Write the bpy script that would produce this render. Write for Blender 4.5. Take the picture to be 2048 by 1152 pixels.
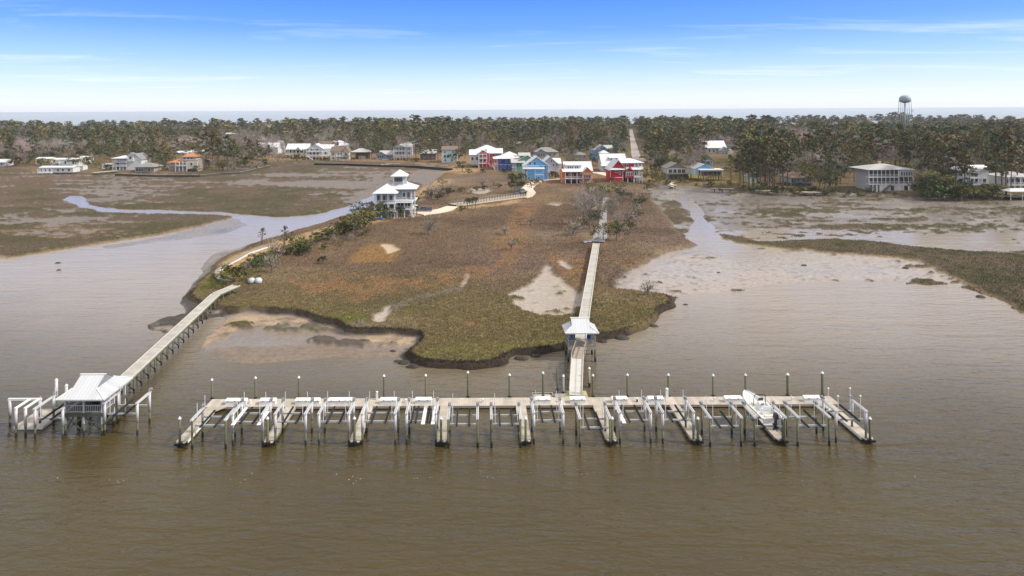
import bpy, math, random
import numpy as np
from mathutils import Vector, Matrix
random.seed(7)
R = math.radians
for _o in list(bpy.data.objects): bpy.data.objects.remove(_o)
scene = bpy.context.scene
col = scene.collection

# ------------------------------------------------------------------ camera
F = 1365.0; XC = 960.0; YC = 219.0; CZ = 37.6; ROLL = 0.005
cam = bpy.data.cameras.new("camera")
cam.sensor_width = 36.0; cam.lens = F/2048*36.0
cam.shift_x = (1024-XC)/2048; cam.shift_y = -(576-YC)/2048
cam.clip_start = 0.5; cam.clip_end = 90000
cam_o = bpy.data.objects.new("camera", cam); col.objects.link(cam_o)
cam_o.location = (0, 0, CZ); cam_o.rotation_euler = (R(90), ROLL, 0)
scene.camera = cam_o

# ------------------------------------------------------------------ sky, sun, exposure
SUN_EL = 42.0; SUN_AZ = 102.0            # azimuth clockwise from the view direction (+Y)
world = bpy.data.worlds.new("World"); scene.world = world
world.use_nodes = True
nt = world.node_tree; nt.nodes.clear()
def wn(t, **k):
    n = nt.nodes.new(t)
    for a, b in k.items(): setattr(n, a, b)
    return n
w_out = wn('ShaderNodeOutputWorld'); w_bg = wn('ShaderNodeBackground')
sky = wn('ShaderNodeTexSky', sky_type='NISHITA', sun_disc=False, sun_elevation=R(SUN_EL), sun_rotation=R(SUN_AZ),
         altitude=40, air_density=1.0, dust_density=0.6, ozone_density=2.2)
w_bg.inputs['Strength'].default_value = 0.115
tc = wn('ShaderNodeTexCoord'); sep = wn('ShaderNodeSeparateXYZ')
nt.links.new(tc.outputs['Generated'], sep.inputs[0])
# low down the sky is pale, deepens to blue by ten degrees, and a thin high overcast covers the part above the frame
ramp = wn('ShaderNodeValToRGB'); nt.links.new(sep.outputs['Z'], ramp.inputs[0])
cr = ramp.color_ramp
SK = [(0.0, (232, 232, 238)), (0.012, (226, 233, 243)), (0.04, (196, 219, 249)), (0.075, (148, 191, 250)), (0.115, (92, 153, 245)), (0.165, (58, 128, 240)), (0.20, (190, 205, 225)), (0.30, (226, 224, 222)), (0.7, (236, 232, 226))]
cr.elements[0].position = 0; cr.elements[1].position = 0.7
while len(cr.elements) < len(SK): cr.elements.new(0.3)
for i_, (p_, c_) in enumerate(SK):
    cr.elements[i_].position = p_
for i_, (p_, c_) in enumerate(SK):
    l_ = [((v/255+.055)/1.055)**2.4 for v in c_]; cr.elements[i_].color = (*l_, 1)
gain = wn('ShaderNodeVectorMath', operation='SCALE'); gain.inputs['Scale'].default_value = 7.3
nt.links.new(ramp.outputs[0], gain.inputs[0])
mul = wn('ShaderNodeMixRGB'); mul.inputs[0].default_value = 0.85
nt.links.new(sky.outputs[0], mul.inputs[1]); nt.links.new(gain.outputs[0], mul.inputs[2])
# thin cirrus: a noise laid on a flat layer high above, streaked sideways
zc = wn('ShaderNodeMath', operation='ADD'); nt.links.new(sep.outputs['Z'], zc.inputs[0]); zc.inputs[1].default_value = 0.03
dx = wn('ShaderNodeMath', operation='DIVIDE'); dy = wn('ShaderNodeMath', operation='DIVIDE')
nt.links.new(sep.outputs['X'], dx.inputs[0]); nt.links.new(zc.outputs[0], dx.inputs[1])
nt.links.new(sep.outputs['Y'], dy.inputs[0]); nt.links.new(zc.outputs[0], dy.inputs[1])
cmb = wn('ShaderNodeCombineXYZ'); nt.links.new(dx.outputs[0], cmb.inputs[0]); nt.links.new(dy.outputs[0], cmb.inputs[1])
mp = wn('ShaderNodeMapping'); mp.inputs['Scale'].default_value = (0.16, 0.42, 1); mp.inputs['Rotation'].default_value = (0, 0, R(6))
mp.inputs['Location'].default_value = (1.75, 0.32, 0)
nt.links.new(cmb.outputs[0], mp.inputs[0])
cn = wn('ShaderNodeTexNoise'); cn.inputs['Scale'].default_value = 1.5; cn.inputs['Detail'].default_value = 9; cn.inputs['Roughness'].default_value = 0.62; cn.inputs['Distortion'].default_value = 0.8
nt.links.new(mp.outputs[0], cn.inputs[0])
cr2 = wn('ShaderNodeValToRGB'); nt.links.new(cn.outputs[0], cr2.inputs[0])
cr2.color_ramp.elements[0].position = 0.54; cr2.color_ramp.elements[0].color = (0, 0, 0, 1)
cr2.color_ramp.elements[1].position = 0.78; cr2.color_ramp.elements[1].color = (0.5, 0.5, 0.5, 1)
cr3 = wn('ShaderNodeValToRGB'); nt.links.new(sep.outputs['Z'], cr3.inputs[0])
cr3.color_ramp.elements[0].position = 0.005; cr3.color_ramp.elements[0].color = (0, 0, 0, 1)
cr3.color_ramp.elements[1].position = 0.18; cr3.color_ramp.elements[1].color = (0.15, 0.15, 0.15, 1)
e = cr3.color_ramp.elements.new(0.035); e.color = (1, 1, 1, 1)
e = cr3.color_ramp.elements.new(0.10); e.color = (0.9, 0.9, 0.9, 1)
cm = wn('ShaderNodeMath', operation='MULTIPLY'); nt.links.new(cr2.outputs[0], cm.inputs[0]); nt.links.new(cr3.outputs[0], cm.inputs[1])
cmix = wn('ShaderNodeMixRGB'); nt.links.new(cm.outputs[0], cmix.inputs[0]); nt.links.new(mul.outputs[0], cmix.inputs[1])
cmix.inputs[2].default_value = (7.2, 7.4, 8.0, 1)
nt.links.new(cmix.outputs[0], w_bg.inputs['Color']); nt.links.new(w_bg.outputs[0], w_out.inputs['Surface'])

sun = bpy.data.lights.new("sun", 'SUN'); sun.energy = 2.7; sun.angle = R(6); sun.color = (1.0, 0.94, 0.86)
sun_o = bpy.data.objects.new("sun", sun); col.objects.link(sun_o)
sv = Vector((math.sin(R(SUN_AZ))*math.cos(R(SUN_EL)), math.cos(R(SUN_AZ))*math.cos(R(SUN_EL)), math.sin(R(SUN_EL))))
sun_o.rotation_euler = sv.to_track_quat('Z', 'Y').to_euler(); sun_o.location = (60, 60, 120)
vs = scene.view_settings; vs.view_transform = 'Standard'; vs.look = 'None'; vs.gamma = 1; vs.exposure = 0.62
scene.render.engine = 'CYCLES'
scene.cycles.max_bounces = 5; scene.cycles.diffuse_bounces = 2; scene.cycles.glossy_bounces = 2
scene.cycles.transparent_max_bounces = 6; scene.cycles.volume_bounces = 1; scene.cycles.caustics_reflective = False

# ------------------------------------------------------------------ helpers: photograph pixel <-> ground
CR_, SR_ = math.cos(ROLL), math.sin(ROLL)
def W(px, py, z=0.0):
    """Where the sight line through a pixel of the 2048 px photograph meets height z."""
    u, v = px-XC, py-YC
    u0, v0 = u*CR_ - v*SR_, u*SR_ + v*CR_
    Y = F*(CZ-z)/v0
    return Vector((u0*Y/F, Y, z))
def height_at(px, py, Y):
    u, v = px-XC, py-YC
    return CZ - (u*SR_ + v*CR_)*Y/F
def XYtopx(X, Y, z):
    u0, v0 = F*X/Y, F*(CZ-z)/Y
    return XC + u0*CR_ + v0*SR_, YC - u0*SR_ + v0*CR_

def lin(r, g, b):
    f = lambda c: (c/255)/12.92 if c/255 <= 0.04045 else ((c/255+0.055)/1.055)**2.4
    return (f(r), f(g), f(b))

# ------------------------------------------------------------------ helpers: objects
def tag(o, label=None, cat=None, group=None, kind=None):
    if label: o['label'] = label
    if cat: o['category'] = cat
    if group: o['group'] = group
    if kind: o['kind'] = kind
    return o
def empty(name, loc, rz=0, label=None, cat=None, group=None):
    o = bpy.data.objects.new(name, None); o.location = loc; o.rotation_euler = (0, 0, rz); o.empty_display_size = 0.3
    col.objects.link(o)
    return tag(o, label, cat, group)
def copy_tree(o, parent=None):
    c = o.copy(); col.objects.link(c); c.parent = parent
    for ch in o.children: copy_tree(ch, c)
    return c

class MB:
    """collects shapes of one part, then links them as one mesh"""
    def __init__(s): s.v = []; s.f = []
    def add(s, vs, fs):
        n = len(s.v); s.v += [tuple(p) for p in vs]; s.f += [tuple(i+n for i in f) for f in fs]; return s
    def box(s, x0, x1, y0, y1, z0, z1):
        return s.add([(x0,y0,z0),(x1,y0,z0),(x1,y1,z0),(x0,y1,z0),(x0,y0,z1),(x1,y0,z1),(x1,y1,z1),(x0,y1,z1)],
              [(0,3,2,1),(4,5,6,7),(0,1,5,4),(1,2,6,5),(2,3,7,6),(3,0,4,7)])
    def bar(s, a, b, w, h=None, up=(0,0,1)):
        a, b = Vector(a), Vector(b); h = h or w; d = (b-a).normalized(); u = Vector(up)
        if abs(d.dot(u)) > 0.98: u = Vector((1,0,0))
        sx = d.cross(u).normalized()*w/2; uz = sx.cross(d).normalized()*h/2
        P = [a-sx-uz, a+sx-uz, a+sx+uz, a-sx+uz, b-sx-uz, b+sx-uz, b+sx+uz, b-sx+uz]
        return s.add(P, [(0,1,2,3),(7,6,5,4),(0,4,5,1),(1,5,6,2),(2,6,7,3),(3,7,4,0)])
    def cyl(s, a, b, r0, r1=None, n=8, caps=True):
        a, b = Vector(a), Vector(b); r1 = r0 if r1 is None else r1; d = (b-a).normalized()
        u = Vector((1,0,0)) if abs(d.x) < 0.9 else Vector((0,1,0))
        x = d.cross(u).normalized(); y = d.cross(x)
        P = [a + (x*math.cos(2*math.pi*i/n) + y*math.sin(2*math.pi*i/n))*r0 for i in range(n)] + \
            [b + (x*math.cos(2*math.pi*i/n) + y*math.sin(2*math.pi*i/n))*r1 for i in range(n)]
        fs = [(i, i+n, (i+1) % n + n, (i+1) % n) for i in range(n)]
        if caps: fs += [tuple(range(n)), tuple(reversed(range(n, 2*n)))]
        return s.add(P, fs)
    def tube(s, pts, rs, n=6):
        for i in range(len(pts)-1): s.cyl(pts[i], pts[i+1], rs[i], rs[i+1], n, caps=(i in (0, len(pts)-2)))
        return s
    def lathe(s, prof, n=14, c=(0,0)):
        P = [(c[0]+r*math.cos(2*math.pi*i/n), c[1]+r*math.sin(2*math.pi*i/n), z) for r, z in prof for i in range(n)]
        fs = [(k*n+i, k*n+(i+1) % n, (k+1)*n+(i+1) % n, (k+1)*n+i) for k in range(len(prof)-1) for i in range(n)]
        fs += [tuple(reversed(range(n))), tuple(range((len(prof)-1)*n, len(prof)*n))]
        return s.add(P, fs)
    def prism(s, poly, z0, z1):
        n = len(poly); A = sum(poly[i][0]*poly[(i+1)%n][1]-poly[(i+1)%n][0]*poly[i][1] for i in range(n))
        if A < 0: poly = poly[::-1]
        return s.add([(x, y, z0) for x, y in poly] + [(x, y, z1) for x, y in poly],
              [tuple(reversed(range(n))), tuple(range(n, 2*n))] + [(i, (i+1) % n, (i+1) % n+n, i+n) for i in range(n)])
    def build(s, name, mat, parent=None, smooth=False):
        me = bpy.data.meshes.new(name); me.from_pydata(s.v, [], s.f); me.update()
        if mat: me.materials.append(mat)
        if smooth: me.polygons.foreach_set('use_smooth', [True]*len(me.polygons))
        o = bpy.data.objects.new(name, me); col.objects.link(o); o.parent = parent
        return o
def np_mesh(name, V, Fq, mat, parent=None, colors=None, smooth=False, wet=None):
    """mesh from numpy arrays; Fq is (n,3) or (n,4); colors per vertex (n,3)"""
    V = np.asarray(V, dtype=np.float32); Fq = np.asarray(Fq, dtype=np.int32)
    me = bpy.data.meshes.new(name); k = Fq.shape[1]
    me.vertices.add(len(V)); me.vertices.foreach_set('co', V.ravel())
    me.loops.add(Fq.size); me.loops.foreach_set('vertex_index', Fq.ravel())
    me.polygons.add(len(Fq)); me.polygons.foreach_set('loop_start', np.arange(0, Fq.size, k, dtype=np.int32))
    if smooth: me.polygons.foreach_set('use_smooth', np.ones(len(Fq), dtype=bool))
    me.update(calc_edges=True)
    if colors is not None:
        ca = me.color_attributes.new('cover', 'FLOAT_COLOR', 'POINT')
        c4 = np.ones((len(V), 4), dtype=np.float32); c4[:, :3] = colors
        if wet is not None: c4[:, 3] = wet
        ca.data.foreach_set('color', c4.ravel())
    me.materials.append(mat)
    o = bpy.data.objects.new(name, me); col.objects.link(o); o.parent = parent
    return o

# ------------------------------------------------------------------ helpers: materials
MATS = {}
def material(name, c, rough=0.7, metal=0.0, var=0.12, scale=2.0, spec=0.5, stripe=None, bump=0.0, stain=None):
    """procedural paint/wood/metal: noise varies the colour; stripe=(axis, period, darkness) draws board or seam lines;
    stain=(z, colour) is the tide mark: below that height the pile is wet and overgrown"""
    if name in MATS: return MATS[name]
    m = bpy.data.materials.new(name); m.use_nodes = True; t = m.node_tree; b = t.nodes['Principled BSDF']
    b.inputs['Roughness'].default_value = rough; b.inputs['Metallic'].default_value = metal
    b.inputs['Specular IOR Level'].default_value = spec
    tcn = t.nodes.new('ShaderNodeTexCoord'); nz = t.nodes.new('ShaderNodeTexNoise')
    nz.inputs['Scale'].default_value = scale; nz.inputs['Detail'].default_value = 5
    t.links.new(tcn.outputs['Object'], nz.inputs[0])
    oi = t.nodes.new('ShaderNodeObjectInfo')
    ad = t.nodes.new('ShaderNodeMath'); ad.operation = 'MULTIPLY_ADD'; ad.inputs[1].default_value = 0.5; ad.inputs[2].default_value = 0
    t.links.new(oi.outputs['Random'], ad.inputs[0])
    ad2 = t.nodes.new('ShaderNodeMath'); ad2.operation = 'ADD'; t.links.new(nz.outputs[0], ad2.inputs[0]); t.links.new(ad.outputs[0], ad2.inputs[1])
    mr = t.nodes.new('ShaderNodeMapRange'); mr.inputs[1].default_value = 0.3; mr.inputs[2].default_value = 1.2
    mr.inputs[3].default_value = 1-var; mr.inputs[4].default_value = 1+var
    t.links.new(ad2.outputs[0], mr.inputs[0])
    mx = t.nodes.new('ShaderNodeVectorMath'); mx.operation = 'SCALE'; mx.inputs[0].default_value = c
    t.links.new(mr.outputs[0], mx.inputs['Scale']); last = mx.outputs[0]
    if stripe:
        ax, per, dk = stripe
        sp = t.nodes.new('ShaderNodeSeparateXYZ'); t.links.new(tcn.outputs['Object'], sp.inputs[0])
        md = t.nodes.new('ShaderNodeMath'); md.operation = 'PINGPONG'; md.inputs[1].default_value = per/2
        t.links.new(sp.outputs[ax], md.inputs[0])
        ss = t.nodes.new('ShaderNodeMapRange'); ss.inputs[1].default_value = 0; ss.inputs[2].default_value = per*0.12
        ss.inputs[3].default_value = 1-dk; ss.inputs[4].default_value = 1
        t.links.new(md.outputs[0], ss.inputs[0])
        m2 = t.nodes.new('ShaderNodeVectorMath'); m2.operation = 'SCALE'; t.links.new(last, m2.inputs[0]); t.links.new(ss.outputs[0], m2.inputs['Scale']); last = m2.outputs[0]
        # single boards age differently
        fl = t.nodes.new('ShaderNodeMath'); fl.operation = 'SNAP'; fl.inputs[1].default_value = per*2.0; t.links.new(sp.outputs[ax], fl.inputs[0])
        wn_ = t.nodes.new('ShaderNodeTexWhiteNoise'); wn_.noise_dimensions = '1D'; t.links.new(fl.outputs[0], wn_.inputs['W'])
        m4 = t.nodes.new('ShaderNodeMapRange'); m4.inputs[3].default_value = 1-dk*0.5; m4.inputs[4].default_value = 1+dk*0.3
        t.links.new(wn_.outputs['Value'], m4.inputs[0])
        m3 = t.nodes.new('ShaderNodeVectorMath'); m3.operation = 'SCALE'; t.links.new(last, m3.inputs[0]); t.links.new(m4.outputs[0], m3.inputs['Scale']); last = m3.outputs[0]
    if stain:
        zz, sc = stain
        g = t.nodes.new('ShaderNodeNewGeometry'); sp = t.nodes.new('ShaderNodeSeparateXYZ'); t.links.new(g.outputs['Position'], sp.inputs[0])
        aa = t.nodes.new('ShaderNodeMath'); aa.operation = 'MULTIPLY_ADD'; aa.inputs[1].default_value = 0.5; t.links.new(nz.outputs[0], aa.inputs[0]); t.links.new(sp.outputs[2], aa.inputs[2])
        ss = t.nodes.new('ShaderNodeMapRange'); ss.inputs[1].default_value = zz+0.2; ss.inputs[2].default_value = zz+0.35
        t.links.new(aa.outputs[0], ss.inputs[0])
        mm = t.nodes.new('ShaderNodeMixRGB'); t.links.new(ss.outputs[0], mm.inputs[0]); mm.inputs[1].default_value = (*sc, 1); t.links.new(last, mm.inputs[2]); last = mm.outputs[0]
    t.links.new(last, b.inputs['Base Color'])
    if bump:
        bp = t.nodes.new('ShaderNodeBump'); bp.inputs['Strength'].default_value = bump; bp.inputs['Distance'].default_value = 0.05
        t.links.new(nz.outputs[0], bp.inputs['Height']); t.links.new(bp.outputs[0], b.inputs['Normal'])
    MATS[name] = m
    return m
def cover_material(name, rough, spec, scales=((1.6, .35), (9.0, .3)), bump=0.3, bscale=5.0, wetness=False):
    """ground: the land cover attribute times fine world-space noise"""
    m = bpy.data.materials.new(name); m.use_nodes = True; t = m.node_tree; b = t.nodes['Principled BSDF']
    b.inputs['Roughness'].default_value = rough; b.inputs['Specular IOR Level'].default_value = spec
    at = t.nodes.new('ShaderNodeAttribute'); at.attribute_name = 'cover'
    g = t.nodes.new('ShaderNodeNewGeometry'); last = at.outputs['Color']
    for sc, amt in scales:
        nz = t.nodes.new('ShaderNodeTexNoise'); nz.inputs['Scale'].default_value = sc; nz.inputs['Detail'].default_value = 4; nz.inputs['Roughness'].default_value = 0.7
        t.links.new(g.outputs['Position'], nz.inputs[0])
        mr = t.nodes.new('ShaderNodeMapRange'); mr.inputs[1].default_value = 0.3; mr.inputs[2].default_value = 0.7; mr.inputs[3].default_value = 1-amt; mr.inputs[4].default_value = 1+amt
        t.links.new(nz.outputs[0], mr.inputs[0])
        s_ = t.nodes.new('ShaderNodeVectorMath'); s_.operation = 'SCALE'; t.links.new(last, s_.inputs[0]); t.links.new(mr.outputs[0], s_.inputs['Scale']); last = s_.outputs[0]
    t.links.new(last, b.inputs['Base Color'])
    if wetness:
        mr = t.nodes.new('ShaderNodeMapRange'); mr.inputs[3].default_value = 0.75; mr.inputs[4].default_value = 0.16
        t.links.new(at.outputs['Alpha'], mr.inputs[0]); t.links.new(mr.outputs[0], b.inputs['Roughness'])
    nz = t.nodes.new('ShaderNodeTexNoise'); nz.inputs['Scale'].default_value = bscale; nz.inputs['Detail'].default_value = 6; t.links.new(g.outputs['Position'], nz.inputs[0])
    bp = t.nodes.new('ShaderNodeBump'); bp.inputs['Strength'].default_value = bump; bp.inputs['Distance'].default_value = 0.25
    t.links.new(nz.outputs[0], bp.inputs['Height']); t.links.new(bp.outputs[0], b.inputs['Normal'])
    return m

# ------------------------------------------------------------------ numpy noise
_rng = np.random.RandomState(11)
_T = [_rng.rand(256, 256).astype(np.float32) for _ in range(12)]
def vnoise(x, y, seed=0):
    xi = np.floor(x).astype(np.int64); yi = np.floor(y).astype(np.int64)
    fx = (x-xi); fy = (y-yi); fx = fx*fx*(3-2*fx); fy = fy*fy*(3-2*fy); T = _T[seed % 12]
    a = T[xi & 255, yi & 255]; b = T[(xi+1) & 255, yi & 255]; c = T[xi & 255, (yi+1) & 255]; d = T[(xi+1) & 255, (yi+1) & 255]
    return (a*(1-fx)+b*fx)*(1-fy) + (c*(1-fx)+d*fx)*fy
def fbm(x, y, size, oct=4, seed=0):
    o = 0; a = 1; tot = 0; k = 1.0/size
    for i in range(oct):
        o = o + a*vnoise(x*k+13.7*i+seed*3.1, y*k+7.3*i+seed*5.7, seed+i); tot += a; a *= 0.55; k *= 2.03
    return o/tot
def inpoly(px, py, poly):
    c = np.zeros(px.shape, dtype=bool); n = len(poly); j = n-1
    for i in range(n):
        xi, yi = poly[i]; xj, yj = poly[j]
        if yi != yj:
            k = (yi > py) != (yj > py)
            c ^= k & (px < (xj-xi)*(py-yi)/(yj-yi)+xi)
        j = i
    return c
def blur(m, ry, rx, times=2):
    m = m.astype(np.float32)
    for _ in range(times):
        for ax, r in ((0, ry), (1, rx)):
            if r < 1: continue
            p = np.concatenate([np.repeat(np.take(m, [0], ax), r+1, ax), m, np.repeat(np.take(m, [-1], ax), r, ax)], ax)
            cs = np.cumsum(p, ax, dtype=np.float64); n = m.shape[ax]
            m = ((np.take(cs, np.arange(2*r+1, 2*r+1+n), ax) - np.take(cs, np.arange(0, n), ax))/(2*r+1)).astype(np.float32)
    return m
def sstep(a, b, x):
    t = np.clip((x-a)/(b-a), 0, 1); return t*t*(3-2*t)
# ================================================================== TERRAIN
LAND = [(-900,222),(-900,340),(0,342),(80,352),(190,354),(320,354),(420,350),(530,332),(640,326),(760,330),(900,336),(885,350),(872,362),(850,374),(800,388),(765,392),(752,408),(700,432),(640,449),(600,461),(560,475),(500,492),(455,515),(420,545),(385,575),(372,600),(400,615),(440,622),(455,632),(520,628),(580,630),(640,645),(690,668),(780,668),(838,674),(832,690),(812,708),(840,728),(880,738),(940,745),(1000,740),(1020,718),(1060,712),(1120,698),(1195,684),(1240,670),(1290,654),(1322,633),(1344,610),(1348,600),(1335,590),(1290,585),(1245,572),(1243,560),(1270,545),(1325,515),(1345,506),(1405,498),(1400,485),(1370,475),(1350,450),(1330,415),(1312,395),(1305,382),(1330,374),(1400,384),(1500,395),(1700,392),(1850,405),(2048,410),(3000,430),(3000,222)]
LMARSH = [(-900,330),(0,332),(80,346),(190,348),(320,348),(420,344),(530,326),(640,320),(760,324),(900,330),(885,350),(868,362),(850,372),(800,385),(760,385),(745,400),(700,416),(640,428),(600,434),(560,436),(500,435),(470,432),(430,446),(380,458),(330,468),(260,478),(200,488),(100,504),(0,521),(-200,550),(-900,660)]
RMUD = [(1290,380),(1330,366),(1400,376),(1500,388),(1700,386),(1850,398),(2048,404),(3000,424),(3000,860),(2048,630),(1990,602),(1950,585),(1900,574),(1840,572),(1750,567),(1650,567),(1560,574),(1480,588),(1400,596),(1335,598),(1290,592),(1235,580),(1235,560),(1270,540),(1325,508),(1400,490),(1360,475),(1340,450),(1320,415),(1300,395)]
RISLE = [(1590,487),(1640,492),(1690,481),(1730,480),(1790,488),(1830,496),(1900,503),(2048,515),(3000,600),(3000,860),(2048,624),(2000,601),(1950,579),(1905,560),(1870,540),(1830,525),(1780,517),(1700,512),(1640,508),(1600,500)]
RISLE2 = [(1440,468),(1480,474),(1530,486),(1580,482),(1690,478),(1690,492),(1620,500),(1600,507),(1560,499),(1500,491),(1450,478)]
LCREEK = [(128,400),(140,392),(160,394),(172,407),(205,417),(330,421),(440,425),(500,431),(548,436),(640,430),(700,412),(745,396),(756,392),(758,402),(700,431),(600,461),(540,464),(470,434),(440,430),(330,427),(200,424),(160,414)]
RCREEK = [(1340,388),(1352,386),(1375,396),(1400,418),(1410,440),(1418,455),(1428,476),(1455,488),(1492,505),(1510,518),(1495,522),(1465,510),(1430,498),(1395,486),(1378,474),(1388,455),(1390,430),(1372,412),(1350,400)]
BEACH = [(385,700),(410,665),(445,636),(470,624),(520,622),(580,626),(640,642),(700,664),(842,670),(842,690),(816,712),(740,702),(660,697),(560,692),(480,694),(430,702)]
SPIT = [(296,652),(330,636),(368,628),(366,604),(372,585),(410,560),(455,545),(455,632),(410,640),(380,657),(330,670),(300,664)]
LBANKMUD = [(405,520),(440,502),(480,494),(520,482),(560,468),(620,450),(700,425),(712,434),(640,455),(560,480),(500,500),(455,525),(420,555),(385,585),(372,612),(368,640),(358,612),(372,578),(400,550)]
LLOWMUD = [(180,493),(330,470),(470,433),(500,437),(510,446),(495,458),(450,470),(380,480),(300,490),(220,500)]
PAN = [(1020,586),(1045,573),(1066,565),(1080,546),(1088,528),(1098,535),(1096,548),(1112,556),(1130,570),(1150,584),(1166,600),(1160,615),(1145,630),(1080,632),(1050,622),(1035,605)]
PAN2 = [(1112,522),(1128,522),(1142,536),(1126,539)]
PAN3 = [(735,628),(762,620),(775,610),(790,607),(770,622),(765,640),(748,642)]
PAN4 = [(757,489),(775,488),(802,497),(775,507),(770,500)]
PAN5 = [(925,574),(934,560),(940,547),(944,549),(938,565),(930,576)]
PAN6 = [(1150,600),(1165,570),(1175,566),(1172,610),(1160,620)]
POND = [(938,383),(945,377),(962,374),(980,377),(984,383),(965,388)]
POND2 = [(1098,409),(1108,404),(1126,406),(1122,411)]
SANDY = [(436,566),(432,553),(450,535),(500,507),(560,489),(640,466),(720,446),(780,441),(850,430),(930,420),(1000,412),(1045,403),(1045,410),(950,424),(900,430),(850,437),(780,448),(720,462),(640,487),(560,507),(500,533),(472,560),(478,574),(455,580)]
DUNE = [(830,392),(845,375),(868,366),(905,362),(900,372),(880,380),(850,395),(838,410)]
DUNE2 = [(880,345),(905,335),(930,338),(960,346),(930,352),(905,350)]
BANKGRASS = [(395,578),(412,565),(440,553),(445,580),(425,592),(402,590)]

pxs = np.concatenate([np.arange(-700, -20, 14.0), np.arange(-20, 2070, 2.2), np.arange(2070, 2760, 14.0)])
v0s = np.concatenate([np.arange(27, 60, 1.5), np.arange(60, 300, 1.0), np.arange(300, 545, 1.0)])
U0, V0 = np.meshgrid(pxs-XC, v0s)
GY = F*CZ/V0; GX = U0*GY/F
NR, NC = GX.shape
wx = (fbm(GX, GY, 9, 3, 1)-.5)*3.6 + (fbm(GX, GY, 2.2, 3, 2)-.5)*1.4
wy = (fbm(GX, GY, 9, 3, 3)-.5)*4.5 + (fbm(GX, GY, 2.2, 3, 4)-.5)*1.6
P0 = XYtopx(GX+wx, GY+wy, 0.0)            # photograph position of the warped point at water level
P1 = XYtopx(GX+wx*.8, GY+wy*.8, 1.0)      # and on top of the marsh
def M0(p): return inpoly(P0[0], P0[1], p)
def M1(p): return inpoly(P1[0], P1[1], p)
nA = fbm(GX, GY, 45, 4, 5); nB = fbm(GX, GY, 12, 4, 6); nC = fbm(GX, GY, 3.0, 4, 7); nD = fbm(GX, GY, 0.9, 3, 8)
nS = .50*fbm(GX*0.40, GY, 7.0, 5, 9)+.50*fbm(GX*.6, GY*1.2, 1.5, 4, 2)          # drawn out along the shore
land, lm, rm, isle = M0(LAND), M0(LMARSH), M0(RMUD), M0(RISLE) | M0(RISLE2)
# --- how muddy the two side marshes are
def ell(cx, cy, rx, ry): return np.exp(-(((P0[0]-cx)/rx)**2+((P0[1]-cy)/ry)**2))
mudL = 0.22 + .5*ell(230, 385, 130, 25) + .5*ell(110, 440, 150, 8) + .35*ell(100, 470, 110, 7) + .4*ell(280, 436, 70, 8) \
     + .75*ell(600, 352, 90, 4.5) + .85*ell(600, 366, 150, 4) + .7*ell(700, 372, 130, 5) + .6*ell(640, 390, 40, 4) + .8*ell(860, 350, 30, 22) \
     + .5*ell(760, 350, 110, 10) + .9*ell(735, 398, 45, 14) + .35*ell(270, 355, 90, 5) - .3*ell(420, 450, 160, 20) - .35*ell(470, 400, 110, 12) - .3*ell(100, 490, 200, 15)
mudR = 0.50 + .7*ell(1520, 540, 320, 42) + .5*ell(1950, 490, 230, 15) + .6*ell(1370, 390, 60, 14) + .35*ell(1600, 400, 200, 7) + .25*ell(2000, 470, 200, 10) \
     - .25*ell(1560, 428, 90, 8) - .2*ell(1800, 445, 120, 10) + .3*ell(1450, 460, 60, 25) - .45*ell(1350, 430, 25, 40) + .12*ell(1700, 440, 400, 40)
patch = np.clip((nS-.5)*2.9+.5, 0, 1)
grassL = lm & (patch > mudL*0.98) & ~M0(LCREEK)
grassR = rm & ((patch > mudR*0.98) | isle) & ~M0(RCREEK)
mudlow = M0([(395,700),(470,690),(560,690),(740,700),(842,700),(820,722),(740,716),(640,722),(540,735),(440,725)])
mudarea = (lm | rm | M0(BEACH) | M0(SPIT) | M0(LBANKMUD) | M0(LLOWMUD)) & ~M0(LCREEK) & ~M0(RCREEK)
pen = land & ~(lm & ~M0(DUNE)) & ~rm
pen &= ~(M0(BEACH) & ~M1([(640,645),(700,655),(760,662),(700,668)]))
pan = pen & (M1(PAN) | M1(PAN2) | M1(PAN3) | M1(PAN4) | M1(PAN5) | M1(PAN6) | M1(POND) | M1(POND2))
pan &= ~((nC > 0.66) & M1(PAN))
# strip of sedge tufts standing on the beach
tuftstrip = M0([(450,652),(500,648),(560,652),(640,652),(690,665),(640,668),(560,668),(500,664)]) & (nC > .42)
tuft2 = M0([(615,690),(640,680),(700,684),(760,692),(820,700),(812,708),(740,700),(660,697)]) & (nC > .45)
north = inpoly(P0[0], P0[1], [(-900,222),(-900,322),(0,326),(60,340),(190,345),(330,346),(430,342),(530,325),(640,318),(760,322),(900,328),(930,340),(990,350),(1060,372),(1120,368),(1220,372),(1300,368),(1400,374),(1500,384),(1700,384),(1850,396),(2048,400),(3000,415),(3000,222)])
upland = north | M0(SANDY) | M0([(690,440),(750,425),(820,418),(930,412),(1045,398),(1075,362),(1000,372),(960,400),(860,425)]) | M0(DUNE) | inpoly(P1[0], P1[1], [(1150,480),(1190,400),(1205,372),(1240,372),(1250,420),(1240,480),(1215,500)])
penm = blur(pen, 2, 3); mudm = np.maximum(blur(mudarea & ~rm, 2, 3), blur(rm & ~M0(RCREEK), 6, 9)*sstep(430, 520, P0[1])); mudm = np.maximum(mudm, blur(mudarea & rm, 2, 3)*(1-sstep(430, 520, P0[1]))); gm = blur(grassL | grassR, 1, 1, 1); isl = blur(isle | (grassL & (mudL < .35)), 1, 2, 1)
upm = blur(upland, 5, 6); panm = blur(pan, 1, 2, 1); nom = blur(north, 7, 3)
GZ = -0.75 + 0*GX
GZ = GZ*(1-mudm) + mudm*(0.07 + .15*rm*sstep(610, 565, P0[1]) + .10*lm + (nB-.5)*.22 + (nC-.5)*.10)
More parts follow.
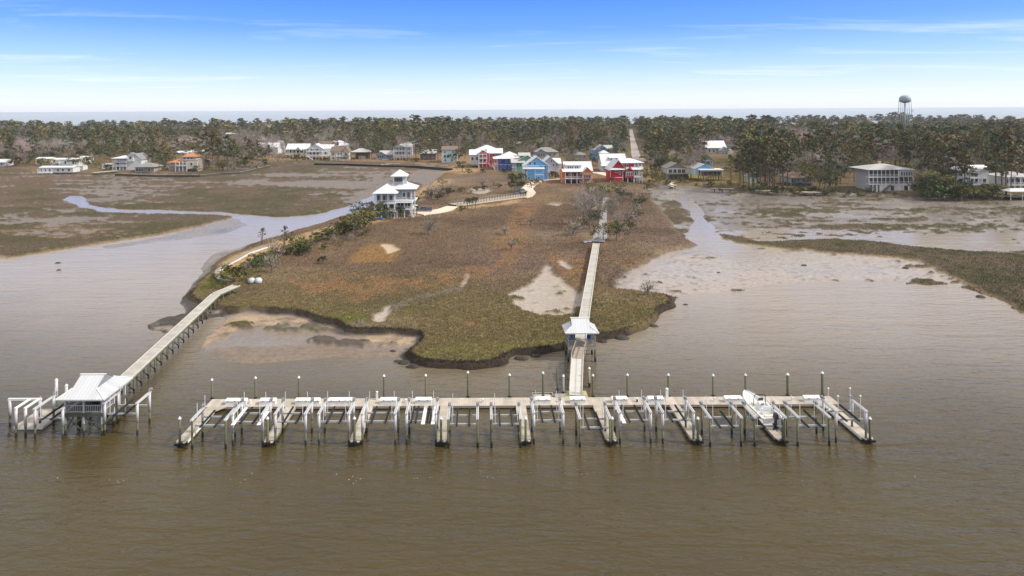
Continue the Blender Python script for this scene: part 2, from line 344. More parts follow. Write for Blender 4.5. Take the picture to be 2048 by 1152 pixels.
GZ = GZ + (blur(M0(SPIT), 2, 3)*(.38+.5*(nC-.5)+.5*(nD-.5)) + blur(M0(LBANKMUD), 2, 3)*.14)*(1-penm)
GZ = GZ + gm*(0.16 + .16*nC) + isl*mudm*.30 + (nD-.5)*.16*gm
GZ = np.maximum(GZ, -.75+blur(mudlow | M0(BEACH), 8, 12)*1.06+(nC-.5)*.1)
GZ = np.maximum(GZ, GZ*(1-penm) + penm*(1.02 + (nB-.5)*.3))
grassy = penm*(1-panm)*sstep(.45, .8, blur(pen, 4, 5))
GZ += ((nC-.5)*.38 + (nD-.5)*.34)*grassy*sstep(0.5, 1, penm)*(1-.75*upm)
GZ -= panm*.30
GZ += blur(tuftstrip | tuft2, 1, 1, 1)*(.45+.2*nD)*(1-penm)
GZ += upm*.55 + nom*(.45 + .5*sstep(450, 900, GY))
GZ = np.where(GY > 1560, np.minimum(GZ, 2.0-(GY-1560)*.03), GZ)
GZ = GZ-(blur(M0(LCREEK) | M0(RCREEK), 2, 2, 2))*.45
GZ = np.where(M1(POND) | M1(POND2), .55, GZ)

# --- land cover colours
C = lambda *a: np.array(a, dtype=np.float32)
def mixc(base, c, w): return base*(1-w[..., None]) + c*w[..., None]
col_g = np.zeros(GX.shape+(3,), np.float32) + C(.105, .082, .062)          # river bed
mud = C(.215, .178, .150)
cg = mixc(col_g, mud, mudm); cg = mixc(cg, C(.150, .118, .098), mudm*lm*.8); cg = mixc(cg, C(.140, .115, .098), mudm*rm*sstep(505, 470, P0[1])*.9); cg = mixc(cg, C(.37, .31, .265), mudm*rm*sstep(485, 520, P0[1])*.8)
cg = mixc(cg, C(.13, .105, .085), mudm*sstep(.52, .8, nB)*.7)
cg = mixc(cg, C(.31, .27, .24), mudm*sstep(.5, .75, nC)*.5*sstep(1300, 1500, P0[0]))
marshc = mixc(np.zeros_like(cg)+C(.108, .082, .054), C(.080, .070, .036), sstep(.35, .65, nB))
marshc = mixc(marshc, C(.128, .088, .062), sstep(.5, .75, nA)*(1-.6*rm)); marshc = mixc(marshc, C(.056, .058, .030), rm*sstep(.5, .7, nC)*.7)
cg = mixc(cg, C(.085, .070, .055), mudm*sstep(.60, .72, nD)*.55); cg = mixc(cg, C(.38, .33, .29), mudm*rm*sstep(.48, .66, nB)*.45)
cg = mixc(cg, marshc, np.maximum(gm, isl*gm))
cg = mixc(cg, C(.185, .142, .108), blur(M0(BEACH) | mudlow, 2, 4)*.9)
# peninsula
t = sstep(625, 500, P1[1] + (nB-.5)*90)
pc = mixc(np.zeros_like(cg)+C(.150, .118, .052), C(.145, .096, .062), t)
pc = mixc(pc, C(.150, .104, .082), sstep(.42, .68, nA)*t*.9)
pc = mixc(pc, C(.185, .118, .062), sstep(.58, .74, nB)*.55*sstep(640, 560, P1[1]))
pc = mixc(pc, C(.088, .082, .042), sstep(.60, .80, nC)*.5)
pc = mixc(pc, C(.22, .165, .10), sstep(.60, .85, nD)*.45); nE = fbm(GX*.7, GY, 22, 5, 4); pc = mixc(pc, C(.098, .066, .045), sstep(.52, .68, nE)*.7*t); pc = mixc(pc, C(.235, .175, .105), sstep(.46, .30, nE)*.45); pc = mixc(pc, C(.098, .088, .038), (1-t)*sstep(.5, .66, nE)*.5)
rust = blur(M1([(575,565),(640,545),(740,552),(830,560),(960,528),(1010,540),(900,575),(770,588),(700,612),(690,590),(620,590)]) | M1([(1090,520),(1100,512),(1172,510),(1180,548),(1145,588),(1100,560),(1112,540)]) | M1([(900,650),(930,640),(975,645),(960,658)]) | M1([(960,560),(1000,470),(1040,400),(1075,400),(1050,500),(1010,560)]), 3, 3)
pc = mixc(pc, C(.235, .135, .066), rust*sstep(.30, .6, nC)*.75)
ochre = blur(M1([(702,524),(712,500),(738,488),(790,492),(800,508),(790,520),(735,526)]), 2, 2); pc = mixc(pc, C(.25, .145, .055), ochre*.85)
track = blur(M1([(1000,520),(1075,400),(1090,380),(1100,385),(1060,440),(1020,530)]), 2, 2); pc = mixc(pc, C(.22, .13, .07), track*.5)
green = blur(M1([(640,632),(690,626),(738,630),(735,648),(690,655),(650,652)]), 2, 2); pc = mixc(pc, C(.125, .125, .028), green*.8)
green2 = blur(M1([(845,708),(920,690),(1000,690),(1125,675),(1130,690),(1010,715),(940,728),(860,722)]) | M1([(670,668),(760,660),(800,668),(780,676),(690,678)]), 3, 3); pc = mixc(pc, C(.17, .155, .052), green2*.85*sstep(.25, .5, nC))
pc = mixc(pc, C(.12, .12, .03), blur(M0(BANKGRASS), 1, 2)*.9)
cg = mixc(cg, pc, sstep(.35, .75, penm))
# sand and pans
sandm = blur(M0([(460,640),(485,625),(560,628),(640,642),(600,650),(540,652),(480,660),(430,688),(400,698),(420,665)]) | M0([(690,676),(780,668),(838,673),(832,690),(808,702),(720,692)]), 1, 3)*(1-penm)
cg = mixc(cg, C(.33, .25, .172), np.clip(sandm*1.1, 0, 1)*sstep(.25, .5, nC))
cg = mixc(cg, C(.07, .05, .035), blur(tuftstrip | tuft2, 1, 1, 1))
cg = mixc(cg, C(.088, .082, .026), blur(tuftstrip, 1, 1, 1)*sstep(.4, .6, nD))
cg = mixc(cg, C(.040, .032, .025), np.clip(blur(M0(SPIT), 1, 2)*1.3, 0, 1)*(1-sandm)*.95*(1-sstep(.3, .6, penm))*sstep(.25, .42, nC))
alg = blur(M0([(1530,496),(1570,500),(1620,512),(1650,522),(1600,530),(1560,520)]) | M0([(1440,470),(1500,482),(1560,490),(1540,498),(1480,488)]), 2, 4); cg = mixc(cg, C(.30, .26, .12), alg*.7*sstep(.35, .6, nC)*(1-gm))
trail = blur(M1([(690,660),(735,628),(790,607),(860,590),(925,572),(925,581),(865,599),(795,618),(742,643),(700,666)]), 1, 2); cg = mixc(cg, C(.19, .155, .125), trail*.75*sstep(.3, .55, nD)*sstep(.35,.75,penm))
cg = mixc(cg, C(.40, .34, .29), panm*.8*(1-.35*sstep(.5, .8, nB)))
cg = mixc(cg, C(.45, .33, .20), blur(M1(PAN4), 1, 1)*.9)
# upland
up = mixc(np.zeros_like(cg)+C(.17, .115, .065), C(.125, .105, .045), sstep(.4, .7, nB)); up = mixc(up, C(.10, .07, .045), sstep(.5, .7, nA)*.5)
cg = mixc(cg, up, np.clip(nom*1.2, 0, 1)*sstep(.3, .7, penm+nom))
lawn = blur(M0([(1240,372),(1300,355),(1500,352),(1515,378),(1400,374),(1330,366)]) | M0([(1800,372),(1900,380),(2048,385),(2048,395),(1800,388)]), 2, 3); cg = mixc(cg, C(.20, .155, .055), lawn*.8)
yard = blur(M0([(530,310),(940,312),(960,336),(900,332),(760,326),(640,320),(530,326)]) | M0([(925,335),(1000,338),(1000,348),(940,346)]), 1, 3); cg = mixc(cg, C(.27, .165, .09), yard*.7)
yard2 = blur(M0([(1060,372),(1120,358),(1130,340),(1300,338),(1300,366),(1130,372),(1080,380)]), 1, 2); cg = mixc(cg, C(.23, .13, .075), yard2*.6)
cg = mixc(cg, C(.36, .245, .125), blur(M0(SANDY) | M0(DUNE) | M0(DUNE2), 1, 2)*.85)
far = sstep(500, 700, GY); cg = mixc(cg, C(.085, .065, .042), far*.9)
shore = sstep(1460, 1540, GY); cg = mixc(cg, C(.50, .43, .34), shore)
# steep muddy bank below the marsh edge, covered in oysters
bankw = blur(pen, 6, 8); bank = np.clip(penm*(1-penm)*4+sstep(.28, .5, bankw)*(1-sstep(.66, .84, bankw+.25*(nC-.5)))*penm*1.1, 0, 1)*(1-sstep(.5, .9, upm))
cg = mixc(cg, C(.042, .032, .024), np.clip(bank*1.25-.9*sstep(.52, .72, nB), 0, 1)*sstep(480, 640, P0[1])*(1-sandm)*(1-blur(M0(SANDY), 1, 2)))
cg = mixc(cg, C(.30, .215, .125), isl*(1-isl)*2.2*sstep(435, 480, P0[1]))      # pale wrack line of the side marshes
wetm = mudm*(1-sandm)*(1-penm)*(1-gm)*(.55+.9*(nB-.3))*(1-.75*lm)*(1-.95*blur(M0(SPIT), 1, 2))*(1-.8*blur(tuftstrip | tuft2, 1, 1))*(1-.5*blur(M0(LBANKMUD), 1, 2))
wetm = np.clip(np.maximum(wetm, .35*panm), 0, 1)
cls = np.where(upm > .5, 3, np.where((penm > .45) & (panm < .5), 2, np.where(gm > .5, 2, 1)))
cls = np.where(((sandm > .45) | (shore > .5)) & (penm < .5) | (shore > .5), 4, cls)
idx = np.arange(NR*NC).reshape(NR, NC)
quads = np.stack([idx[:-1, :-1], idx[:-1, 1:], idx[1:, 1:], idx[1:, :-1]], -1).reshape(-1, 4)[:, ::-1]
qc = cls[:-1, :-1].ravel(); zq = GZ.ravel()[quads].max(1)
Vg = np.stack([GX, GY, GZ], -1).reshape(-1, 3); Cg = cg.reshape(-1, 3); Wg = wetm.ravel()
m_mud = cover_material('wet_mud', .4, .5, ((1.2, .25), (7, .2)), .25, 3.0, wetness=True)
m_marsh = cover_material('marsh_cover', .95, .1, ((1.1, .35), (5.5, .4)), .8, 4.0)
m_land = cover_material('dry_land', .95, .1, ((.5, .25), (3.5, .3)), .5, 2.0)
for k, nm, m in ((1, 'mudflat', m_mud), (2, 'marsh', m_marsh), (3, 'ground', m_land), (4, 'sand', m_land)):
    sel = quads[(qc == k) & (zq > -.6)]
    used, inv = np.unique(sel.ravel(), return_inverse=True)
    o = np_mesh(nm, Vg[used], inv.reshape(-1, 4), m, colors=Cg[used], smooth=True, wet=Wg[used])
    tag(o, kind='structure')
def hz(X, Y):
    """ground height at a point"""
    v = F*CZ/Y; u = F*X/Y
    c = int(np.clip(np.searchsorted(pxs-XC, u), 0, NC-1)); r = int(np.clip(np.searchsorted(v0s, v), 0, NR-1))
    return float(GZ[r, c])
def G(px, py, dz=0.0):
    """point on the ground seen at a pixel"""
    p = W(px, py, 1.0)
    for _ in range(3): z = max(hz(p.x, p.y), 0.0); p = W(px, py, z)
    p.z = max(hz(p.x, p.y), 0.0)+dz
    return p

# ------------------------------------------------------------------ water
def water_material(name, deep, rough, waves, foam=False, b_str=1.0):
    m = bpy.data.materials.new(name); m.use_nodes = True; t = m.node_tree; b = t.nodes['Principled BSDF']
    g = t.nodes.new('ShaderNodeNewGeometry')
    nz = t.nodes.new('ShaderNodeTexNoise'); nz.inputs['Scale'].default_value = .035; nz.inputs['Detail'].default_value = 4; t.links.new(g.outputs['Position'], nz.inputs[0])
    mr = t.nodes.new('ShaderNodeMapRange'); mr.inputs[1].default_value = .3; mr.inputs[2].default_value = .7; mr.inputs[3].default_value = .86; mr.inputs[4].default_value = 1.16; t.links.new(nz.outputs[0], mr.inputs[0])
    sc = t.nodes.new('ShaderNodeVectorMath'); sc.operation = 'SCALE'; sc.inputs[0].default_value = deep; t.links.new(mr.outputs[0], sc.inputs['Scale'])
    last = sc.outputs[0]
    if foam:   # the base colour turns paler with distance behind the dock, sooner on the right
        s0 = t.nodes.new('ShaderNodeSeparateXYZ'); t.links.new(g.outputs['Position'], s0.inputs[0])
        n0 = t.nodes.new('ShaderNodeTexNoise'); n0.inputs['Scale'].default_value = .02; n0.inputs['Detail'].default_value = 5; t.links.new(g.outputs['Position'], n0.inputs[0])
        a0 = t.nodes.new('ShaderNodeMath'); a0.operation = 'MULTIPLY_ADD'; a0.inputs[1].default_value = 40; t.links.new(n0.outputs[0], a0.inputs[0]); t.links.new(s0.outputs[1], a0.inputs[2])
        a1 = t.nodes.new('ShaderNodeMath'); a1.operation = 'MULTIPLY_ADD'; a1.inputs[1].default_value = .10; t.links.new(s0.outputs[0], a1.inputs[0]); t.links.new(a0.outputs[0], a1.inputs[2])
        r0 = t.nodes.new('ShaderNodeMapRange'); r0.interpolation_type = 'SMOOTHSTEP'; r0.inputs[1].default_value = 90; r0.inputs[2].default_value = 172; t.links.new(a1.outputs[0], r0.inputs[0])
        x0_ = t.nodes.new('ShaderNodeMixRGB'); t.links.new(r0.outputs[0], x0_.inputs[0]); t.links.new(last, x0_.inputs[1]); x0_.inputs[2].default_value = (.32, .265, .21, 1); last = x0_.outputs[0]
    b.inputs['Roughness'].default_value = rough; b.inputs['IOR'].default_value = 1.33
    prev = None; hts = None
    for (s, sx, rot, amp) in waves:
        mp_ = t.nodes.new('ShaderNodeMapping'); mp_.inputs['Rotation'].default_value = (0, 0, R(rot)); mp_.inputs['Scale'].default_value = (s*sx, s, s)
        t.links.new(g.outputs['Position'], mp_.inputs[0])
        n_ = t.nodes.new('ShaderNodeTexNoise'); n_.inputs['Scale'].default_value = 1; n_.inputs['Detail'].default_value = 3; n_.inputs['Roughness'].default_value = .55; n_.inputs['Distortion'].default_value = .6
        t.links.new(mp_.outputs[0], n_.inputs[0])
        ma = t.nodes.new('ShaderNodeMath'); ma.operation = 'MULTIPLY'; ma.inputs[1].default_value = amp; t.links.new(n_.outputs[0], ma.inputs[0])
        if hts is None: hts = ma.outputs[0]
        else:
            ad = t.nodes.new('ShaderNodeMath'); t.links.new(hts, ad.inputs[0]); t.links.new(ma.outputs[0], ad.inputs[1]); hts = ad.outputs[0]
    bp = t.nodes.new('ShaderNodeBump'); bp.inputs['Strength'].default_value = b_str; bp.inputs['Distance'].default_value = 1.0
    t.links.new(hts, bp.inputs['Height']); t.links.new(bp.outputs[0], b.inputs['Normal'])
    if foam:   # the sheltered creeks behind the marsh lie almost flat
        s9 = t.nodes.new('ShaderNodeSeparateXYZ'); t.links.new(g.outputs['Position'], s9.inputs[0]); r9 = t.nodes.new('ShaderNodeMapRange'); r9.inputs[1].default_value = 115; r9.inputs[2].default_value = 215; r9.inputs[3].default_value = 1; r9.inputs[4].default_value = .30
        t.links.new(s9.outputs[1], r9.inputs[0]); t.links.new(r9.outputs[0], bp.inputs['Strength'])
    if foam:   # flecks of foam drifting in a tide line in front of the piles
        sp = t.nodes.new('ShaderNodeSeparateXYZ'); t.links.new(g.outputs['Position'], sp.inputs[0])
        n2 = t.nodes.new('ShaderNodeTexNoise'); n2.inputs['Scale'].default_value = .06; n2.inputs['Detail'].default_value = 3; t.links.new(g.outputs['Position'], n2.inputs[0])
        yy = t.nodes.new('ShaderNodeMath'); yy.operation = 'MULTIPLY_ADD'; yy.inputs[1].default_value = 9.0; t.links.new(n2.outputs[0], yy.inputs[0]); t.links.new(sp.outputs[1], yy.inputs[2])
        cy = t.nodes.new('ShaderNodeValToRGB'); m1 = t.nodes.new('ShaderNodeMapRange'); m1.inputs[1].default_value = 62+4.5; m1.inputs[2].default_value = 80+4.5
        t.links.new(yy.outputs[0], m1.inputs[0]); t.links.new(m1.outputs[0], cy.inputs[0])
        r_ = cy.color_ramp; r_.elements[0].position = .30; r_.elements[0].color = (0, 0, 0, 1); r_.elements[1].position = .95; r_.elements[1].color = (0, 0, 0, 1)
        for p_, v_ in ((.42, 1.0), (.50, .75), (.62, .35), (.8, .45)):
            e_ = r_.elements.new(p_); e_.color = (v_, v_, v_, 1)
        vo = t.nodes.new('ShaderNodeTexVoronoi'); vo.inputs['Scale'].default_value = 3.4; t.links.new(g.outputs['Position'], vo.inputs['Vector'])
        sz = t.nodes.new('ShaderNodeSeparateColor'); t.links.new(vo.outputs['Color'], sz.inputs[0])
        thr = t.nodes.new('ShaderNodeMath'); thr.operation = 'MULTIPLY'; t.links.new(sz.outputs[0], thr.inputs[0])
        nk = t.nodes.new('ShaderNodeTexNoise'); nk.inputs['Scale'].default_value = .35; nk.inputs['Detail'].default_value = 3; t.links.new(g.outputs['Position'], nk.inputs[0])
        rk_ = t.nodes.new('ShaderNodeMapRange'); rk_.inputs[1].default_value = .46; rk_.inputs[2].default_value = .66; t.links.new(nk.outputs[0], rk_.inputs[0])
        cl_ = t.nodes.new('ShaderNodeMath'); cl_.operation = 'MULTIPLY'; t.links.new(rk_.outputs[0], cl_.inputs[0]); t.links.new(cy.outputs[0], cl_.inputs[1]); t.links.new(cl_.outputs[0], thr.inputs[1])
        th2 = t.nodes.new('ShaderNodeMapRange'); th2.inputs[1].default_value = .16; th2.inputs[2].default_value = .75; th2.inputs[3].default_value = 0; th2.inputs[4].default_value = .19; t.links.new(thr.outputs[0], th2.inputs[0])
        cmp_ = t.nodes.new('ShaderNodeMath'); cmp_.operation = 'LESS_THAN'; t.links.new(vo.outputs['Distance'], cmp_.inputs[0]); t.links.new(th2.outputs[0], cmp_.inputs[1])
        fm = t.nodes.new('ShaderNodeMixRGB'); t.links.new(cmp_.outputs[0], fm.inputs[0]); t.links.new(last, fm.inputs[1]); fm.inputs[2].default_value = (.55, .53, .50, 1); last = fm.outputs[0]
    t.links.new(last, b.inputs['Base Color'])
    return m
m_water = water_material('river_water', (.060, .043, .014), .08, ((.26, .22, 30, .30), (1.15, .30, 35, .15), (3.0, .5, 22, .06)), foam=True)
m_ocean = water_material('sea_water', (.30, .34, .36), .35, ((.05, .4, 10, .5),), b_str=.3)
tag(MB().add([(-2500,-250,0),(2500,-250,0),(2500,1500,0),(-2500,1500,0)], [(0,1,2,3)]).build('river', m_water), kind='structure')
tag(MB().add([(-60000,1500,0),(60000,1500,0),(60000,70000,0),(-60000,70000,0)], [(0,1,2,3)]).build('ocean', m_ocean), kind='structure')
tag(MB().add([(-9000,700,-1.2),(9000,700,-1.2),(9000,1500,-.3),(-9000,1500,-.3)], [(0,1,2,3)]).build('seabed', m_land), kind='structure')
# ================================================================== DOCKS AND PIERS
m_deck = material('weathered_deck', lin(184,173,160), .8, var=.3, scale=1.3, stripe=(0, .28, .35))
m_finger = material('finger_deck', lin(178,168,154), .8, var=.3, scale=1.3, stripe=(1, .28, .35))
m_pierdeck = material('pier_deck', lin(176,172,165), .8, var=.28, scale=1.0, stripe=(1, .30, .28))
m_fascia = material('dock_fascia', lin(150,140,128), .8, var=.25)
m_float = material('black_float', (.012,.014,.014), .6)
m_pile = material('treated_pile', (.115,.12,.065), .85, var=.35, scale=3, stain=(.55, (.018,.016,.011)))
m_pilegrey = material('grey_pile', (.28,.26,.23), .85, var=.25, scale=3, stain=(.5, (.03,.027,.02)))
m_darkpile = material('dark_pier_timber', (.10,.105,.065), .85, var=.35, scale=2, stain=(.55, (.022,.019,.014)))
m_sleeve = material('white_pile_sleeve', (.56,.55,.57), .45, var=.06)
m_white = material('white_paint', (.78,.78,.77), .5, var=.06)
m_alu = material('aluminium', (.62,.64,.64), .38, metal=.55, var=.1)
m_topbeam = material('top_beam_metal', (.62,.62,.63), .5, var=.12)
m_beam = material('lift_beam', (.42,.43,.44), .5, var=.08)
m_bunk = material('dark_bunk_carpet', (.012,.015,.018), .9)
m_pvc = material('white_pvc', (.72,.72,.70), .4, var=.05)
m_motor = material('motor_cover', (.22,.23,.25), .5)
m_roofmetal = material('white_standing_seam_metal', (.60,.61,.63), .42, metal=.1, var=.05, stripe=(0, .42, .22))
m_roofmetal_y = material('white_standing_seam_metal_side', (.55,.56,.58), .42, metal=.1, var=.05, stripe=(1, .42, .22))
m_boxwhite = material('dock_box_plastic', (.74,.74,.73), .4, var=.05)
m_blue = material('blue_fabric', (.01,.05,.28), .7, var=.2)
m_black = material('black_plastic', (.015,.015,.017), .4)

# --- floating dock with nine finger walkways
dock = empty('floating_dock', (0, 86.8, 0), 0, 'long floating wooden dock with nine finger walkways reaching toward the open river', 'dock')
DZ = .45; XL, XR = -34.7, 44.9; Y0, Y1 = 85.65, 87.95
MB().box(XL, XR, Y0-86.8, Y1-86.8, DZ-.08, DZ).build('main_walkway', m_deck, dock)
MB().box(XL+.02, XR-.02, Y0-86.85, Y0-86.8, .16, DZ-.02).box(XL, XR, Y1-86.8, Y1-86.75, .16, DZ-.02).build('side_board', m_fascia, dock)
MB().box(XL+.1, XR-.1, Y0-86.75, Y1-86.85, -.3, DZ-.09).build('float', m_float, dock)
tipx = [353, 530, 705.5, 881, 1053, 1229, 1404, 1578, 1757]
FX = []
for i, px in enumerate(tipx):
    x = W(px, 894, DZ).x; FX.append(x); yt = 76.35; w = .62
    MB().prism([(x-w, Y0-86.83), (x-w, yt-86.8+.45), (x-w+.25, yt-86.8), (x-.2, yt-86.8), (x-.2, yt-86.8+.42), (x+.2, yt-86.8+.42), (x+.2, yt-86.8), (x+w-.25, yt-86.8), (x+w, yt-86.8+.45), (x+w, Y0-86.83)], DZ-.10, DZ+.004).build('finger_walkway', m_finger, dock)
    MB().box(x-w-.03, x-w+.03, yt-86.2, Y0-86.9, .14, DZ-.02).box(x+w-.03, x+w+.03, yt-86.2, Y0-86.9, .14, DZ-.02).build('side_board', m_white if i in (0, 8) else m_fascia, dock)
    MB().box(x-w+.08, x+w-.08, yt-86.3, Y0-86.9, -.3, DZ-.11).build('finger_float', m_float, dock)
    MB().box(x-w, x+w, yt-86.95, yt-86.82, .18, .42).build('bumper', m_black, dock)
    if i in (0, 8):     # gusset where the end fingers meet the dock
        sg = 1 if i == 0 else -1
        MB().prism([(x+sg*w, Y0-86.83), (x+sg*(w+1.1), Y0-86.83), (x+sg*w, Y0-88.2)], DZ-.09, DZ+.002).build('corner_gusset', m_finger, dock)
for (pa, pb, ya, yb) in ((1064, 1106, 87.98, 89.1),):
    xa, xb = W(pa, 790, DZ).x, W(pb, 790, DZ).x
    MB().box(xa, xb, ya-86.8, yb-86.8, DZ-.1, DZ-.01).build('side_platform', m_deck, dock)
    MB().box(xa, xa+.12, ya-86.7, yb-86.8, DZ+.0, DZ+.2).box(xb-.12, xb, ya-86.7, yb-86.8, DZ+.0, DZ+.2).box(xa+.12, xb-.12, yb-86.95, yb-86.8, DZ, DZ+.2).build('platform_curb', m_pilegrey, dock)
xa, xb = W(1108, 785, .4).x, W(1130, 785, .4).x
MB().box(xa, xb, 1.3, 2.5, .1, .38).build('low_platform', material('grey_board', lin(150,148,140), .8, var=.2), dock)
xa, xb = W(1126, 785, DZ).x, W(1173, 785, DZ).x
MB().box(xa+.1, xb, 1.22, 3.25, DZ-.12, DZ-.015).build('gangway_landing', material('mossy_deck', lin(176,170,128), .8, var=.25, stripe=(1,.3,.25)), dock)

# --- guide piles
def piling(x, y, h, r=.15, mat=None, cap=True, name='dock_piling', label=None, group=None):
    o = empty(name, (x, y, 0), 0, label, 'piling', group)
    MB().cyl((0,0,-1.6), (0,0,h), r, r*.92, 10).build('pole', mat or m_pile, o, True)
    if cap: MB().lathe([(r+.03, h-.02), (r+.03, h+.06), (.03, h+.26)], 10).build('cap', m_white, o)
    MB().lathe([(r+.14, DZ-.02), (r+.14, DZ+.05), (r+.03, DZ+.05), (r+.03, DZ-.02)], 10).build('pile_hoop', m_black, o)
    return o
backs = [(428,756),(514,752),(600,751),(769,748),(852,747),(936,741),(1019,746),(1086,742),(1186,747),(1255,746),(1337,746),(1427,747),(1492,746),(1577,745),(1647,742)]
backlab = ['leftmost tall pile behind the floating dock', 'second tall pile from the left behind the dock', 'tall pile behind the dock left of the long white box pair', 'capped pile just right of the white power pedestal behind the dock', 'capped pile behind the dock, left of the one opposite the marsh point', 'taller pile behind the dock standing before the marsh point', 'pile behind the dock left of the small railed platform', 'pile rising behind the small railed platform', 'pile right of the gangway foot beside the mossy landing', 'first pile behind the dock to the right of the gangway', 'pile behind the dock close to the right power pedestal', 'pile behind the dock left of the boat, fourth from the right', 'pile behind the dock just left of the boat bow', 'pile behind the dock right of the boat, second from the right', 'tallest pile at the right end of the dock']
for (px, pt), lb in zip(backs, backlab):
    y = 88.25; x = W(px, 799, 0).x; h = height_at(px, pt, y)-.3
    piling(x, y, h, .14 if px not in (1577,1647) else .17, label='green round '+lb, group='guide piles behind the floating dock')
for px, pt, yy, m, lb in ((1124, 748, 89.6, m_pilegrey, 'grey capped pile left of the gangway foot'), (1176, 733, 92.3, m_pilegrey, 'grey capped pile standing out right of the gangway')):
    x = (px-XC)/F*yy; piling(x, yy, height_at(px, pt, yy)-.3, .15, m, label=lb, group='piles at the gangway')
o = piling(W(1121,790,0).x-.35, 90.3, 3.3, .12, m_darkpile, cap=False, label='thin dark bare post with weed left of the gangway foot')
endlab = ['under the leftmost finger, far from the boat', 'on the second finger from the left', 'on the third finger from the left', 'on the fourth finger, straight out toward the camera', 'on the middle finger of the nine', 'on the sixth finger, below the gangway', 'on the seventh finger from the left', 'on the finger beside the white boat', 'alone at the outer right corner of the dock']
for i, x in enumerate(FX):
    piling(x, 76.3, height_at(tipx[i], 836, 76.3)-.1, .15, label='round finger-tip pile '+endlab[i], group='end piles of the finger walkways')

# --- boat lifts
def boat_lift(pl, pr, white, yf, depth, top, label, boards=(), zc=2.45, bunks=(-.55,.55), poles=4, left_extra=None):
    xl, xr = (pl-XC)*yf/F, (pr-XC)*yf/F; cx = (xl+xr)/2; hw = (xr-xl)/2
    o = empty('boat_lift', (cx, yf, 0), 0, label, 'boat lift', 'boat lifts along the floating dock')
    r = .135 if white else .13
    for sx in (-1, 1):
        for yy in (0, depth):
            if white:
                p = MB().cyl((sx*hw, yy, -1.6), (sx*hw, yy, 1.55), r*.92, r*.92, 10).build('pile', m_darkpile, o, True)
                MB().cyl((sx*hw, yy, 1.45), (sx*hw, yy, top), r+.02, r+.02, 10).build('pile_sleeve', m_sleeve, p, True)
            else:
                MB().cyl((sx*hw, yy, -1.6), (sx*hw, yy, top), r, r*.9, 10).build('pile', m_pile, o, True)
        b = MB().box(sx*hw-.13, sx*hw-.05, -.25, depth+.25, top, top+.18).box(sx*hw+.05, sx*hw+.13, -.25, depth+.25, top, top+.18).box(sx*hw-.05, sx*hw+.05, -.23, -.15, top+.02, top+.16).box(sx*hw-.05, sx*hw+.05, depth+.15, depth+.23, top+.02, top+.16).build('top_beam', m_topbeam, o)
        MB().cyl((sx*hw, -.1, top+.2), (sx*hw, depth+.1, top+.2), .035, n=6).build('drive_pipe', m_alu, b)
        MB().box(sx*hw-.16, sx*hw+.16, depth+.12, depth+.5, top+.24, top+.5).cyl((sx*hw, depth+.05, top+.40), (sx*hw, depth-.25, top+.40), .1, n=8).build('motor', m_motor, o)
        for yy in (.35, depth-.35):
            MB().cyl((sx*(hw-.16), yy, zc+.1), (sx*(hw-.1), yy, top), .018, n=4).build('cable', m_alu, o)
    for yy in (.35, depth-.35):
        MB().box(-hw+.14, hw-.14, yy-.07, yy+.07, zc-.09, zc+.09).build('cradle_beam', m_beam, o)
    for bx in bunks:
        MB().box(bx*hw-.09, bx*hw+.09, -.5, depth+.9, zc+.125, zc+.28).build('bunk', m_bunk, o)
    for bx in boards:
        MB().box(bx*hw-.2, bx*hw+.2, -.75, depth+.9, zc+.128, zc+.18).build('walk_board', m_white, o)
    k = 0
    for sx in (-1, 1):
        for yy in (.35, depth-.35):
            if k < poles: MB().cyl((sx*(hw-.42), yy, zc+.1), (sx*(hw-.42), yy, zc+2.5), .035, n=6).build('guide_pole', m_pvc, o)
            k += 1
    return o
LIFTS = [
 (381,448,0,'green-posted boat lift over the leftmost finger, nearest the gazebo',(),2.45),
 (462.6,522,1,'white-sleeved boat lift with walk boards along both sides, second from the left',(-.86,.86),2.45),
 (547.5,608,1,'white-sleeved boat lift just right of the second finger',(),2.45),
 (634.8,694.5,1,'white-sleeved boat lift before the double white dock box, left of the third finger',(),2.45),
 (721.6,787.4,1,'white-sleeved boat lift just right of the third finger',(),2.45),
 (809.9,868.5,1,'white-sleeved boat lift carrying two pale boards between dark bunks',(.15,.82),2.45),
 (893.3,951.9,0,'green-posted boat lift right of the fourth finger, before the bare stretch of deck',(),2.45),
 (979.8,1037.8,0,'green-posted boat lift left of the middle finger',(),2.45),
 (1064.5,1123,1,'white-sleeved boat lift just right of the middle finger',(),2.45),
 (1156.3,1217,0,'slim green-posted boat lift hanging low in front of the gangway foot',(),2.0),
 (1236.8,1298,1,'white-sleeved boat lift with one side board, right of the sixth finger',(-.8,),2.45),
 (1322.3,1383.7,1,'white-sleeved boat lift left of the seventh finger',(),2.45),
 (1417,1479,0,'empty green-posted boat lift left of the white boat',(),2.1),
 (1506,1566.5,0,'green-posted boat lift holding the white motor boat',(),2.05),
 (1592,1655,0,'empty green-posted boat lift just right of the white boat',(),2.1),
 (1668.7,1728.6,1,'white-sleeved boat lift at the far right end with ball-topped poles',(),2.4)]
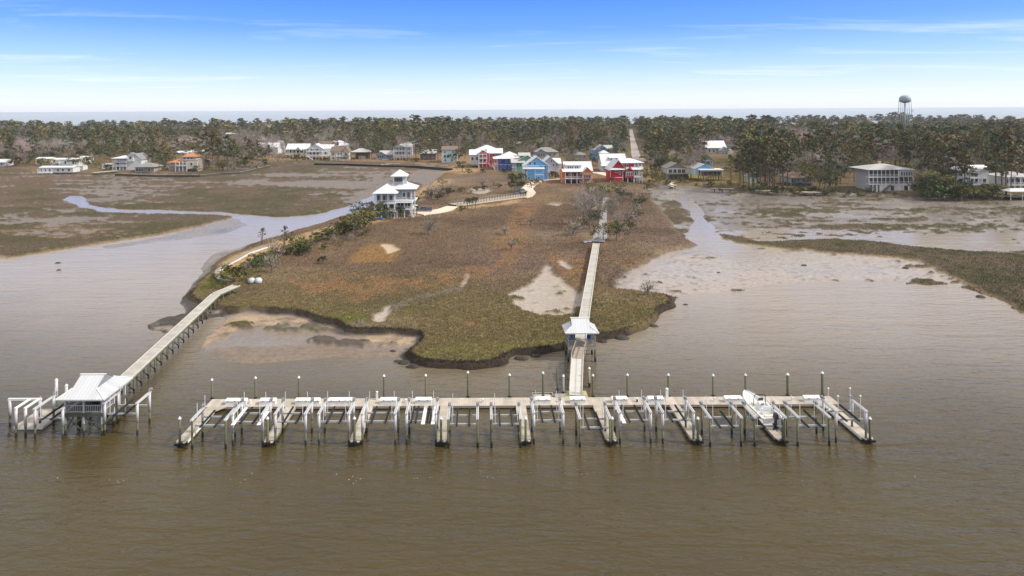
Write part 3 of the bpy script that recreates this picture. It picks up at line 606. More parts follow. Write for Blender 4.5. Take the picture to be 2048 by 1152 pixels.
for (a, b, wt, lb, bd, zc) in LIFTS:
    yf = 76.7 if wt else 75.9
    bk = (-.42,.42)
    if lb.startswith('white-sleeved boat lift carrying'): bk = (-.66,-.36,.42,.62)
    o = boat_lift(a, b, wt, yf, 2.85, 3.42 if wt else 3.15, lb, bd, zc, bk, 2 if a < 1000 and not wt else 4)
    if a > 1660:
        for ch in [c for c in o.children if c.name.startswith('guide_pole')]:
            v = ch.data.vertices[0].co; zt = max(q.co.z for q in ch.data.vertices)
            xs = sum(q.co.x for q in ch.data.vertices)/len(ch.data.vertices); ys = sum(q.co.y for q in ch.data.vertices)/len(ch.data.vertices)
            MB().lathe([(.02, zt-.02), (.12, zt+.08), (.12, zt+.16), (.02, zt+.26)], 8, (xs, ys)).build('ball', m_pvc, ch)

# --- the white motor boat on its lift
def motor_boat(x, y, z):
    o = empty('motor_boat', (x, y, z), 0, 'white centre console motor boat with outboard engine raised on a lift', 'boat')
    L, B = 7.0, 1.22
    st = [(0, 1.0, .62), (.15, 1.0, .66), (.35, 1.0, .70), (.55, .98, .74), (.72, .86, .80), (.85, .62, .87), (.94, .36, .93), (1.0, .06, 1.0)]
    V = []; Fc = []; n = 9
    for t_, wv, sh in st:
        yy = t_*L; hb = B*wv; keel = 0 if t_ < .7 else (t_-.7)/.3*.55
        for p in ((-hb, sh), (-hb*1.02, sh*.8), (-hb*.86, .36+keel*.5), (-hb*.45, .16+keel*.8), (0, keel), (hb*.45, .16+keel*.8), (hb*.86, .36+keel*.5), (hb*1.02, sh*.8), (hb, sh)): V.append((p[0], yy, p[1]))
    for i in range(len(st)-1):
        for j in range(n-1): a = i*n+j; Fc.append((a, a+n, a+n+1, a+1))
    Fc.append(tuple(range(n-1, -1, -1))[::-1])
    MB().add(V, Fc).build('hull', material('hull_gelcoat', (.66,.76,.80), .25, var=.04), o, True)
    # gunwale and cockpit liner
    g = MB(); P = []; 
    for t_, wv, sh in st:
        yy = t_*L; hb = B*wv; inn = max(hb-.16, .02)
        P.append([(-hb, yy, sh), (-inn, yy, sh+.03), (-inn, yy, sh-(.34 if t_ < .75 else .08)), (inn, yy, sh-(.34 if t_ < .75 else .08)), (inn, yy, sh+.03), (hb, yy, sh)])
    V = [p for r_ in P for p in r_]; Fc = [(i*6+j, i*6+j+1, i*6+6+j+1, i*6+6+j) for i in range(len(P)-1) for j in range(5)]
    g.add(V, Fc).build('deck', material('deck_gelcoat', (.80,.80,.79), .35, var=.05), o)
    MB().box(-B*.98, B*.98, -.06, .16, .12, .72).build('transom', m_white, o)
    cns = MB().add([(-.36,2.5,.4),(.36,2.5,.4),(.36,3.5,.4),(-.36,3.5,.4),(-.36,2.6,1.25),(.36,2.6,1.25),(.30,3.1,1.35),(-.30,3.1,1.35)], [(0,3,2,1),(4,5,6,7),(0,1,5,4),(1,2,6,5),(2,3,7,6),(3,0,4,7)]).build('console', m_white, o)
    MB().add([(-.32,3.08,1.30),(.32,3.08,1.30),(.28,2.95,1.75),(-.28,2.95,1.75)], [(0,1,2,3)]).build('windscreen', material('dark_glass', (.02,.03,.04), .1), cns)
    MB().lathe([(.17,1.18),(.17,1.22)], 10, (.0, 2.5)).build('wheel', m_black, cns)
    MB().box(-.45, .45, 1.55, 2.1, .38, .95).box(-.45, .45, 1.5, 1.6, .95, 1.35).build('helm_seat', m_white, o)
    MB().box(-.5, .5, 3.7, 4.4, .40, .72).build('cushion', material('cream_cushion', (.66,.60,.52), .7), o)
    MB().box(-.85, .85, .2, .65, .5, .82).build('stern_bench', material('cream_cushion', (.66,.60,.52), .7), o)
    MB().tube([(-.72,3.3,.75),(-.68,3.25,1.8),(-.5,3.2,2.0),(.5,3.2,2.0),(.68,3.25,1.8),(.72,3.3,.75)], [.04]*6).build('roll_bar', m_black, o)
    for sx in (-1, 1): MB().tube([(sx*.95,3.6,.82),(sx*.88,4.6,1.0),(sx*.62,5.6,1.12),(sx*.15,6.5,1.22)], [.02]*4, 5).build('bow_rail', m_alu, o)
    e = MB().add([(-.22,-.75,.85),(.22,-.75,.85),(.24,-.15,.85),(-.24,-.15,.85),(-.17,-.68,1.38),(.17,-.68,1.38),(.19,-.25,1.45),(-.19,-.25,1.45)], [(0,3,2,1),(4,5,6,7),(0,1,5,4),(1,2,6,5),(2,3,7,6),(3,0,4,7)]).build('outboard_engine', m_black, o)
    MB().box(-.09,.09,-.55,-.25,-.35,.85).box(-.15,.15,-.8,-.2,-.15,-.11).cyl((0,-.7,-.35),(0,-.2,-.35),.07).build('engine_leg', m_black, e)
    MB().lathe([(.16,-.70),(.16,-.68)], 8).build('propeller', m_motor, e).matrix_local = Matrix.Translation((0,-.7,-.35)) @ Matrix.Rotation(R(90),4,'X') @ Matrix.Translation((0,0,.69))
    return o
bx = ((1543-XC)*76.6/F)
mb_ = motor_boat(bx, 76.4, 2.2)
mb_.rotation_euler.z = R(4.5)

# --- things standing on the dock
def dock_box(pc, wpx, label):
    y = 86.45; x = (pc-XC)*y/F; w = wpx*y/F/2
    o = empty('dock_box', (x, y, DZ), 0, label, 'dock box', 'white storage boxes on the floating dock')
    MB().box(-w+.03, w-.03, -.32, .32, 0, .46).build('bin', m_boxwhite, o)
    MB().add([(-w,-.37,.46),(w,-.37,.46),(w,.37,.46),(-w,.37,.46),(-w,-.37,.52),(w,-.37,.52),(w-.06,.3,.66),(-w+.06,.3,.66),(w,.37,.52),(-w,.37,.52)],
             [(0,3,2,1),(4,5,6,7),(0,1,5,4),(3,9,8,2),(1,2,8,5),(5,8,6),(0,4,9,3),(4,7,9),(7,6,8,9)]).build('lid', m_white, o)
    for sx in (-.5, .5): MB().box(sx*w-.08, sx*w+.08, -.40, -.371, .44, .56).build('latch', m_motor, o)
bl = ['nearest the left end of the dock', 'second from the left end', 'left one of the pair left of the third finger', 'right one of the pair left of the third finger', 'beside the white power pedestal', 'between the power pedestal and the fourth finger', 'in front of the small railed platform', 'at the foot of the gangway', 'first to the right of the gangway', 'just left of the right power pedestal', 'left of the boat bow', 'at the right end of the dock behind the last lifts', 'long low one right of the second finger', 'short one of the group by the second finger']
for i, (pc, wp) in enumerate([(462,27),(533,33),(669,32),(694,20),(774,34),(844,33),(1082,32),(1152,32),(1236,32),(1308,32),(1463,35),(1621,34),(603,30),(629,17)]):
    dock_box(pc, wp, 'white plastic dock box '+bl[i])
dock_box(484, 15, 'small white dock box beside the leftmost long one')
def pedestal(pc, yy, h, r, label, dark=False):
    x = (pc-XC)*yy/F
    o = empty('power_pedestal', (x, yy, DZ), 0, label, 'pedestal', 'white pedestals on the floating dock')
    MB().box(-r, r, -r, r, 0, h).build('post', m_white, o)
    MB().lathe([(r*1.35, h-.02), (r*1.35, h+.06), (.02, h+r*1.2)], 8).build('light_cap', m_pvc, o)
    if dark: MB().box(-r*.9, r*.9, -r-.05, -r-.002, .02, .3).build('socket_panel', m_black, o)
pedestal(751, 87.6, .95, .12, 'tall white power pedestal on the left half of the dock')
pedestal(1331, 87.6, 1.15, .16, 'tall white power pedestal on the right half of the dock')
for pc, lb, d in ((497.5, 'low white pedestal by the leftmost dock boxes', 0), (808.5, 'low white pedestal left of the fourth finger', 0), (962, 'low white pedestal alone on the bare deck', 0), (1115, 'low white pedestal left of the gangway foot', 0), (1271, 'low white pedestal with a dark panel', 1), (1426, 'low white pedestal near the seventh finger', 0), (1582, 'low white pedestal right of the boat', 0)):
    pedestal(pc, 86.6, .38, .11, lb, d)

# --- gangway, pavilion and walkway of the middle pier
def pier(name, pts, width, zd, label, bay=3.0, curb=True, brace=False, z_end=None, mat=None):
    """deck along a polyline of (x, y); piles in pairs under it"""
    o = empty(name, (pts[0][0], pts[0][1], 0), 0, label, 'pier')
    ox, oy = pts[0]; tot = sum(math.dist(pts[i], pts[i+1]) for i in range(len(pts)-1)); run = 0
    z1 = zd if z_end is None else z_end
    for i in range(len(pts)-1):
        a = Vector((pts[i][0]-ox, pts[i][1]-oy)); b = Vector((pts[i+1][0]-ox, pts[i+1][1]-oy)); d = (b-a); L = d.length; d.normalize(); n = Vector((-d.y, d.x))
        za = zd+(z1-zd)*run/tot; zb = zd+(z1-zd)*(run+L)/tot
        ov = .0
        dk = MB().bar((a.x, a.y, za-.05), (b.x, b.y, zb-.05), width, .1).build('deck', mat or m_pierdeck, o)
        for sg in (-1, 1):
            e = n*(width/2-.06)*sg
            MB().bar((a.x+e.x, a.y+e.y, za-.24), (b.x+e.x, b.y+e.y, zb-.24), .08, .24).build('stringer', m_darkpile, o)
            if curb:
                e = n*(width/2-.07)*sg
                MB().bar((a.x+e.x, a.y+e.y, za+.09), (b.x+e.x, b.y+e.y, zb+.09), .1, .1).build('curb_rail', material('pale_rail', lin(205,198,182), .8, var=.12), o)
        k = int(L/bay)
        for q in range(k+1):
            t_ = (q+.5)*L/(k+1); zz = za+(zb-za)*t_/L; ps = []
            for sg in (-1, 1):
                c = a+d*t_+n*(width/2-.12)*sg; ps.append(c)
                MB().cyl((c.x, c.y, -1.2), (c.x, c.y, zz-.11), .12, .11, 8).build('pile', m_darkpile, o, True)
            MB().bar((ps[0].x, ps[0].y, zz-.45), (ps[1].x, ps[1].y, zz-.45), .07, .2).build('cross_beam', m_darkpile, o)
            if brace:
                MB().bar((ps[0].x, ps[0].y, .35), (ps[1].x, ps[1].y, zz-.5), .06, .16).build('cross_brace', m_darkpile, o)
        run += L
    return o
PZ = 2.2
pA = (17.0, 108.0); pF = W(1192.5, 487, PZ)
yy = 96.8
pa = ((1153-XC)/F*yy, yy)
cxp = (1160.5-XC)/F*102.0
pier('marsh_walkway', [(cxp+.25, 104.7), (pF.x, pF.y)], 1.75, PZ, 'long raised wooden walkway crossing the marsh to the roofed pavilion', bay=3.4)
# pavilion
pav = empty('pier_pavilion', (cxp, 102.0, 0), 0, 'white-roofed open pavilion on piles midway along the middle pier', 'pavilion')
PW, PD = 2.1, 4.9
MB().box(-PW, PW, -.5+.0, 2.7+.0, PZ-.1, PZ).build('deck', material('pav_deck', lin(176,164,150), .8, var=.2, stripe=(1,.3,.3)), pav)
MB().box(-PW, PW, -.56, -.5, PZ-.42, PZ-.05).build('rim_board', m_pilegrey, pav); MB().box(-PW, PW, 2.7, 2.76, PZ-.42, PZ-.05).build('rim_board', m_pilegrey, pav)
for sx in (-1, 1):
    for yq in (-.4, 2.6):
        p = MB().cyl((sx*(PW-.1), yq, -1.4), (sx*(PW-.1), yq, 1.75), .17, .17, 8).build('pile', m_darkpile, pav, True)
        MB().box(sx*(PW-.1)-.09, sx*(PW-.1)+.09, yq-.09, yq+.09, 1.7, 4.3).build('post', m_pilegrey, pav)
    rl = MB()
    for zz in (PZ+.12, PZ+.95): rl.box(sx*PW-.03, sx*PW+.03, -.3, 2.5, zz, zz+.07)
    for k in range(18): rl.box(sx*PW-.015, sx*PW+.015, -.25+k*.155, -.21+k*.155, PZ+.19, PZ+.95)
    x0, x1 = (sx*.75, sx*(PW-.2)) if sx > 0 else (sx*(PW-.2), sx*.75)
    for zz in (PZ+.12, PZ+.95): rl.box(x0, x1, -.53, -.47, zz, zz+.07)
    for k in range(9): rl.box(x0+k*(x1-x0)/9, x0+k*(x1-x0)/9+.04, -.515, -.485, PZ+.19, PZ+.95)
    rl.build('railing', m_pilegrey, pav)
def gable_hip_roof(parent, x0, x1, y0, y1, ze, zm, zr, rx0, rx1, mat, mat_side, inset=None, thick=.14):
    """low hips at both ends with a short gable above them"""
    cy = (y0+y1)/2; fr = (zm-ze)/(zr-ze)
    if inset is None: inset = fr
    ym0 = y0+(cy-y0)*fr; ym1 = y1-(y1-cy)*fr
    V = [(x0,y0,ze),(x1,y0,ze),(x1,y1,ze),(x0,y1,ze),(rx0,ym0,zm),(rx1,ym0,zm),(rx1,ym1,zm),(rx0,ym1,zm),(rx0,cy,zr),(rx1,cy,zr)]
    r = MB().add(V, [(0,1,5,4),(4,5,9,8),(2,3,7,6),(6,7,8,9),(3,2,1,0)])
    r.box(x0, x1, y0-.03, y0, ze-thick, ze+.02).box(x0, x1, y1, y1+.03, ze-thick, ze+.02).box(x0-.03, x0, y0, y1, ze-thick, ze+.02).box(x1, x1+.03, y0, y1, ze-thick, ze+.02)
    ro = r.build('roof', mat, parent)
    MB().add([V[i] for i in (1,2,6,5)], [(0,1,2,3)]).build('hip_slope', mat_side, ro); MB().add([V[i] for i in (3,0,4,7)], [(0,1,2,3)]).build('hip_slope', mat_side, ro)
    MB().add([(rx0+.03,ym0,zm),(rx0+.03,cy,zr),(rx0+.03,ym1,zm)], [(0,1,2)]).build('gable_vent', m_motor, ro)
    MB().add([(rx1-.03,ym0,zm),(rx1-.03,ym1,zm),(rx1-.03,cy,zr)], [(0,1,2)]).build('gable_vent', m_motor, ro)
    MB().bar((rx0-.12,cy,zr+.02),(rx1+.12,cy,zr+.02),.22,.06).bar((x0,y0,ze+.03),(rx0,ym0,zm+.03),.16,.05).bar((x1,y0,ze+.03),(rx1,ym0,zm+.03),.16,.05).bar((x1,y1,ze+.03),(rx1,ym1,zm+.03),.16,.05).bar((x0,y1,ze+.03),(rx0,ym1,zm+.03),.16,.05).build('ridge_cap', m_white, ro)
    return ro
gable_hip_roof(pav, -2.5, 2.5, -.75, 3.2, 4.35, 5.1, 6.05, -1.4, 1.35, m_roofmetal, m_roofmetal_y)
# what is stored under the roof
for (sx, lb, mm) in ((1, 'blue kayak standing under the right side of the pier pavilion roof', m_blue), (-1, 'blue and white kayak stowed under the left side of the pier pavilion roof', material('blue_white', (.08,.14,.34), .5, var=.8, scale=6))):
    k = empty('kayak', (cxp+sx*1.35, 102.35, PZ), 0, lb, 'kayak')
    prof = [(0,.02),(.3,.22),(.7,.32),(1.1,.33),(1.6,.25),(2.0,.04)]; V = []; n = 8
    for yy_, r_ in prof:
        for j in range(n): an = 2*math.pi*j/n; V.append((r_*math.cos(an)*1.05, yy_-.1, .95+r_*.7*math.sin(an)))
    Fc = [(i*n+j, i*n+(j+1) % n, (i+1)*n+(j+1) % n, (i+1)*n+j) for i in range(len(prof)-1) for j in range(n)]
    MB().add(V, Fc).build('hull', mm, k, True)
    MB().lathe([(.2,1.16),(.24,1.2),(.2,1.22)], 10, (0,.85)).build('cockpit_rim', m_black, k)
    MB().box(-.3,.3,.2,.3,0,.72).box(-.3,.3,1.4,1.5,0,.72).build('cradle', m_pilegrey, k)
# ramp from the pavilion, then the gangway down to the floating dock
y0r, y1r = 101.45, 96.7; xr0, xr1 = cxp-.1, (1152.5-XC)/F*96.7
rp = empty('fixed_ramp', (0, 0, 0), 0, 'short brown wooden ramp with handrails leading down from the pavilion', 'ramp')
MB().bar((xr0,y0r,PZ-.06),(xr1,y1r,PZ-.06),1.6,.12).build('deck', material('ramp_deck', lin(166,150,136), .8, var=.25, stripe=(1,.3,.3)), rp)
for sg in (-1, 1):
    MB().bar((xr0+sg*.8,y0r,PZ+.95),(xr1+sg*.8,y1r,PZ+.95),.12,.06).build('handrail', m_pilegrey, rp)
    for k in range(4):
        t_ = k/3; xx = xr0+(xr1-xr0)*t_+sg*.8; yq = y0r+(y1r-y0r)*t_
        MB().box(xx-.05, xx+.05, yq-.05, yq+.05, PZ-.5, PZ+.93).build('rail_post', m_pilegrey, rp)
for sg in (-1, 1): MB().cyl((xr1+sg*.62, y1r+.4, -1.4), (xr1+sg*.62, y1r+.4, PZ-.13), .13, .13, 8).build('pile', m_darkpile, rp, True)
gw = empty('gangway', (0, 0, 0), 0, 'pale metal gangway sloping down from the ramp to the floating dock', 'gangway')
gx0, gy0, gx1, gy1 = xr1, 96.66, (1148.5-XC)/F*88.3, 88.3
MB().bar((gx0,gy0,PZ-.02),(gx1,gy1,DZ+.1),1.55,.12).build('walking_surface', material('gangway_mesh', lin(196,194,188), .6, var=.1, stripe=(1,.6,.12)), gw)
for sg in (-1, 1):
    MB().bar((gx0+sg*.82,gy0,PZ+.1),(gx1+sg*.82,gy1,DZ+.22),.09,.3).build('side_beam', material('pale_rail', lin(205,198,182), .8), gw)
    MB().bar((gx0+sg*.82,gy0,PZ+.95),(gx1+sg*.82,gy1,DZ+1.0),.05,.05).build('handrail', m_alu, gw)
    for k in range(7):
        t_ = k/6; xx = gx0+(gx1-gx0)*t_+sg*.82; yq = gy0+(gy1-gy0)*t_; zq_ = PZ+.1+(DZ+.2-PZ-.1)*t_
        MB().bar((xx,yq,zq_),(xx,yq,zq_+.86),.05,.05).build('stanchion', m_alu, gw)
MB().box(gx1-.78, gx1+.78, gy1-.5, gy1-.02, DZ+.005, DZ+.03).build('landing_plate', m_alu, gw)

# --- left pier with gazebo, its own lifts and float
gz = empty('pier_gazebo', (-46.2, 79.2, 0), 0, 'white-roofed gazebo with railings on tall piles at the end of the left pier', 'gazebo')
GW_, GD, FZ = 2.25, 5.2, 2.6
MB().box(-GW_, GW_, 0, GD, FZ-.12, FZ).build('deck', material('shade_toned_deck', (.13,.115,.10), .85, var=.3, stripe=(0,.28,.3)), gz)  # deck colour darkened to stand in for the shade under the gazebo roof
MB().box(-GW_-.05, GW_+.05, -.06, -.002, FZ-.4, FZ-.02).box(GW_+.002, GW_+.06, 0, GD, FZ-.4, FZ-.02).box(-GW_-.06, -GW_-.002, 0, GD, FZ-.4, FZ-.02).build('rim_board', m_darkpile, gz)
for yq in (.1, 2.6, 5.1):
    for xq in (-GW_+.12, 0, GW_-.12):
        if xq == 0 and yq == 2.6: continue
        p = MB().cyl((xq, yq, -1.4), (xq, yq, 1.35), .16, .16, 8).build('pile', m_darkpile, gz, True)
        MB().box(xq-.10, xq+.10, yq-.10, yq+.10, 1.3, 4.35).build('post', m_sleeve, p)
def rail_run(a, b, z, parent, mat, h=.85, gap=.19):
    a, b = Vector(a), Vector(b); d = b-a; m = MB(); nn = int(d.length/gap)
    for zz in (.1, h): m.bar((a.x,a.y,z+zz), (b.x,b.y,z+zz), .06, .07)
    for k in range(1, nn): p = a+d*k/nn; m.bar((p.x,p.y,z+.14), (p.x,p.y,z+h-.04), .035, .035)
    return m.build('railing', mat, parent)
rail_run((-GW_+.25,.1), (-.14,.1), FZ, gz, m_sleeve); rail_run((.14,.1), (GW_-.25,.1), FZ, gz, m_sleeve)
rail_run((GW_-.12,.3), (GW_-.12,2.4), FZ, gz, m_sleeve); rail_run((-GW_+.12,.3), (-GW_+.12,2.4), FZ, gz, m_sleeve)
for (a, b) in (((-GW_+.12,.1,.5),(-.1,.1,2.1)), ((-.1,.1,.5),(-GW_+.12,.1,2.1)), ((.1,.1,.5),(GW_-.12,.1,2.1)), ((GW_-.12,.1,.5),(.1,.1,2.1)), ((GW_-.12,.2,.5),(GW_-.12,2.6,2.1)), ((GW_-.12,2.6,.5),(GW_-.12,5.0,2.1)), ((-GW_+.12,.2,.5),(-GW_+.12,2.6,2.1))):
    MB().bar(a, b, .07, .18).build('cross_brace', m_darkpile, gz)
gable_hip_roof(gz, -2.85, 2.75, -.6, 5.85, 4.4, 5.15, 6.1, -1.75, 1.1, m_roofmetal, m_roofmetal_y)
MB().box(-1.6, 1.6, 4.2, 4.9, FZ, FZ+.45).build('bench', m_darkpile, gz)
MB().box(-.3, .3, 2.4, 3.0, FZ, FZ+.9).build('table', m_black, gz)
# pier behind the gazebo
e1 = W(432, 588, 2.3); e2 = W(470, 572, 2.2)
pier('shore_pier', [(-46.55, 84.9), (e1.x, e1.y), (e2.x+.3, e2.y)], 1.8, 2.3, 'long pale pier on braced piles running from the left gazebo to the sandy point', bay=2.6, brace=True)
pl = empty('pier_side_platform', (-47.9, 88.2, 0), 0, 'small square side platform on the pier behind the gazebo roof', 'platform')
MB().box(-1.9, .33, -1.2, 1.0, 2.14, 2.24).build('deck', m_pierdeck, pl)
for xq, yq in ((-1.8,-1.1),(-1.8,.9),(.1,-1.1),(.1,.9)): MB().cyl((xq,yq,-1.3),(xq,yq,2.13),.1,n=8).build('pile', m_darkpile, pl)

def gazebo_lift(fl, fr, yf, depth, label, zc=2.2, tops=3.6):
    xl, xr = (fl-XC)/F*yf, (fr-XC)/F*yf
    o = boat_lift(fl, fr, True, yf, depth, tops, label, (), zc, (-.3,.3), 2)
    o['group'] = 'boat lifts beside the gazebo'
gazebo_lift(206.5, 271.5, 79.3, 2.95, 'white-sleeved boat lift on the right side of the gazebo', 2.3)
gazebo_lift(67, 122.5, 78.5, 3.4, 'white-sleeved boat lift squeezed between the left float and the gazebo', 2.2, 3.35)
fl = empty('floating_platform', (-53.6, 83.0, 0), 0, 'low rectangular floating platform left of the gazebo', 'dock')
MB().box(-1.65, 1.65, -2.3, 2.4, .3, .4).build('deck', m_deck, fl)
MB().box(-1.68, 1.68, -2.34, -2.302, .05, .38).box(-1.69, -1.652, -2.3, 2.4, .05, .38).box(1.652, 1.69, -2.3, 2.4, .05, .38).build('side_board', m_white, fl)
MB().box(-1.5, 1.5, -2.2, 2.3, -.25, .29).build('float', m_float, fl)
jl = empty('jet_ski_lift', ((46-XC)/F*80, 80.0, 0), 0, 'four white-sleeved posts with a cross beam standing on the far left', 'boat lift')
ox = jl.location.x
def post(px, yq, top, par):
    x = (px-XC)/F*yq - ox; p = MB().cyl((x, yq-80, -1.4), (x, yq-80, 1.3), .14, n=8).build('pile', m_darkpile, par, True)
    MB().cyl((x, yq-80, 1.25), (x, yq-80, top), .17, n=10).build('pile_sleeve', m_sleeve, p, True); return x
x1 = post(17, 81.6, 3.1, jl); x4 = post(77, 81.6, 3.1, jl); x2 = post(29, 78.9, 3.25, jl); x3 = post(48, 78.9, 3.25, jl)
MB().box(x1-.2, x4+.2, 1.5, 1.7, 3.1, 3.35).build('rear_beam', m_white, jl)
MB().box(x2-.1, x2+.1, -1.3, 1.48, 3.25, 3.45).build('side_beam', m_white, jl); MB().box(x3-.1, x3+.1, -1.3, 1.48, 3.25, 3.45).build('side_beam', m_white, jl)
def sleeved_post(px, yq, top, label):
    o = empty('mooring_post', ((px-XC)/F*yq, yq, 0), 0, label, 'piling')
    MB().cyl((0,0,-1.4),(0,0,1.3),.15,n=8).build('pile', m_darkpile, o, True); MB().cyl((0,0,1.25),(0,0,top),.18,n=10).build('pile_sleeve', m_sleeve, o, True)
    MB().lathe([(.2,top-.02),(.2,top+.06),(.03,top+.25)], 10).build('cap', m_white, o)
sleeved_post(110, 85.6, 3.9, 'tall white-sleeved post behind the floating platform on the far left')
sleeved_post(130, 84.6, 3.6, 'white-sleeved post half hidden behind the left eave of the gazebo')
# ================================================================== HOUSES
def wallm(name, c, st=True): return material(name, c, .8, var=.10, scale=.6, stripe=(2, .34, .13) if st else None)
w_white = wallm('white_siding', (.66,.66,.65)); w_grey = wallm('grey_siding', (.36,.38,.40)); w_bluegrey = wallm('blue_grey_siding', (.25,.30,.37))
w_pink = wallm('coral_red_siding', (.66,.07,.085)); w_red = wallm('red_siding', (.50,.018,.028)); w_blue = wallm('deep_blue_siding', (.018,.085,.42))
w_lblue = wallm('sky_blue_siding', (.13,.40,.74)); w_green = wallm('sea_green_siding', (.16,.42,.28)); w_orange = wallm('orange_siding', (.80,.20,.018))
w_cream = wallm('cream_siding', (.55,.48,.38)); w_tan = wallm('tan_siding', (.33,.27,.22)); w_brown = wallm('brown_siding', (.15,.105,.08)); w_lgreen = wallm('pale_green_siding', (.40,.55,.33))
w_teal = wallm('pale_teal_siding', (.48,.62,.64)); w_lgrey = wallm('light_grey_siding', (.52,.52,.54)); w_bright = wallm('bright_blue_siding', (.06,.33,.62)); w_dgreen = wallm('dark_green_siding', (.10,.19,.13)); w_navy = wallm('slate_siding', (.10,.11,.16))
r_white = material('white_metal_roof', (.64,.65,.67), .5, var=.08, stripe=(0, .9, .18)); r_grey = material('grey_shingle_roof', (.23,.225,.22), .9, var=.18, scale=3); r_lgrey = material('pale_shingle_roof', (.42,.41,.40), .9, var=.15, scale=3)
r_brown = material('brown_shingle_roof', (.19,.13,.10), .9, var=.2, scale=3); r_orange = material('terracotta_roof', (.45,.19,.09), .85, var=.2, scale=3); r_dark = material('dark_shingle_roof', (.075,.075,.085), .9, var=.2, scale=3)
m_trim = material('house_trim', (.74,.74,.73), .55, var=.05); m_glass = material('window_glass', (.025,.04,.05), .08, var=.4, spec=.8); m_screen = material('porch_screen', (.06,.055,.055), .7, var=.3); m_stilt = material('stilt_timber', (.20,.16,.12), .85, var=.25)
m_concrete = material('pale_concrete', (.48,.45,.41), .85, var=.15)
FOOT = []
class House:
    def __init__(s, px, py, label, rz=0, cat='house', name='house', group=None):
        p = G(px, py); s.k = p.y/F; s.o = empty(name, (p.x, p.y, p.z-.12), R(rz), label, cat, group); s.P = p; FOOT.append([p.x, p.y, 0])
    def foot(s, x0, x1, d1): FOOT[-1][2] = max(FOOT[-1][2], (x1-x0)*s.k/2+1, d1/2); FOOT[-1][1] = max(FOOT[-1][1], s.P.y+d1/2)
    def block(s, x0, x1, d0, d1, z0, z1, m, name='wall'):
        k = s.k; s.foot(x0, x1, d1); r = MB().box(x0*k, x1*k, d0, d1, z0*k, z1*k).build(name, m, s.o)
        if name == 'wall':
            c = MB()
            for xx in (x0*k, x1*k): c.box(xx-.09, xx+.09, d0-.04, d0+.1, z0*k, z1*k)
            c.box(x0*k+.095, x1*k-.095, d0-.035, d0-.003, z1*k-.25, z1*k-.02).build('trim', m_trim, r)
        return r
    def gx(s, x0, x1, d0, d1, z, h, m, wm, oh=.5):
        k = s.k; x0 *= k; x1 *= k; z *= k; h *= k; c = (d0+d1)/2; sl = h/(c-d0); o = s.o
        r = MB()
        r.bar(((x0+x1)/2, d0-oh, z-sl*oh+.1), ((x0+x1)/2, c, z+h+.1), x1-x0+2*oh, .16).bar(((x0+x1)/2, d1+oh, z-sl*oh+.1), ((x0+x1)/2, c, z+h+.1), x1-x0+2*oh-.01, .16)
        ro = r.build('roof', m, o)
        for xx in (x0, x1): MB().add([(xx, d0, z), (xx, d1, z), (xx, c, z+h), (xx-(.1 if xx > 0 else -.1), d0+.1, z), (xx-(.1 if xx > 0 else -.1), d1-.1, z), (xx-(.1 if xx > 0 else -.1), c, z+h-.05)], [(0,1,2),(5,4,3),(0,3,4,1),(1,4,5,2),(2,5,3,0)]).build('gable', wm, o)
        return ro
    def gy(s, x0, x1, d0, d1, z, h, m, wm, oh=.5):
        k = s.k; x0 *= k; x1 *= k; z *= k; h *= k; c = (x0+x1)/2; sl = h/(c-x0); o = s.o
        r = MB(); ym = (d0+d1)/2; L = d1-d0+2*oh
        for sg in (-1, 1):
            xe = x0-oh if sg < 0 else x1+oh
            A = [(xe, d0-oh, z-sl*oh+.02), (c, d0-oh, z+h+.02), (c, d1+oh, z+h+.02), (xe, d1+oh, z-sl*oh+.02)]
            B = [(p[0], p[1], p[2]+.17) for p in A]; f = [(3,2,1,0),(4,5,6,7),(0,1,5,4),(1,2,6,5),(2,3,7,6),(3,0,4,7)]
            if sg > 0: f = [tuple(reversed(q)) for q in f]
            r.add(A+B, f)
        ro = r.build('roof', m, o)
        MB().add([(x0, d0, z), (x1, d0, z), (c, d0, z+h), (x0, d1, z), (x1, d1, z), (c, d1, z+h)], [(0,1,2),(5,4,3),(0,3,4,1)]).build('gable', wm, o)
        return ro
    def hip(s, x0, x1, d0, d1, z, h, m, oh=.5, ridge=None):
        k = s.k; x0 = x0*k-oh; x1 = x1*k+oh; z *= k; h *= k; d0 -= oh; d1 += oh; w = x1-x0; d = d1-d0
        if ridge is None: ridge = max(0, w-d)
        c = (x0+x1)/2; cd = (d0+d1)/2; rd = max(0, d-w) if ridge == 0 else 0
        V = [(x0,d0,z),(x1,d0,z),(x1,d1,z),(x0,d1,z),(x0,d0,z+.16),(x1,d0,z+.16),(x1,d1,z+.16),(x0,d1,z+.16),(c-ridge/2-.01,cd-rd/2-.01,z+h),(c+ridge/2+.01,cd-rd/2-.01,z+h),(c+ridge/2+.01,cd+rd/2+.01,z+h),(c-ridge/2-.01,cd+rd/2+.01,z+h)]
        return MB().add(V, [(3,2,1,0),(0,1,5,4),(1,2,6,5),(2,3,7,6),(3,0,4,7),(4,5,9,8),(5,6,10,9),(6,7,11,10),(7,4,8,11),(8,9,10,11)]).build('roof', m, s.o)
    def shed(s, x0, x1, d0, d1, z0, z1, m, oh=.3, name='porch_roof'):
        k = s.k; return MB().bar(((x0+x1)/2*k, d0-oh, z0*k+.05), ((x0+x1)/2*k, d1, z1*k+.05), (x1-x0)*k+2*oh, .14).build(name, m, s.o)
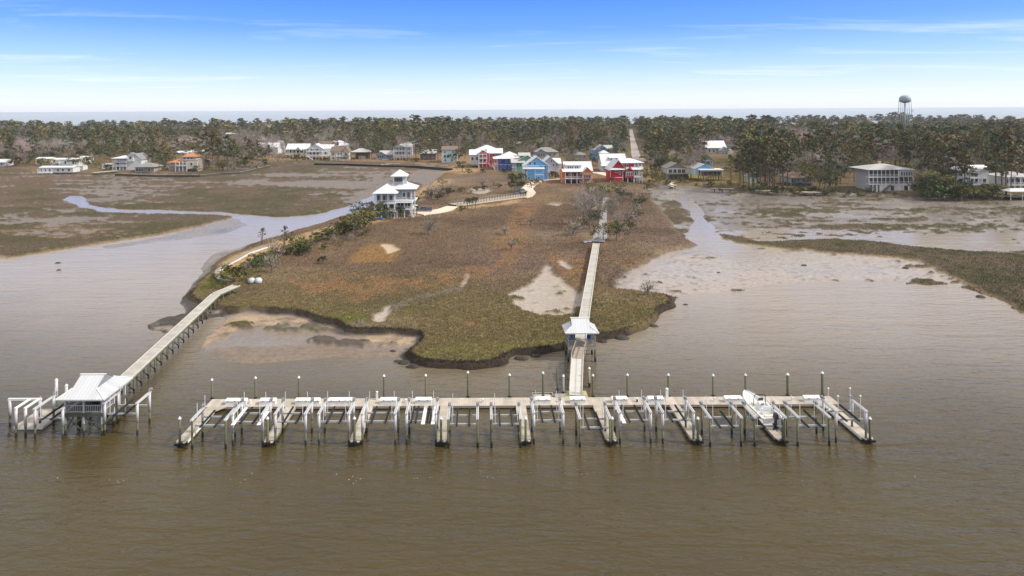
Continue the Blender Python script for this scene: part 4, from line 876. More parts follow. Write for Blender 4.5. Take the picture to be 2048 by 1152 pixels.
    def win(s, face, xs, z0, z1, w, at, frame=True):
        k = s.k
        for x in xs:
            zc0, zc1 = z0*k, z1*k
            if face == 'f':
                a, b = x*k-w*k/2, x*k+w*k/2; y = at
                fr = MB().box(a-.14, b+.14, y-.07, y+.02, zc0-.14, zc1+.14) if frame else MB().box(a-.04, b+.04, y-.05, y+.02, zc0-.04, zc1+.04)
                fo = fr.build('window', m_trim, s.o); MB().box(a, (a+b)/2-.03, y-.10, y-.06, zc0, zc1).box((a+b)/2+.03, b, y-.10, y-.06, zc0, zc1).build('pane', m_glass, fo)
            else:
                X = at*k; sg = 1 if face == 'r' else -1; a, b = x-w/2, x+w/2
                fo = MB().box(min(X-sg*.02, X+sg*.07), max(X-sg*.02, X+sg*.07), a-.14, b+.14, zc0-.14, zc1+.14).build('window', m_trim, s.o)
                MB().box(min(X+sg*.06, X+sg*.1), max(X+sg*.06, X+sg*.1), a, b, zc0, zc1).build('pane', m_glass, fo)
    def porch(s, x0, x1, d0, d1, floors, ztop, n, mat=None, rail=True, zbase=0, pw=.22, solid=None):
        k = s.k; mat = mat or m_trim; x0 *= k; x1 *= k
        for z in floors: MB().box(x0-.05, x1+.05, d0-.05, d1-.01, z*k-.28, z*k).build('porch_floor', mat, s.o)
        for i in range(n):
            x = x0+pw/2+(x1-x0-pw)*i/(n-1); MB().box(x-pw/2, x+pw/2, d0+.02, d0+.02+pw, zbase*k-.3, ztop*k).build('post', mat, s.o)
        if rail:
            for z in floors:
                m = MB().box(x0, x1, d0-.02, d0+.05, z*k+.95, z*k+1.05).box(x0, x1, d0-.01, d0+.04, z*k+.10, z*k+.16)
                nn = max(4, int((x1-x0)/.38))
                for q in range(nn+1): xx = x0+(x1-x0)*q/nn; m.box(xx-.03, xx+.03, d0, d0+.03, z*k+.16, z*k+.95)
                m.build('railing', mat, s.o)
        if solid:
            for (za, zb) in solid: MB().box(x0+.1, x1-.1, d0+.3, d0+.34, za*k, zb*k).build('screen', m_screen, s.o)
    def stilts(s, xs, ds, z1, mat=None, r=.15):
        k = s.k
        for x in xs:
            for d in ds: MB().box(x*k-r, x*k+r, d-r, d+r, -.5, z1*k).build('stilt', mat or m_stilt, s.o)
    def stairs(s, xa, za, xb, zb, d, mat=None, w=1.2):
        k = s.k; m = MB(); A = Vector((xa*k, d, za*k)); B = Vector((xb*k, d, zb*k)); n = 10
        m.bar(A, B, .1, .3).bar(A+Vector((0,-w,0)), B+Vector((0,-w,0)), .1, .3)
        for i in range(n): p = A.lerp(B, (i+.5)/n); m.box(p.x-.16, p.x+.16, d-w, d, p.z, p.z+.05)
        m.bar(A+Vector((0,-w,1)), B+Vector((0,-w,1)), .08, .1)
        m.build('stairs', mat or m_trim, s.o)
    def chimney(s, x, d, z0, z1, mat=None):
        k = s.k; MB().box(x*k-.4, x*k+.4, d-.35, d+.35, z0*k, z1*k).box(x*k-.5, x*k+.5, d-.45, d+.45, z1*k+.003, z1*k+.15).build('chimney', mat or r_grey, s.o)

# --- the white tower house on the peninsula (5.8 px to the metre)
h = House(790, 436, 'tall grey and white house with a square lookout tower, alone on the peninsula', 0); k = h.k
TW = wallm('blue_grey_tower_siding', (.33,.36,.41))
h.block(-38, 0, 1.2, 9.5, 14, 50, TW); h.block(0, 30, 3.6, 12, 14, 56, TW); h.block(-30, -8, 2.2, 8, 0, 14, material('white_brick', (.5,.48,.47), .8, var=.2)); h.block(4, 28, 5, 11, 0, 14, w_lgrey)
h.porch(-40, 1, -1.2, 1.2, (14, 31), 50, 4, pw=.34); h.porch(2, 34, 1.4, 3.6, (17, 34), 31, 3, pw=.3)
h.shed(0, 34, 1.2, 3.6, 30, 35, r_white); h.porch(30, 39, 3, 12, (17, 33), 51, 2, pw=.3)
h.hip(-40, 2, -1.2, 9.8, 50.2, 17, r_white, .7); h.hip(-20, 37, 3.2, 12.2, 56, 15, r_white, .8)
h.win('f', (-35,-29,-22,-16,-9,-4), 16, 28, 4.6, 1.2); h.win('f', (-34,-22,-8), 33, 45, 5, 1.2); h.win('f', (5,12,19,26), 19, 29, 5, 3.6); h.win('f', (16,), 40, 49, 5, 3.6); h.win('f', (25,), 36, 50, 5, 3.6)
h.win('r', (5.2,8,10.5), 19, 30, 1.1, 30); h.win('r', (5.2,8,10.5), 38, 50, 1.1, 30)
h.block(-6, 13, 5.0, 9.0, 50, 81, TW); h.hip(-9, 19, 4.0, 9.8, 81.2, 13, r_white, .5)
h.block(13, 20, 5.4, 9.0, 50, 81, w_white)
h.win('f', (-3,1.5,6,10.5), 70, 79, 3.6, 5.0); h.win('r', (6.1,7.2,8.3), 70, 79, .75, 20)
for x in (-40, 0): MB().box(x*k-.2, x*k+.2, -1.25, -.85, -.4, 14*k).build('post', m_trim, h.o)
h.stairs(36, 0, 28, 16, 2.6); 
MB().box(34*k, 34.5*k, 3, 9, 34*k, 41*k).build('blue_awning', m_blue, h.o)

# --- coral red house
h = House(968, 335, 'coral red house with white gabled roofs and stacked balconies, leftmost of the colourful row', 0)
h.block(-28, -8, 1.5, 12, 6, 26, w_lgrey); h.gx(-28, -8, 1.5, 12, 26, 9, r_white, w_pink, .6); h.win('f', (-23,-14), 15, 21, 4, 1.5)
h.block(-9, 11, 0, 12, 0, 30, w_pink); h.gy(-11, 8, -.5, 14, 29, 6, r_white, w_pink, .6)
h.porch(-11, 6, -1.6, 0, (9, 19, 27), 29, 3, pw=.3); h.block(11, 36, 2, 13, 0, 30, w_pink); h.gx(8, 36, 1.5, 13, 29, 8, r_white, w_pink, .7)
h.win('f', (14,24,27,30), 20, 26, 3, 2); h.win('f', (14, 22), 9, 15, 3, 2); h.win('f', (-6,2), 11, 17, 4, 0); h.win('f', (-6,2), 21, 27, 4, 0)
h.hip(-14, 26, 9, 20, 34, 9, r_white, .5); h.block(-14, 26, 9.5, 19.5, 0, 34, w_teal)
h.stairs(-8, 0, -17, 12, 0); h.stairs(16, 0, 8, 9, 0)
# --- deep blue house
h = House(1014, 339, 'deep blue house with white hipped roofs beside the coral red one', 0)
h.block(-18, 24, 0, 13, 0, 22, w_blue); h.hip(-26, 25, -1.2, 13.5, 22, 8, r_white, .6); h.block(-6, 18, 5, 12, 22, 28, w_white); h.hip(-9, 21, 4.2, 13, 27, 8, r_white, .4)
h.porch(-26, -18, -.4, 6, (11,), 22, 3, pw=.3); h.win('f', (-14,-1,6,16), 15, 19, 3, 0); h.win('f', (-12,-4,5,14), 3, 8, 3.4, 0)
MB().box(-18*h.k, 24*h.k, -.14, -.005, 10.2*h.k, 11.2*h.k).build('belt_board', m_trim, h.o); h.stairs(-24, 0, -30, 11, 0)
# --- green house
h = House(1047, 343, 'sea green house with a stepped white roof between the blue houses', 0)
h.block(-16, 24, 1.5, 12, 0, 20, w_green); h.gy(-14, 30, 1.5, 14, 20, 12, r_lgrey, w_green, .6); h.porch(-23, -14, -.5, 4, (9,), 18, 4, pw=.25); h.shed(-24, 2, -1, 6, 18, 26, r_lgrey)
h.block(-6, 12, 4, 12, 20, 32, w_green); h.gx(-8, 14, 3.5, 12.5, 31, 5, r_lgrey, w_green, .4); h.win('f', (-12,-5), 10, 15, 3, 1.5); h.win('f', (-2,4), 26, 30, 4, 4); h.win('f', (18,), 22, 27, 3, 1.5)
# --- grey house behind the sky blue one
h = House(1098, 350, 'tall light grey house with steep white roof behind the sky blue one', 0)
h.block(-16, 22, 2, 14, 6, 20, w_lgrey); h.gy(-16, 22, 2, 14, 20, 16, r_white, w_lgrey, .6); h.stilts((8,16,22), (2.4,8), 6, m_trim); h.win('f', (-2,10,16), 18, 22, 3, 2); h.win('f', (6,), 26, 30, 3, 2); h.stairs(4, 0, -2, 10, 1.4)
h.block(18, 26, 6, 15, 6, 22, w_lgrey); h.gx(6, 26, 6, 15, 22, 9, r_white, w_lgrey, .5)
# --- sky blue house
h = House(1073, 359, 'sky blue house with a long white gable roof, in front of the grey one', 0)
h.block(-24, 24, 1.5, 12, 0, 28, w_lblue); h.gy(-24, 26, 1.5, 13, 27, 18, r_white, w_lblue, .6); h.block(-18, -4, -1, 1.5, 0, 22, w_lblue); h.block(-3, 14, -1.4, 1.5, 0, 22, w_lblue); h.shed(-26, 15, -1.6, 1.5, 22, 24, r_white)
h.win('f', (-12,-3), 29, 35, 4, 1.5); h.win('f', (10,18), 23, 27, 3, 1.5); h.porch(-28, -19, -.8, 1.4, (12,24), 30, 3, pw=.25)
MB().box(-3*h.k-.02, 14*h.k+.02, -1.55, -1.403, 9.6*h.k, 11*h.k).build('belt_board', m_trim, h.o); h.win('f', (4,), 4, 7, 4, -1.4)
# --- orange house
h = House(1156, 367, 'orange house with white porch and front gable, nearest of the row to the pier trees', 0)
h.block(-31, 30, 2.5, 12, 10, 26, w_orange); h.gx(-24, 28, 1.5, 12, 27, 15, r_white, w_orange, .7); h.shed(-30, 12, -.8, 3.2, 24, 29, r_white)
h.porch(-26, 10, -.6, 2.4, (11,), 24, 4, pw=.3); h.block(9, 27, -1, 3, 10, 22, w_orange); h.gy(7, 29, -1, 6, 22, 11, r_white, w_orange, .7)
h.block(-22, 8, 2.4, 7, 27.5, 36, w_white); h.shed(-23, 9, 2.1, 8, 36, 40, r_white, name='dormer_roof'); h.win('f', (-18,-14,-10,-3,1), 30, 34, 2.2, 2.4)
h.block(-31, -26, 2.5, 11, 0, 10, w_orange); h.block(4, 27, 1, 11, 0, 10, material('white_brick', (.5,.48,.47))); h.win('f', (13,17.5,22), 12, 18, 3.4, -1); h.win('f', (-20,-12,-4), 13, 21, 5, 2.5); h.stilts((10,27), (-.8,), 10, w_orange, .25)
h.block(-22, 2, 7, 11, 0, 9.5, material('pale_garage', (.6,.52,.42)))
# --- red house
h = House(1254, 365, 'bright red house with white roofs and a screened right porch, rightmost of the row', 0)
h.block(-33, -8, 0, 12, 0, 27, w_red); h.gy(-33, -2, -.3, 12, 27, 18, r_white, w_red, .6); h.block(-8, 14, 1.5, 12, 10, 27, w_red); h.shed(-33, -6, -.9, .3, 26, 31, r_white)
h.block(-2, 14, 0, 3, 10, 22, w_red); h.gy(-8, 16, 0, 8, 22, 8, r_white, w_red, .5); h.block(-10, 22, 5, 13, 27, 38, w_red); h.hip(-14, 36, 3.5, 14, 38.5, 8, r_white, .6)
h.porch(14, 31, 0, 6, (11,), 26, 4, pw=.3); h.shed(12, 34, -.6, 6, 26, 31, r_white); h.porch(18, 34, 3.6, 7, (28,), 39, 3, pw=.25); h.block(14, 28, 6.1, 12, 0, 38, w_lgrey)
h.win('f', (1,5,9), 14, 20, 2.6, 0); h.win('f', (-14,), 17, 22, 2.6, 0); h.win('f', (-21,), 21, 24, 5, 0); h.win('f', (-3,5), 31, 36, 3, 5); h.win('f', (20,25,), 13, 23, 5, 6.1); h.win('f', (18,), 30, 36, 8, 6.1)
MB().box(-33*h.k-.03, -8*h.k, -.14, -.004, 10*h.k, 11.2*h.k).build('belt_board', m_trim, h.o); h.stilts((2,14,31), (.4,5), 10, m_trim, .16); h.block(-8, 12, 5, 12, 0, 10, w_brown); h.stairs(38, 1, 31, 12, 2.5)
# --- row behind
h = House(1229, 343, 'white house with a broad white metal roof behind the red one', 0)
h.block(-24, 22, 0, 14, 0, 14, w_white); h.gx(-24, 24, -1, 16, 14, 20, r_white, w_white, .7); h.block(-8, 8, 2, 8, 22, 27, w_white); h.shed(-9, 9, 1.6, 9, 27, 30, r_white, name='dormer_roof'); h.win('f', (-5,0,5), 23.5, 26, 3, 2); h.win('f', (-18,-10), 3, 9, 4, 0); h.shed(-27, -6, -2.5, 0, 12, 15, r_white)
h = House(1209, 332, 'slim pale green tower house with a small hipped white roof and pink balcony', 0)
h.block(-7, 7, 0, 5, 0, 26, w_teal); h.hip(-8, 8, -.8, 6, 26, 6, r_white, .4); h.porch(-8, 4, -1.2, 0, (8,17), 25, 3, pw=.25); h.win('f', (-3,3), 19, 24, 2.6, 0)
h = House(1204, 317, 'turquoise house with a front gable and pale roof set back near the straight road', 0)
h.block(-20, 20, 0, 10, 0, 18, w_bright); h.gy(-14, 14, -.4, 10, 17, 10, r_lgrey, w_bright, .4); h.gx(2, 22, 1, 10, 18, 8, r_lgrey, w_bright, .4); h.win('f', (-1,), 18, 22, 3, -.4); h.win('f', (-8,6), 6, 11, 4, 0)
h = House(1225, 318, 'dark slate house with steep gable close behind the turquoise one', 0)
h.block(-9, 15, 0, 9, 0, 9, w_navy); h.gy(-9, 15, 0, 9, 9, 13, r_brown, w_navy, .4); h.win('f', (0,), 10, 14, 3, 0)
h = House(1161, 323, 'small grey two-level porch house among bare trees behind the orange house', 0)
h.block(-11, 12, 1.5, 8, 0, 12, w_brown); h.hip(-13, 14, -.5, 9, 13, 6, r_grey, .4); h.porch(-13, 4, -1, 1.5, (5,), 13, 3, m_trim)
h = House(1092, 314, 'low grey hip-roofed house behind the sky blue house', 0)
h.block(-22, 25, 1, 11, 0, 10, w_cream); h.hip(-24, 25, 0, 12, 10, 9, r_grey, .4); h.block(-19, 0, 0, 4, 0, 9, w_bluegrey); h.gy(-20, 1, -.4, 6, 9, 7, r_grey, w_bluegrey, .3); h.win('f', (-14,-9,-4), 2, 7, 3, 0); h.win('f', (8,17), 3, 7, 3, 1)
# --- right of the road
h = House(1337, 326, 'brown-roofed tan house with twin gables behind tall pines', 0)
h.block(-18, 18, 2, 12, 0, 12, w_tan); h.gx(-18, 18, 2, 12, 12, 11, r_brown, w_tan); h.gy(-17, -3, 0, 5, 10, 8, r_brown, w_tan, .4); h.gy(4, 18, 0, 5, 10, 8, r_brown, w_tan, .4); h.block(-17, -3, 0, 3, 0, 10, w_tan); h.block(4, 18, 0, 3, 0, 10, w_tan); h.win('f', (-10,11), 3, 8, 4, 0)
h = House(1355, 358, 'tan single-gable house with a wide front of tall windows above a dark lower floor', 0)
h.block(-19, 19, 1, 12, 11, 22, w_cream); h.gy(-19, 19, 1, 12, 22, 10, r_grey, w_tan, .5); h.block(-21, 21, 0, 11, 0, 10.8, w_brown); h.win('f', (-13,-4,5,13), 13, 20, 6, 1); h.porch(-20, 20, -1.2, 0, (11,), 12, 5, m_stilt, rail=False); h.stilts((-18,-9,0,9,18), (-1.1,), 11)
h = House(1405, 331, 'blue-grey house with two overlapping front gables', 0)
h.block(-19, 6, 2, 12, 0, 12, w_bluegrey); h.gy(-19, 10, 1.5, 13, 12, 12, r_brown, w_bluegrey, .5); h.block(2, 20, 0, 9, 0, 11, w_bluegrey); h.gy(2, 20, 0, 9, 11, 9, r_brown, w_bluegrey, .5); h.win('f', (9,13), 4, 9, 3.2, 0); h.win('f', (-10,), 15, 18, 3, 1.5)
h = House(1420, 363, 'dark stilt house with a flat white-edged porch roof and diagonal stairs', 0)
h.block(-26, 10, 3, 13, 12, 25, w_teal); h.gy(-26, 12, 3, 14, 25, 9, r_lgrey, w_bright, .4); h.block(-18, 24, 0, 5, 12, 22, w_brown); MB().box(-21*h.k, 26*h.k, -1, 5, 23*h.k, 25*h.k).build('porch_roof', material('white_fascia', (.75,.75,.75)), h.o)
h.stilts((-18,-8,2,12,23), (.3,4), 12); h.stairs(-18, 0, 2, 12, -.3, m_stilt); h.win('f', (-10,0,10,18), 14, 20, 5, 0, False)
h = House(1440, 307, 'long white house with bright white roof and a grey-roofed wing on the rise', 0)
h.block(-26, 10, 1, 12, 0, 12, w_white); h.gx(-28, 12, 0, 12, 12, 13, r_white, w_white); h.hip(-2, 24, 3, 14, 13, 8, r_white); h.block(-4, 24, -2, 8, -6, 9, w_lgrey); h.gx(-4, 28, -1, 9, 8, 10, r_dark, w_lgrey); h.block(-1, 14, -3, -1, -8, 7, w_bluegrey); h.gy(-3, 16, -3.2, 3, 7, 7, r_lgrey, w_grey, .3); h.win('f', (3,10), -2, 3, 3, -3); h.win('f', (-20,-12), 3, 8, 3, 1)
h = House(1513, 367, 'small dark green house half hidden by the right-hand pines', 0)
h.block(-10, 10, 1, 9, 0, 13, w_lgreen); h.gy(-11, 11, 1, 9, 13, 8, r_grey, w_dgreen, .4); h.win('f', (-4,4), 4, 9, 3, 1)
h = House(1607, 372, 'grey-shingled house behind bushes on the right shore', 0)
h.block(-24, 22, 1, 11, 6, 17, w_lgrey); h.hip(-26, 24, 0, 12, 17, 12, r_brown, .5); h.win('f', (-20,-14,-8,2,8,15), 9, 14, 3.6, 1); h.block(-22, 20, 1.5, 10, 0, 5.9, w_brown); h.stairs(8, 0, -4, 7, 0, m_stilt)
h = House(1781, 381, 'three-storey house with screened galleries and hip roof on the right shore', 0)
h.block(-38, 45, 2.2, 13, 0, 43, w_lgrey); h.hip(-46, 46, -.3, 14, 42.5, 10, r_lgrey, .5, ridge=3.0)
h.block(16, 45, -.2, 2.1, 28.5, 42, w_lgrey); h.block(-20, 45, -.2, 2.1, 0, 13, w_white); h.win('f', (22,27,32,37,41.5), 31, 39, 3.4, -.2)
h.porch(-44, 15.5, -.4, 2.1, (14.5, 28.5), 42.5, 8, m_trim, pw=.2, solid=((15,27.5),(29.5,42))); h.porch(16, 45, -.4, 2.1, (14.5,), 28, 4, m_trim, pw=.2, solid=((15,27.5),))
h.win('f', (4,30), 1, 11, 8, -.2); h.stairs(-18, 0, -2, 13, -.6, m_stilt); h.porch(-44, -21, -.4, 2.1, (), 14, 4, pw=.3); h.chimney(0, 8, 48, 56, m_concrete)
h = House(1950, 380, 'white house with stacked open porches half hidden by pines at the right', 0)
h.block(-30, 34, 2, 12, 0, 38, w_white); h.hip(-30, 10, 1, 12, 38, 9, r_white); h.block(10, 34, 1, 10, 38, 45, w_white); h.gx(8, 34, 1, 10, 42, 6, r_white, w_white); h.porch(-20, 22, -.6, 2, (12, 25), 36, 6, pw=.25); h.win('f', (-22,-12,0,10,26), 14, 22, 6, 2); h.win('f', (-22,-12,0,10), 28, 34, 6, 2)
MB().box(-28*h.k, 14*h.k, -3.6, -1.2, .05, .35).build('pool_edge', material('pool_blue', (.05,.2,.7)), h.o)
h = House(2036, 381, 'low grey house with white porch rails at the right edge of the picture', 0)
h.block(-20, 40, 2, 12, 10, 26, w_lgrey); h.hip(-22, 42, 0, 13, 27, 9, r_lgrey); h.porch(-20, 40, -.5, 2, (12,), 27, 6); h.win('f', (-12,-4,8,20,30), 15, 23, 5, 2); h.stilts((-18,-6,6,18,30), (0,5), 12)
h = House(1560, 352, 'pale house with low roof glimpsed between the right-hand pines', 0); h.block(-14, 14, 0, 9, 0, 8, w_cream); h.gx(-14, 14, 0, 9, 8, 6, r_lgrey, w_cream); h.win('f', (-7,6), 2, 6, 4, 0)
# --- left village
h = House(594, 317, 'white-roofed green-sided house on stilts with long porch, leftmost of the creek row', 0)
h.block(-20, 22, 1.8, 12, 10, 20, w_lgreen); h.gx(-22, 22, .6, 12, 19, 10, r_white, w_lgreen, .5); h.porch(-22, 14, -.6, 1.8, (9,), 19, 6); h.gy(-3, 9, -.8, 4, 17, 6, r_white, w_lgrey, .4); h.stilts((-20,-10,0,10,20), (0,6), 9); h.win('f', (-15,-8,0,8), 11, 17, 5, 1.8)
h = House(637, 319, 'large white house with two porch levels, curved gable and long front stairs', 0)
h.block(-22, 24, 2, 13, 8, 22, w_white); h.gy(-24, 10, 1, 12, 21, 10, r_white, w_white, .5); h.gx(-4, 26, 3, 13, 20, 9, r_white, w_white, .5); h.porch(-24, 8, -.8, 2, (8,16), 24, 6); h.porch(8, 24, 0, 2, (8,), 18, 3); h.stilts((-22,-12,-2,8,22), (0,6), 8); h.stairs(-10, 0, -22, 8, -1.4); h.win('f', (-18,-10,-2,14), 10, 15, 5, 2); h.win('f', (-14,-5), 18, 22, 6, 2)
h = House(651, 302, 'brown-roofed cream house rising behind the large white one', 0); h.block(-14, 16, 0, 10, 0, 10, w_cream); h.gx(-14, 16, 0, 10, 10, 9, r_brown, w_cream); h.win('f', (-6,6), 3, 7, 3, 0)
h = House(679, 321, 'cream house with brown gable roof and central balcony', 0)
h.block(-18, 18, 1, 11, 0, 18, w_cream); h.gx(-18, 8, 1, 11, 18, 9, r_brown, w_cream, .4); h.gy(6, 18, .6, 11, 18, 9, r_brown, w_cream, .4); h.porch(-6, 7, -.8, 1, (9,), 17, 3, m_trim); h.win('f', (-13,-2,3,12), 11, 15, 3, 1); h.win('f', (-13,12), 3, 7, 3, 1)
h = House(721, 319, 'low open-sided house with pale hip roof and dark carport', 0)
h.block(-12, 18, 4, 11, 0, 14, w_brown); h.hip(-20, 20, -.5, 11, 15, 7, r_lgrey, .4); h.stilts((-19,-10,0,10,19), (0,), 15); h.block(-4, 8, 1.5, 4, 0, 7, w_cream); h.win('f', (12,), 4, 10, 4, 4)
h = House(769, 319, 'low blue house with a shallow grey gable and bay of windows', 0)
h.block(-17, 17, 1, 10, 0, 10, w_bluegrey); h.gx(-10, 18, 1, 10, 10, 7, r_lgrey, w_bluegrey); h.gy(-18, 4, .4, 8, 9, 7, r_lgrey, w_bluegrey); h.win('f', (-12,-8,-4,6,11), 3, 8, 3, 1, True); MB().box(-4*h.k, 16*h.k, -3, -2.7, -2*h.k, 2*h.k).build('garden_wall', m_trim, h.o)
h = House(805, 320, 'tall three-level white house with stacked open porches and a front gable', 0)
h.block(-16, 18, 2.4, 12, 8, 27, w_lgrey); h.gy(-18, 6, -.5, 12, 26, 5, r_lgrey, w_lgrey, .4); h.gx(0, 18, 2, 12, 26, 6, r_lgrey, w_lgrey, .4); h.porch(-18, 6, -.6, 2.4, (9,18), 26, 5); h.porch(7, 17, 1, 2.4, (9,), 26, 3); h.stilts((-16,-4,8,17), (0,6), 8, m_trim); h.win('f', (-12,-6,0,12), 11, 16, 4, 2.4); h.win('f', (-12,-6,0,12), 20, 25, 4, 2.4)
h = House(856, 320, 'grey-brown house hidden behind pines left of the teal house', 0); h.block(-16, 16, 1, 10, 0, 14, w_brown); h.gx(-16, 16, 1, 10, 14, 7, r_lgrey, w_brown); h.win('f', (-8,0,8), 5, 10, 3, 1)
h = House(900, 325, 'tall narrow pale teal house with arched-looking windows beside dark oaks', 0); h.block(-16, 14, 0, 11, 0, 26, w_teal); h.gx(-16, 14, 0, 11, 26, 6, r_brown, w_teal); h.win('f', (-10,-4), 10, 16, 3.6, 0); h.win('f', (-10,6), 19, 23, 3, 0); h.win('f', (-9,4), 3, 7, 3, 0)
h = House(536, 308, 'white-roofed long house at the left end of the creek village', 0); h.block(-22, 20, 0, 10, 0, 14, w_white); h.gx(-22, 20, 0, 10, 14, 8, r_white, w_white); h.win('f', (-14,-4,8), 4, 9, 3.5, 0)
h = House(549, 306, 'narrow grey gabled house tucked against the long white one', 0); h.block(4, 14, 1, 11, 0, 17, w_grey); h.gx(4, 14, 1, 11, 17, 7, r_grey, w_grey)
h = House(672, 293, 'white flat-roofed house up among the trees', 0); h.block(-12, 14, 0, 8, 0, 8, w_white); h.hip(-13, 15, 0, 8, 8, 4, r_white); h.win('f', (-6,4), 3, 6, 3, 0)
h = House(688, 297, 'white low house just below the flat-roofed one', 0); h.block(-10, 12, 0, 7, 0, 6, w_white); h.gx(-10, 12, 0, 7, 6, 5, r_white, w_white)
h = House(822, 298, 'grey-roofed house glimpsed in the woods above the three-level white house', 0); h.block(-14, 14, 0, 9, 0, 7, w_grey); h.gx(-14, 14, 0, 9, 7, 7, r_grey, w_grey)
h = House(253, 340, 'tall white house with a grey gabled tower on the left shore', 0)
h.block(-28, 4, 2, 11, 0, 22, w_white); h.block(0, 28, 1, 12, 0, 22, w_white); h.gy(0, 28, 1, 12, 22, 11, r_grey, w_white, .5); h.block(2, 14, 0, 3, 18, 30, w_white); h.gy(1, 15, -.2, 4, 30, 5, r_grey, w_white, .3); h.porch(-28, 0, 0, 2, (9,17), 24, 5); h.hip(-28, 2, -.5, 11, 24, 5, r_white); h.win('f', (-20,-10,-3), 11, 15, 5, 2); h.win('f', (-20,-10,-3), 2, 7, 5, 2); h.win('f', (8,), 23, 28, 4, 0); h.win('f', (-24,), 11, 16, 3, 2)
h = House(212, 338, 'small white garage left of the tall white house', 0, 'garage', 'garage'); h.block(-8, 7, 0, 6, 0, 8, w_white); h.shed(-8, 7, 0, 6, 8, 10, r_lgrey, name='roof'); h.win('f', (0,), 3, 6, 3, 0)
h = House(289, 345, 'low grey-brown house with broad roof right of the tall white one', 0)
h.block(-20, 18, 1, 10, 0, 11, w_tan); h.hip(-22, 20, 0, 11, 11, 8, r_grey); h.win('f', (-16,-11,-6,8), 3, 8, 4, 1)
h = House(371, 343, 'tan house with terracotta roof and arched lower openings', 0)
h.block(-8, 24, 1, 11, 0, 24, w_tan); h.hip(-10, 20, 2, 11, 29, 8, r_orange); h.block(-10, 18, 2.5, 10, 24, 29, w_cream); h.block(-36, -8, 2, 10, 0, 12, w_tan); h.hip(-37, -6, 1, 11, 18, 6, r_orange); h.block(-34, -8, 2.5, 9.5, 12, 18, w_cream); h.block(4, 24, 0, 2, 4, 20, w_cream); h.porch(-20, 3, -.4, 1.8, (12,), 20, 4, m_trim); h.win('f', (-5,2,9), 25, 28, 4, 2.5); h.win('f', (8,18), 0.5, 6, 6, 0, False); h.win('f', (-14,-2,12), 13, 18, 4, 0)
for i, (px, w, py) in enumerate(((87, 30, 329), (131, 52, 331), (168, 20, 327))):
    h = House(px, py, ('left end', 'longest, with porch steps,', 'small right end')[i]+' unit of the white mobile homes behind the left marsh', 0, 'mobile home', 'mobile_home', 'white mobile homes on the left shore')
    h.block(-w/2, w/2, 0, 6, 1, 12, w_white if i else w_cream); h.gx(-w/2, w/2, 0, 6, 12, 2.5, r_white, w_white, .2); h.win('f', [-w*.3, 0, w*.3], 4, 9, 3.5, 0)
    if i == 1: h.stairs(-24, 0, -16, 7, -.3); h.porch(-26, -10, -1.6, 0, (6,), 11, 3)
h = House(112, 348, 'long low white house on short stilts at the water edge of the left marsh', 0)
h.block(-4, 34, 0, 7, 3, 13, w_white); h.block(-33, -4, 0, 6, 3, 12, w_white); h.gx(-33, 34, -.2, 7, 12.5, 2.6, r_white, w_white, .3); h.porch(-33, -6, -1.8, 0, (3,), 11, 4); h.win('f', (-28,-20,-12), 5, 10, 4, 0); h.win('f', (4,14,26), 6, 10, 4, 0); h.stilts((-30,-18,-6,8,20,32), (.5,5), 3)
h = House(155, 342, 'white shed beside the long low house on the left shore', 0, 'shed', 'shed'); h.block(-11, 11, 0, 5, 0, 9, w_white); h.gx(-11, 11, 0, 5, 9, 2, r_lgrey, w_white, .2); h.win('f', (-5,2), 2, 7, 2.4, 0)
h = House(3, 333, 'pale house cut by the left edge of the picture', 0); h.block(-20, 8, 0, 8, 0, 9, w_lgrey); h.gx(-20, 8, 0, 8, 9, 5, r_white, w_lgrey); h.win('f', (0,), 3, 7, 3, 0)
# whites glimpsed among the trees and far buildings by the sea
for (px, py, w, hh, wm, rm_, lb) in ((362,310,22,7,w_white,r_white,'white roof low among pines above the terracotta-roofed house'),(392,309,26,8,w_white,r_white,'wide white house between dark pines above the terracotta-roofed house'),(452,306,26,7,w_white,r_white,'long white house glimpsed through the big dark pines'),(497,305,20,7,w_white,r_white,'white house just left of the creek village'),
  (462,272,22,6,w_white,r_lgrey,'pale roof deep in the left woods'),(516,285,30,7,w_white,r_white,'white building in the woods above the creek village'),(128,300,14,5,w_lgrey,r_lgrey,'small pale house in the left woods'),(214,291,20,5,w_lgrey,r_lgrey,'pale-roofed house in the left woods right of the small one'),
  (1675,268,34,6,w_cream,r_lgrey,'long cream house deep in the right woods'),(1649,292,26,9,w_bluegrey,r_grey,'blue-grey house in the right woods'),(1625,305,28,8,w_lgrey,r_lgrey,'pale wide house in the right woods below the blue-grey one'),(1673,320,26,10,w_grey,r_grey,'grey house behind pines left of the three-storey house'),(1733,276,14,5,w_white,r_white,'small white house deep in the right woods'),
  (1670,338,18,7,w_white,r_white,'low white house behind the right shore pines'),(1795,297,40,8,w_grey,r_grey,'grey-roofed long house above the three-storey house'),(2020,302,26,9,w_bluegrey,r_grey,'blue-grey roofed house near the right edge'),(2030,325,30,10,w_white,r_white,'white house above the low grey one at the right edge'),(1905,292,18,7,w_lgrey,r_lgrey,'pale gable in the woods right of the water tower'),
  (858,285,16,6,w_white,r_lgrey,'white speck of a house in the middle woods'),(1042,290,18,6,w_grey,r_grey,'grey house in the woods above the blue ones'),(1110,286,16,6,w_lgrey,r_lgrey,'pale house in the woods left of the road')):
    h = House(px, py, lb, 0); h.block(-w/2, w/2, 0, 9, 0, hh*.6, wm); h.gx(-w/2, w/2, 0, 9, hh*.6, hh*.5, rm_, wm, .4); h.win('f', (-w*.25, w*.2), hh*.15, hh*.45, 3, 0)
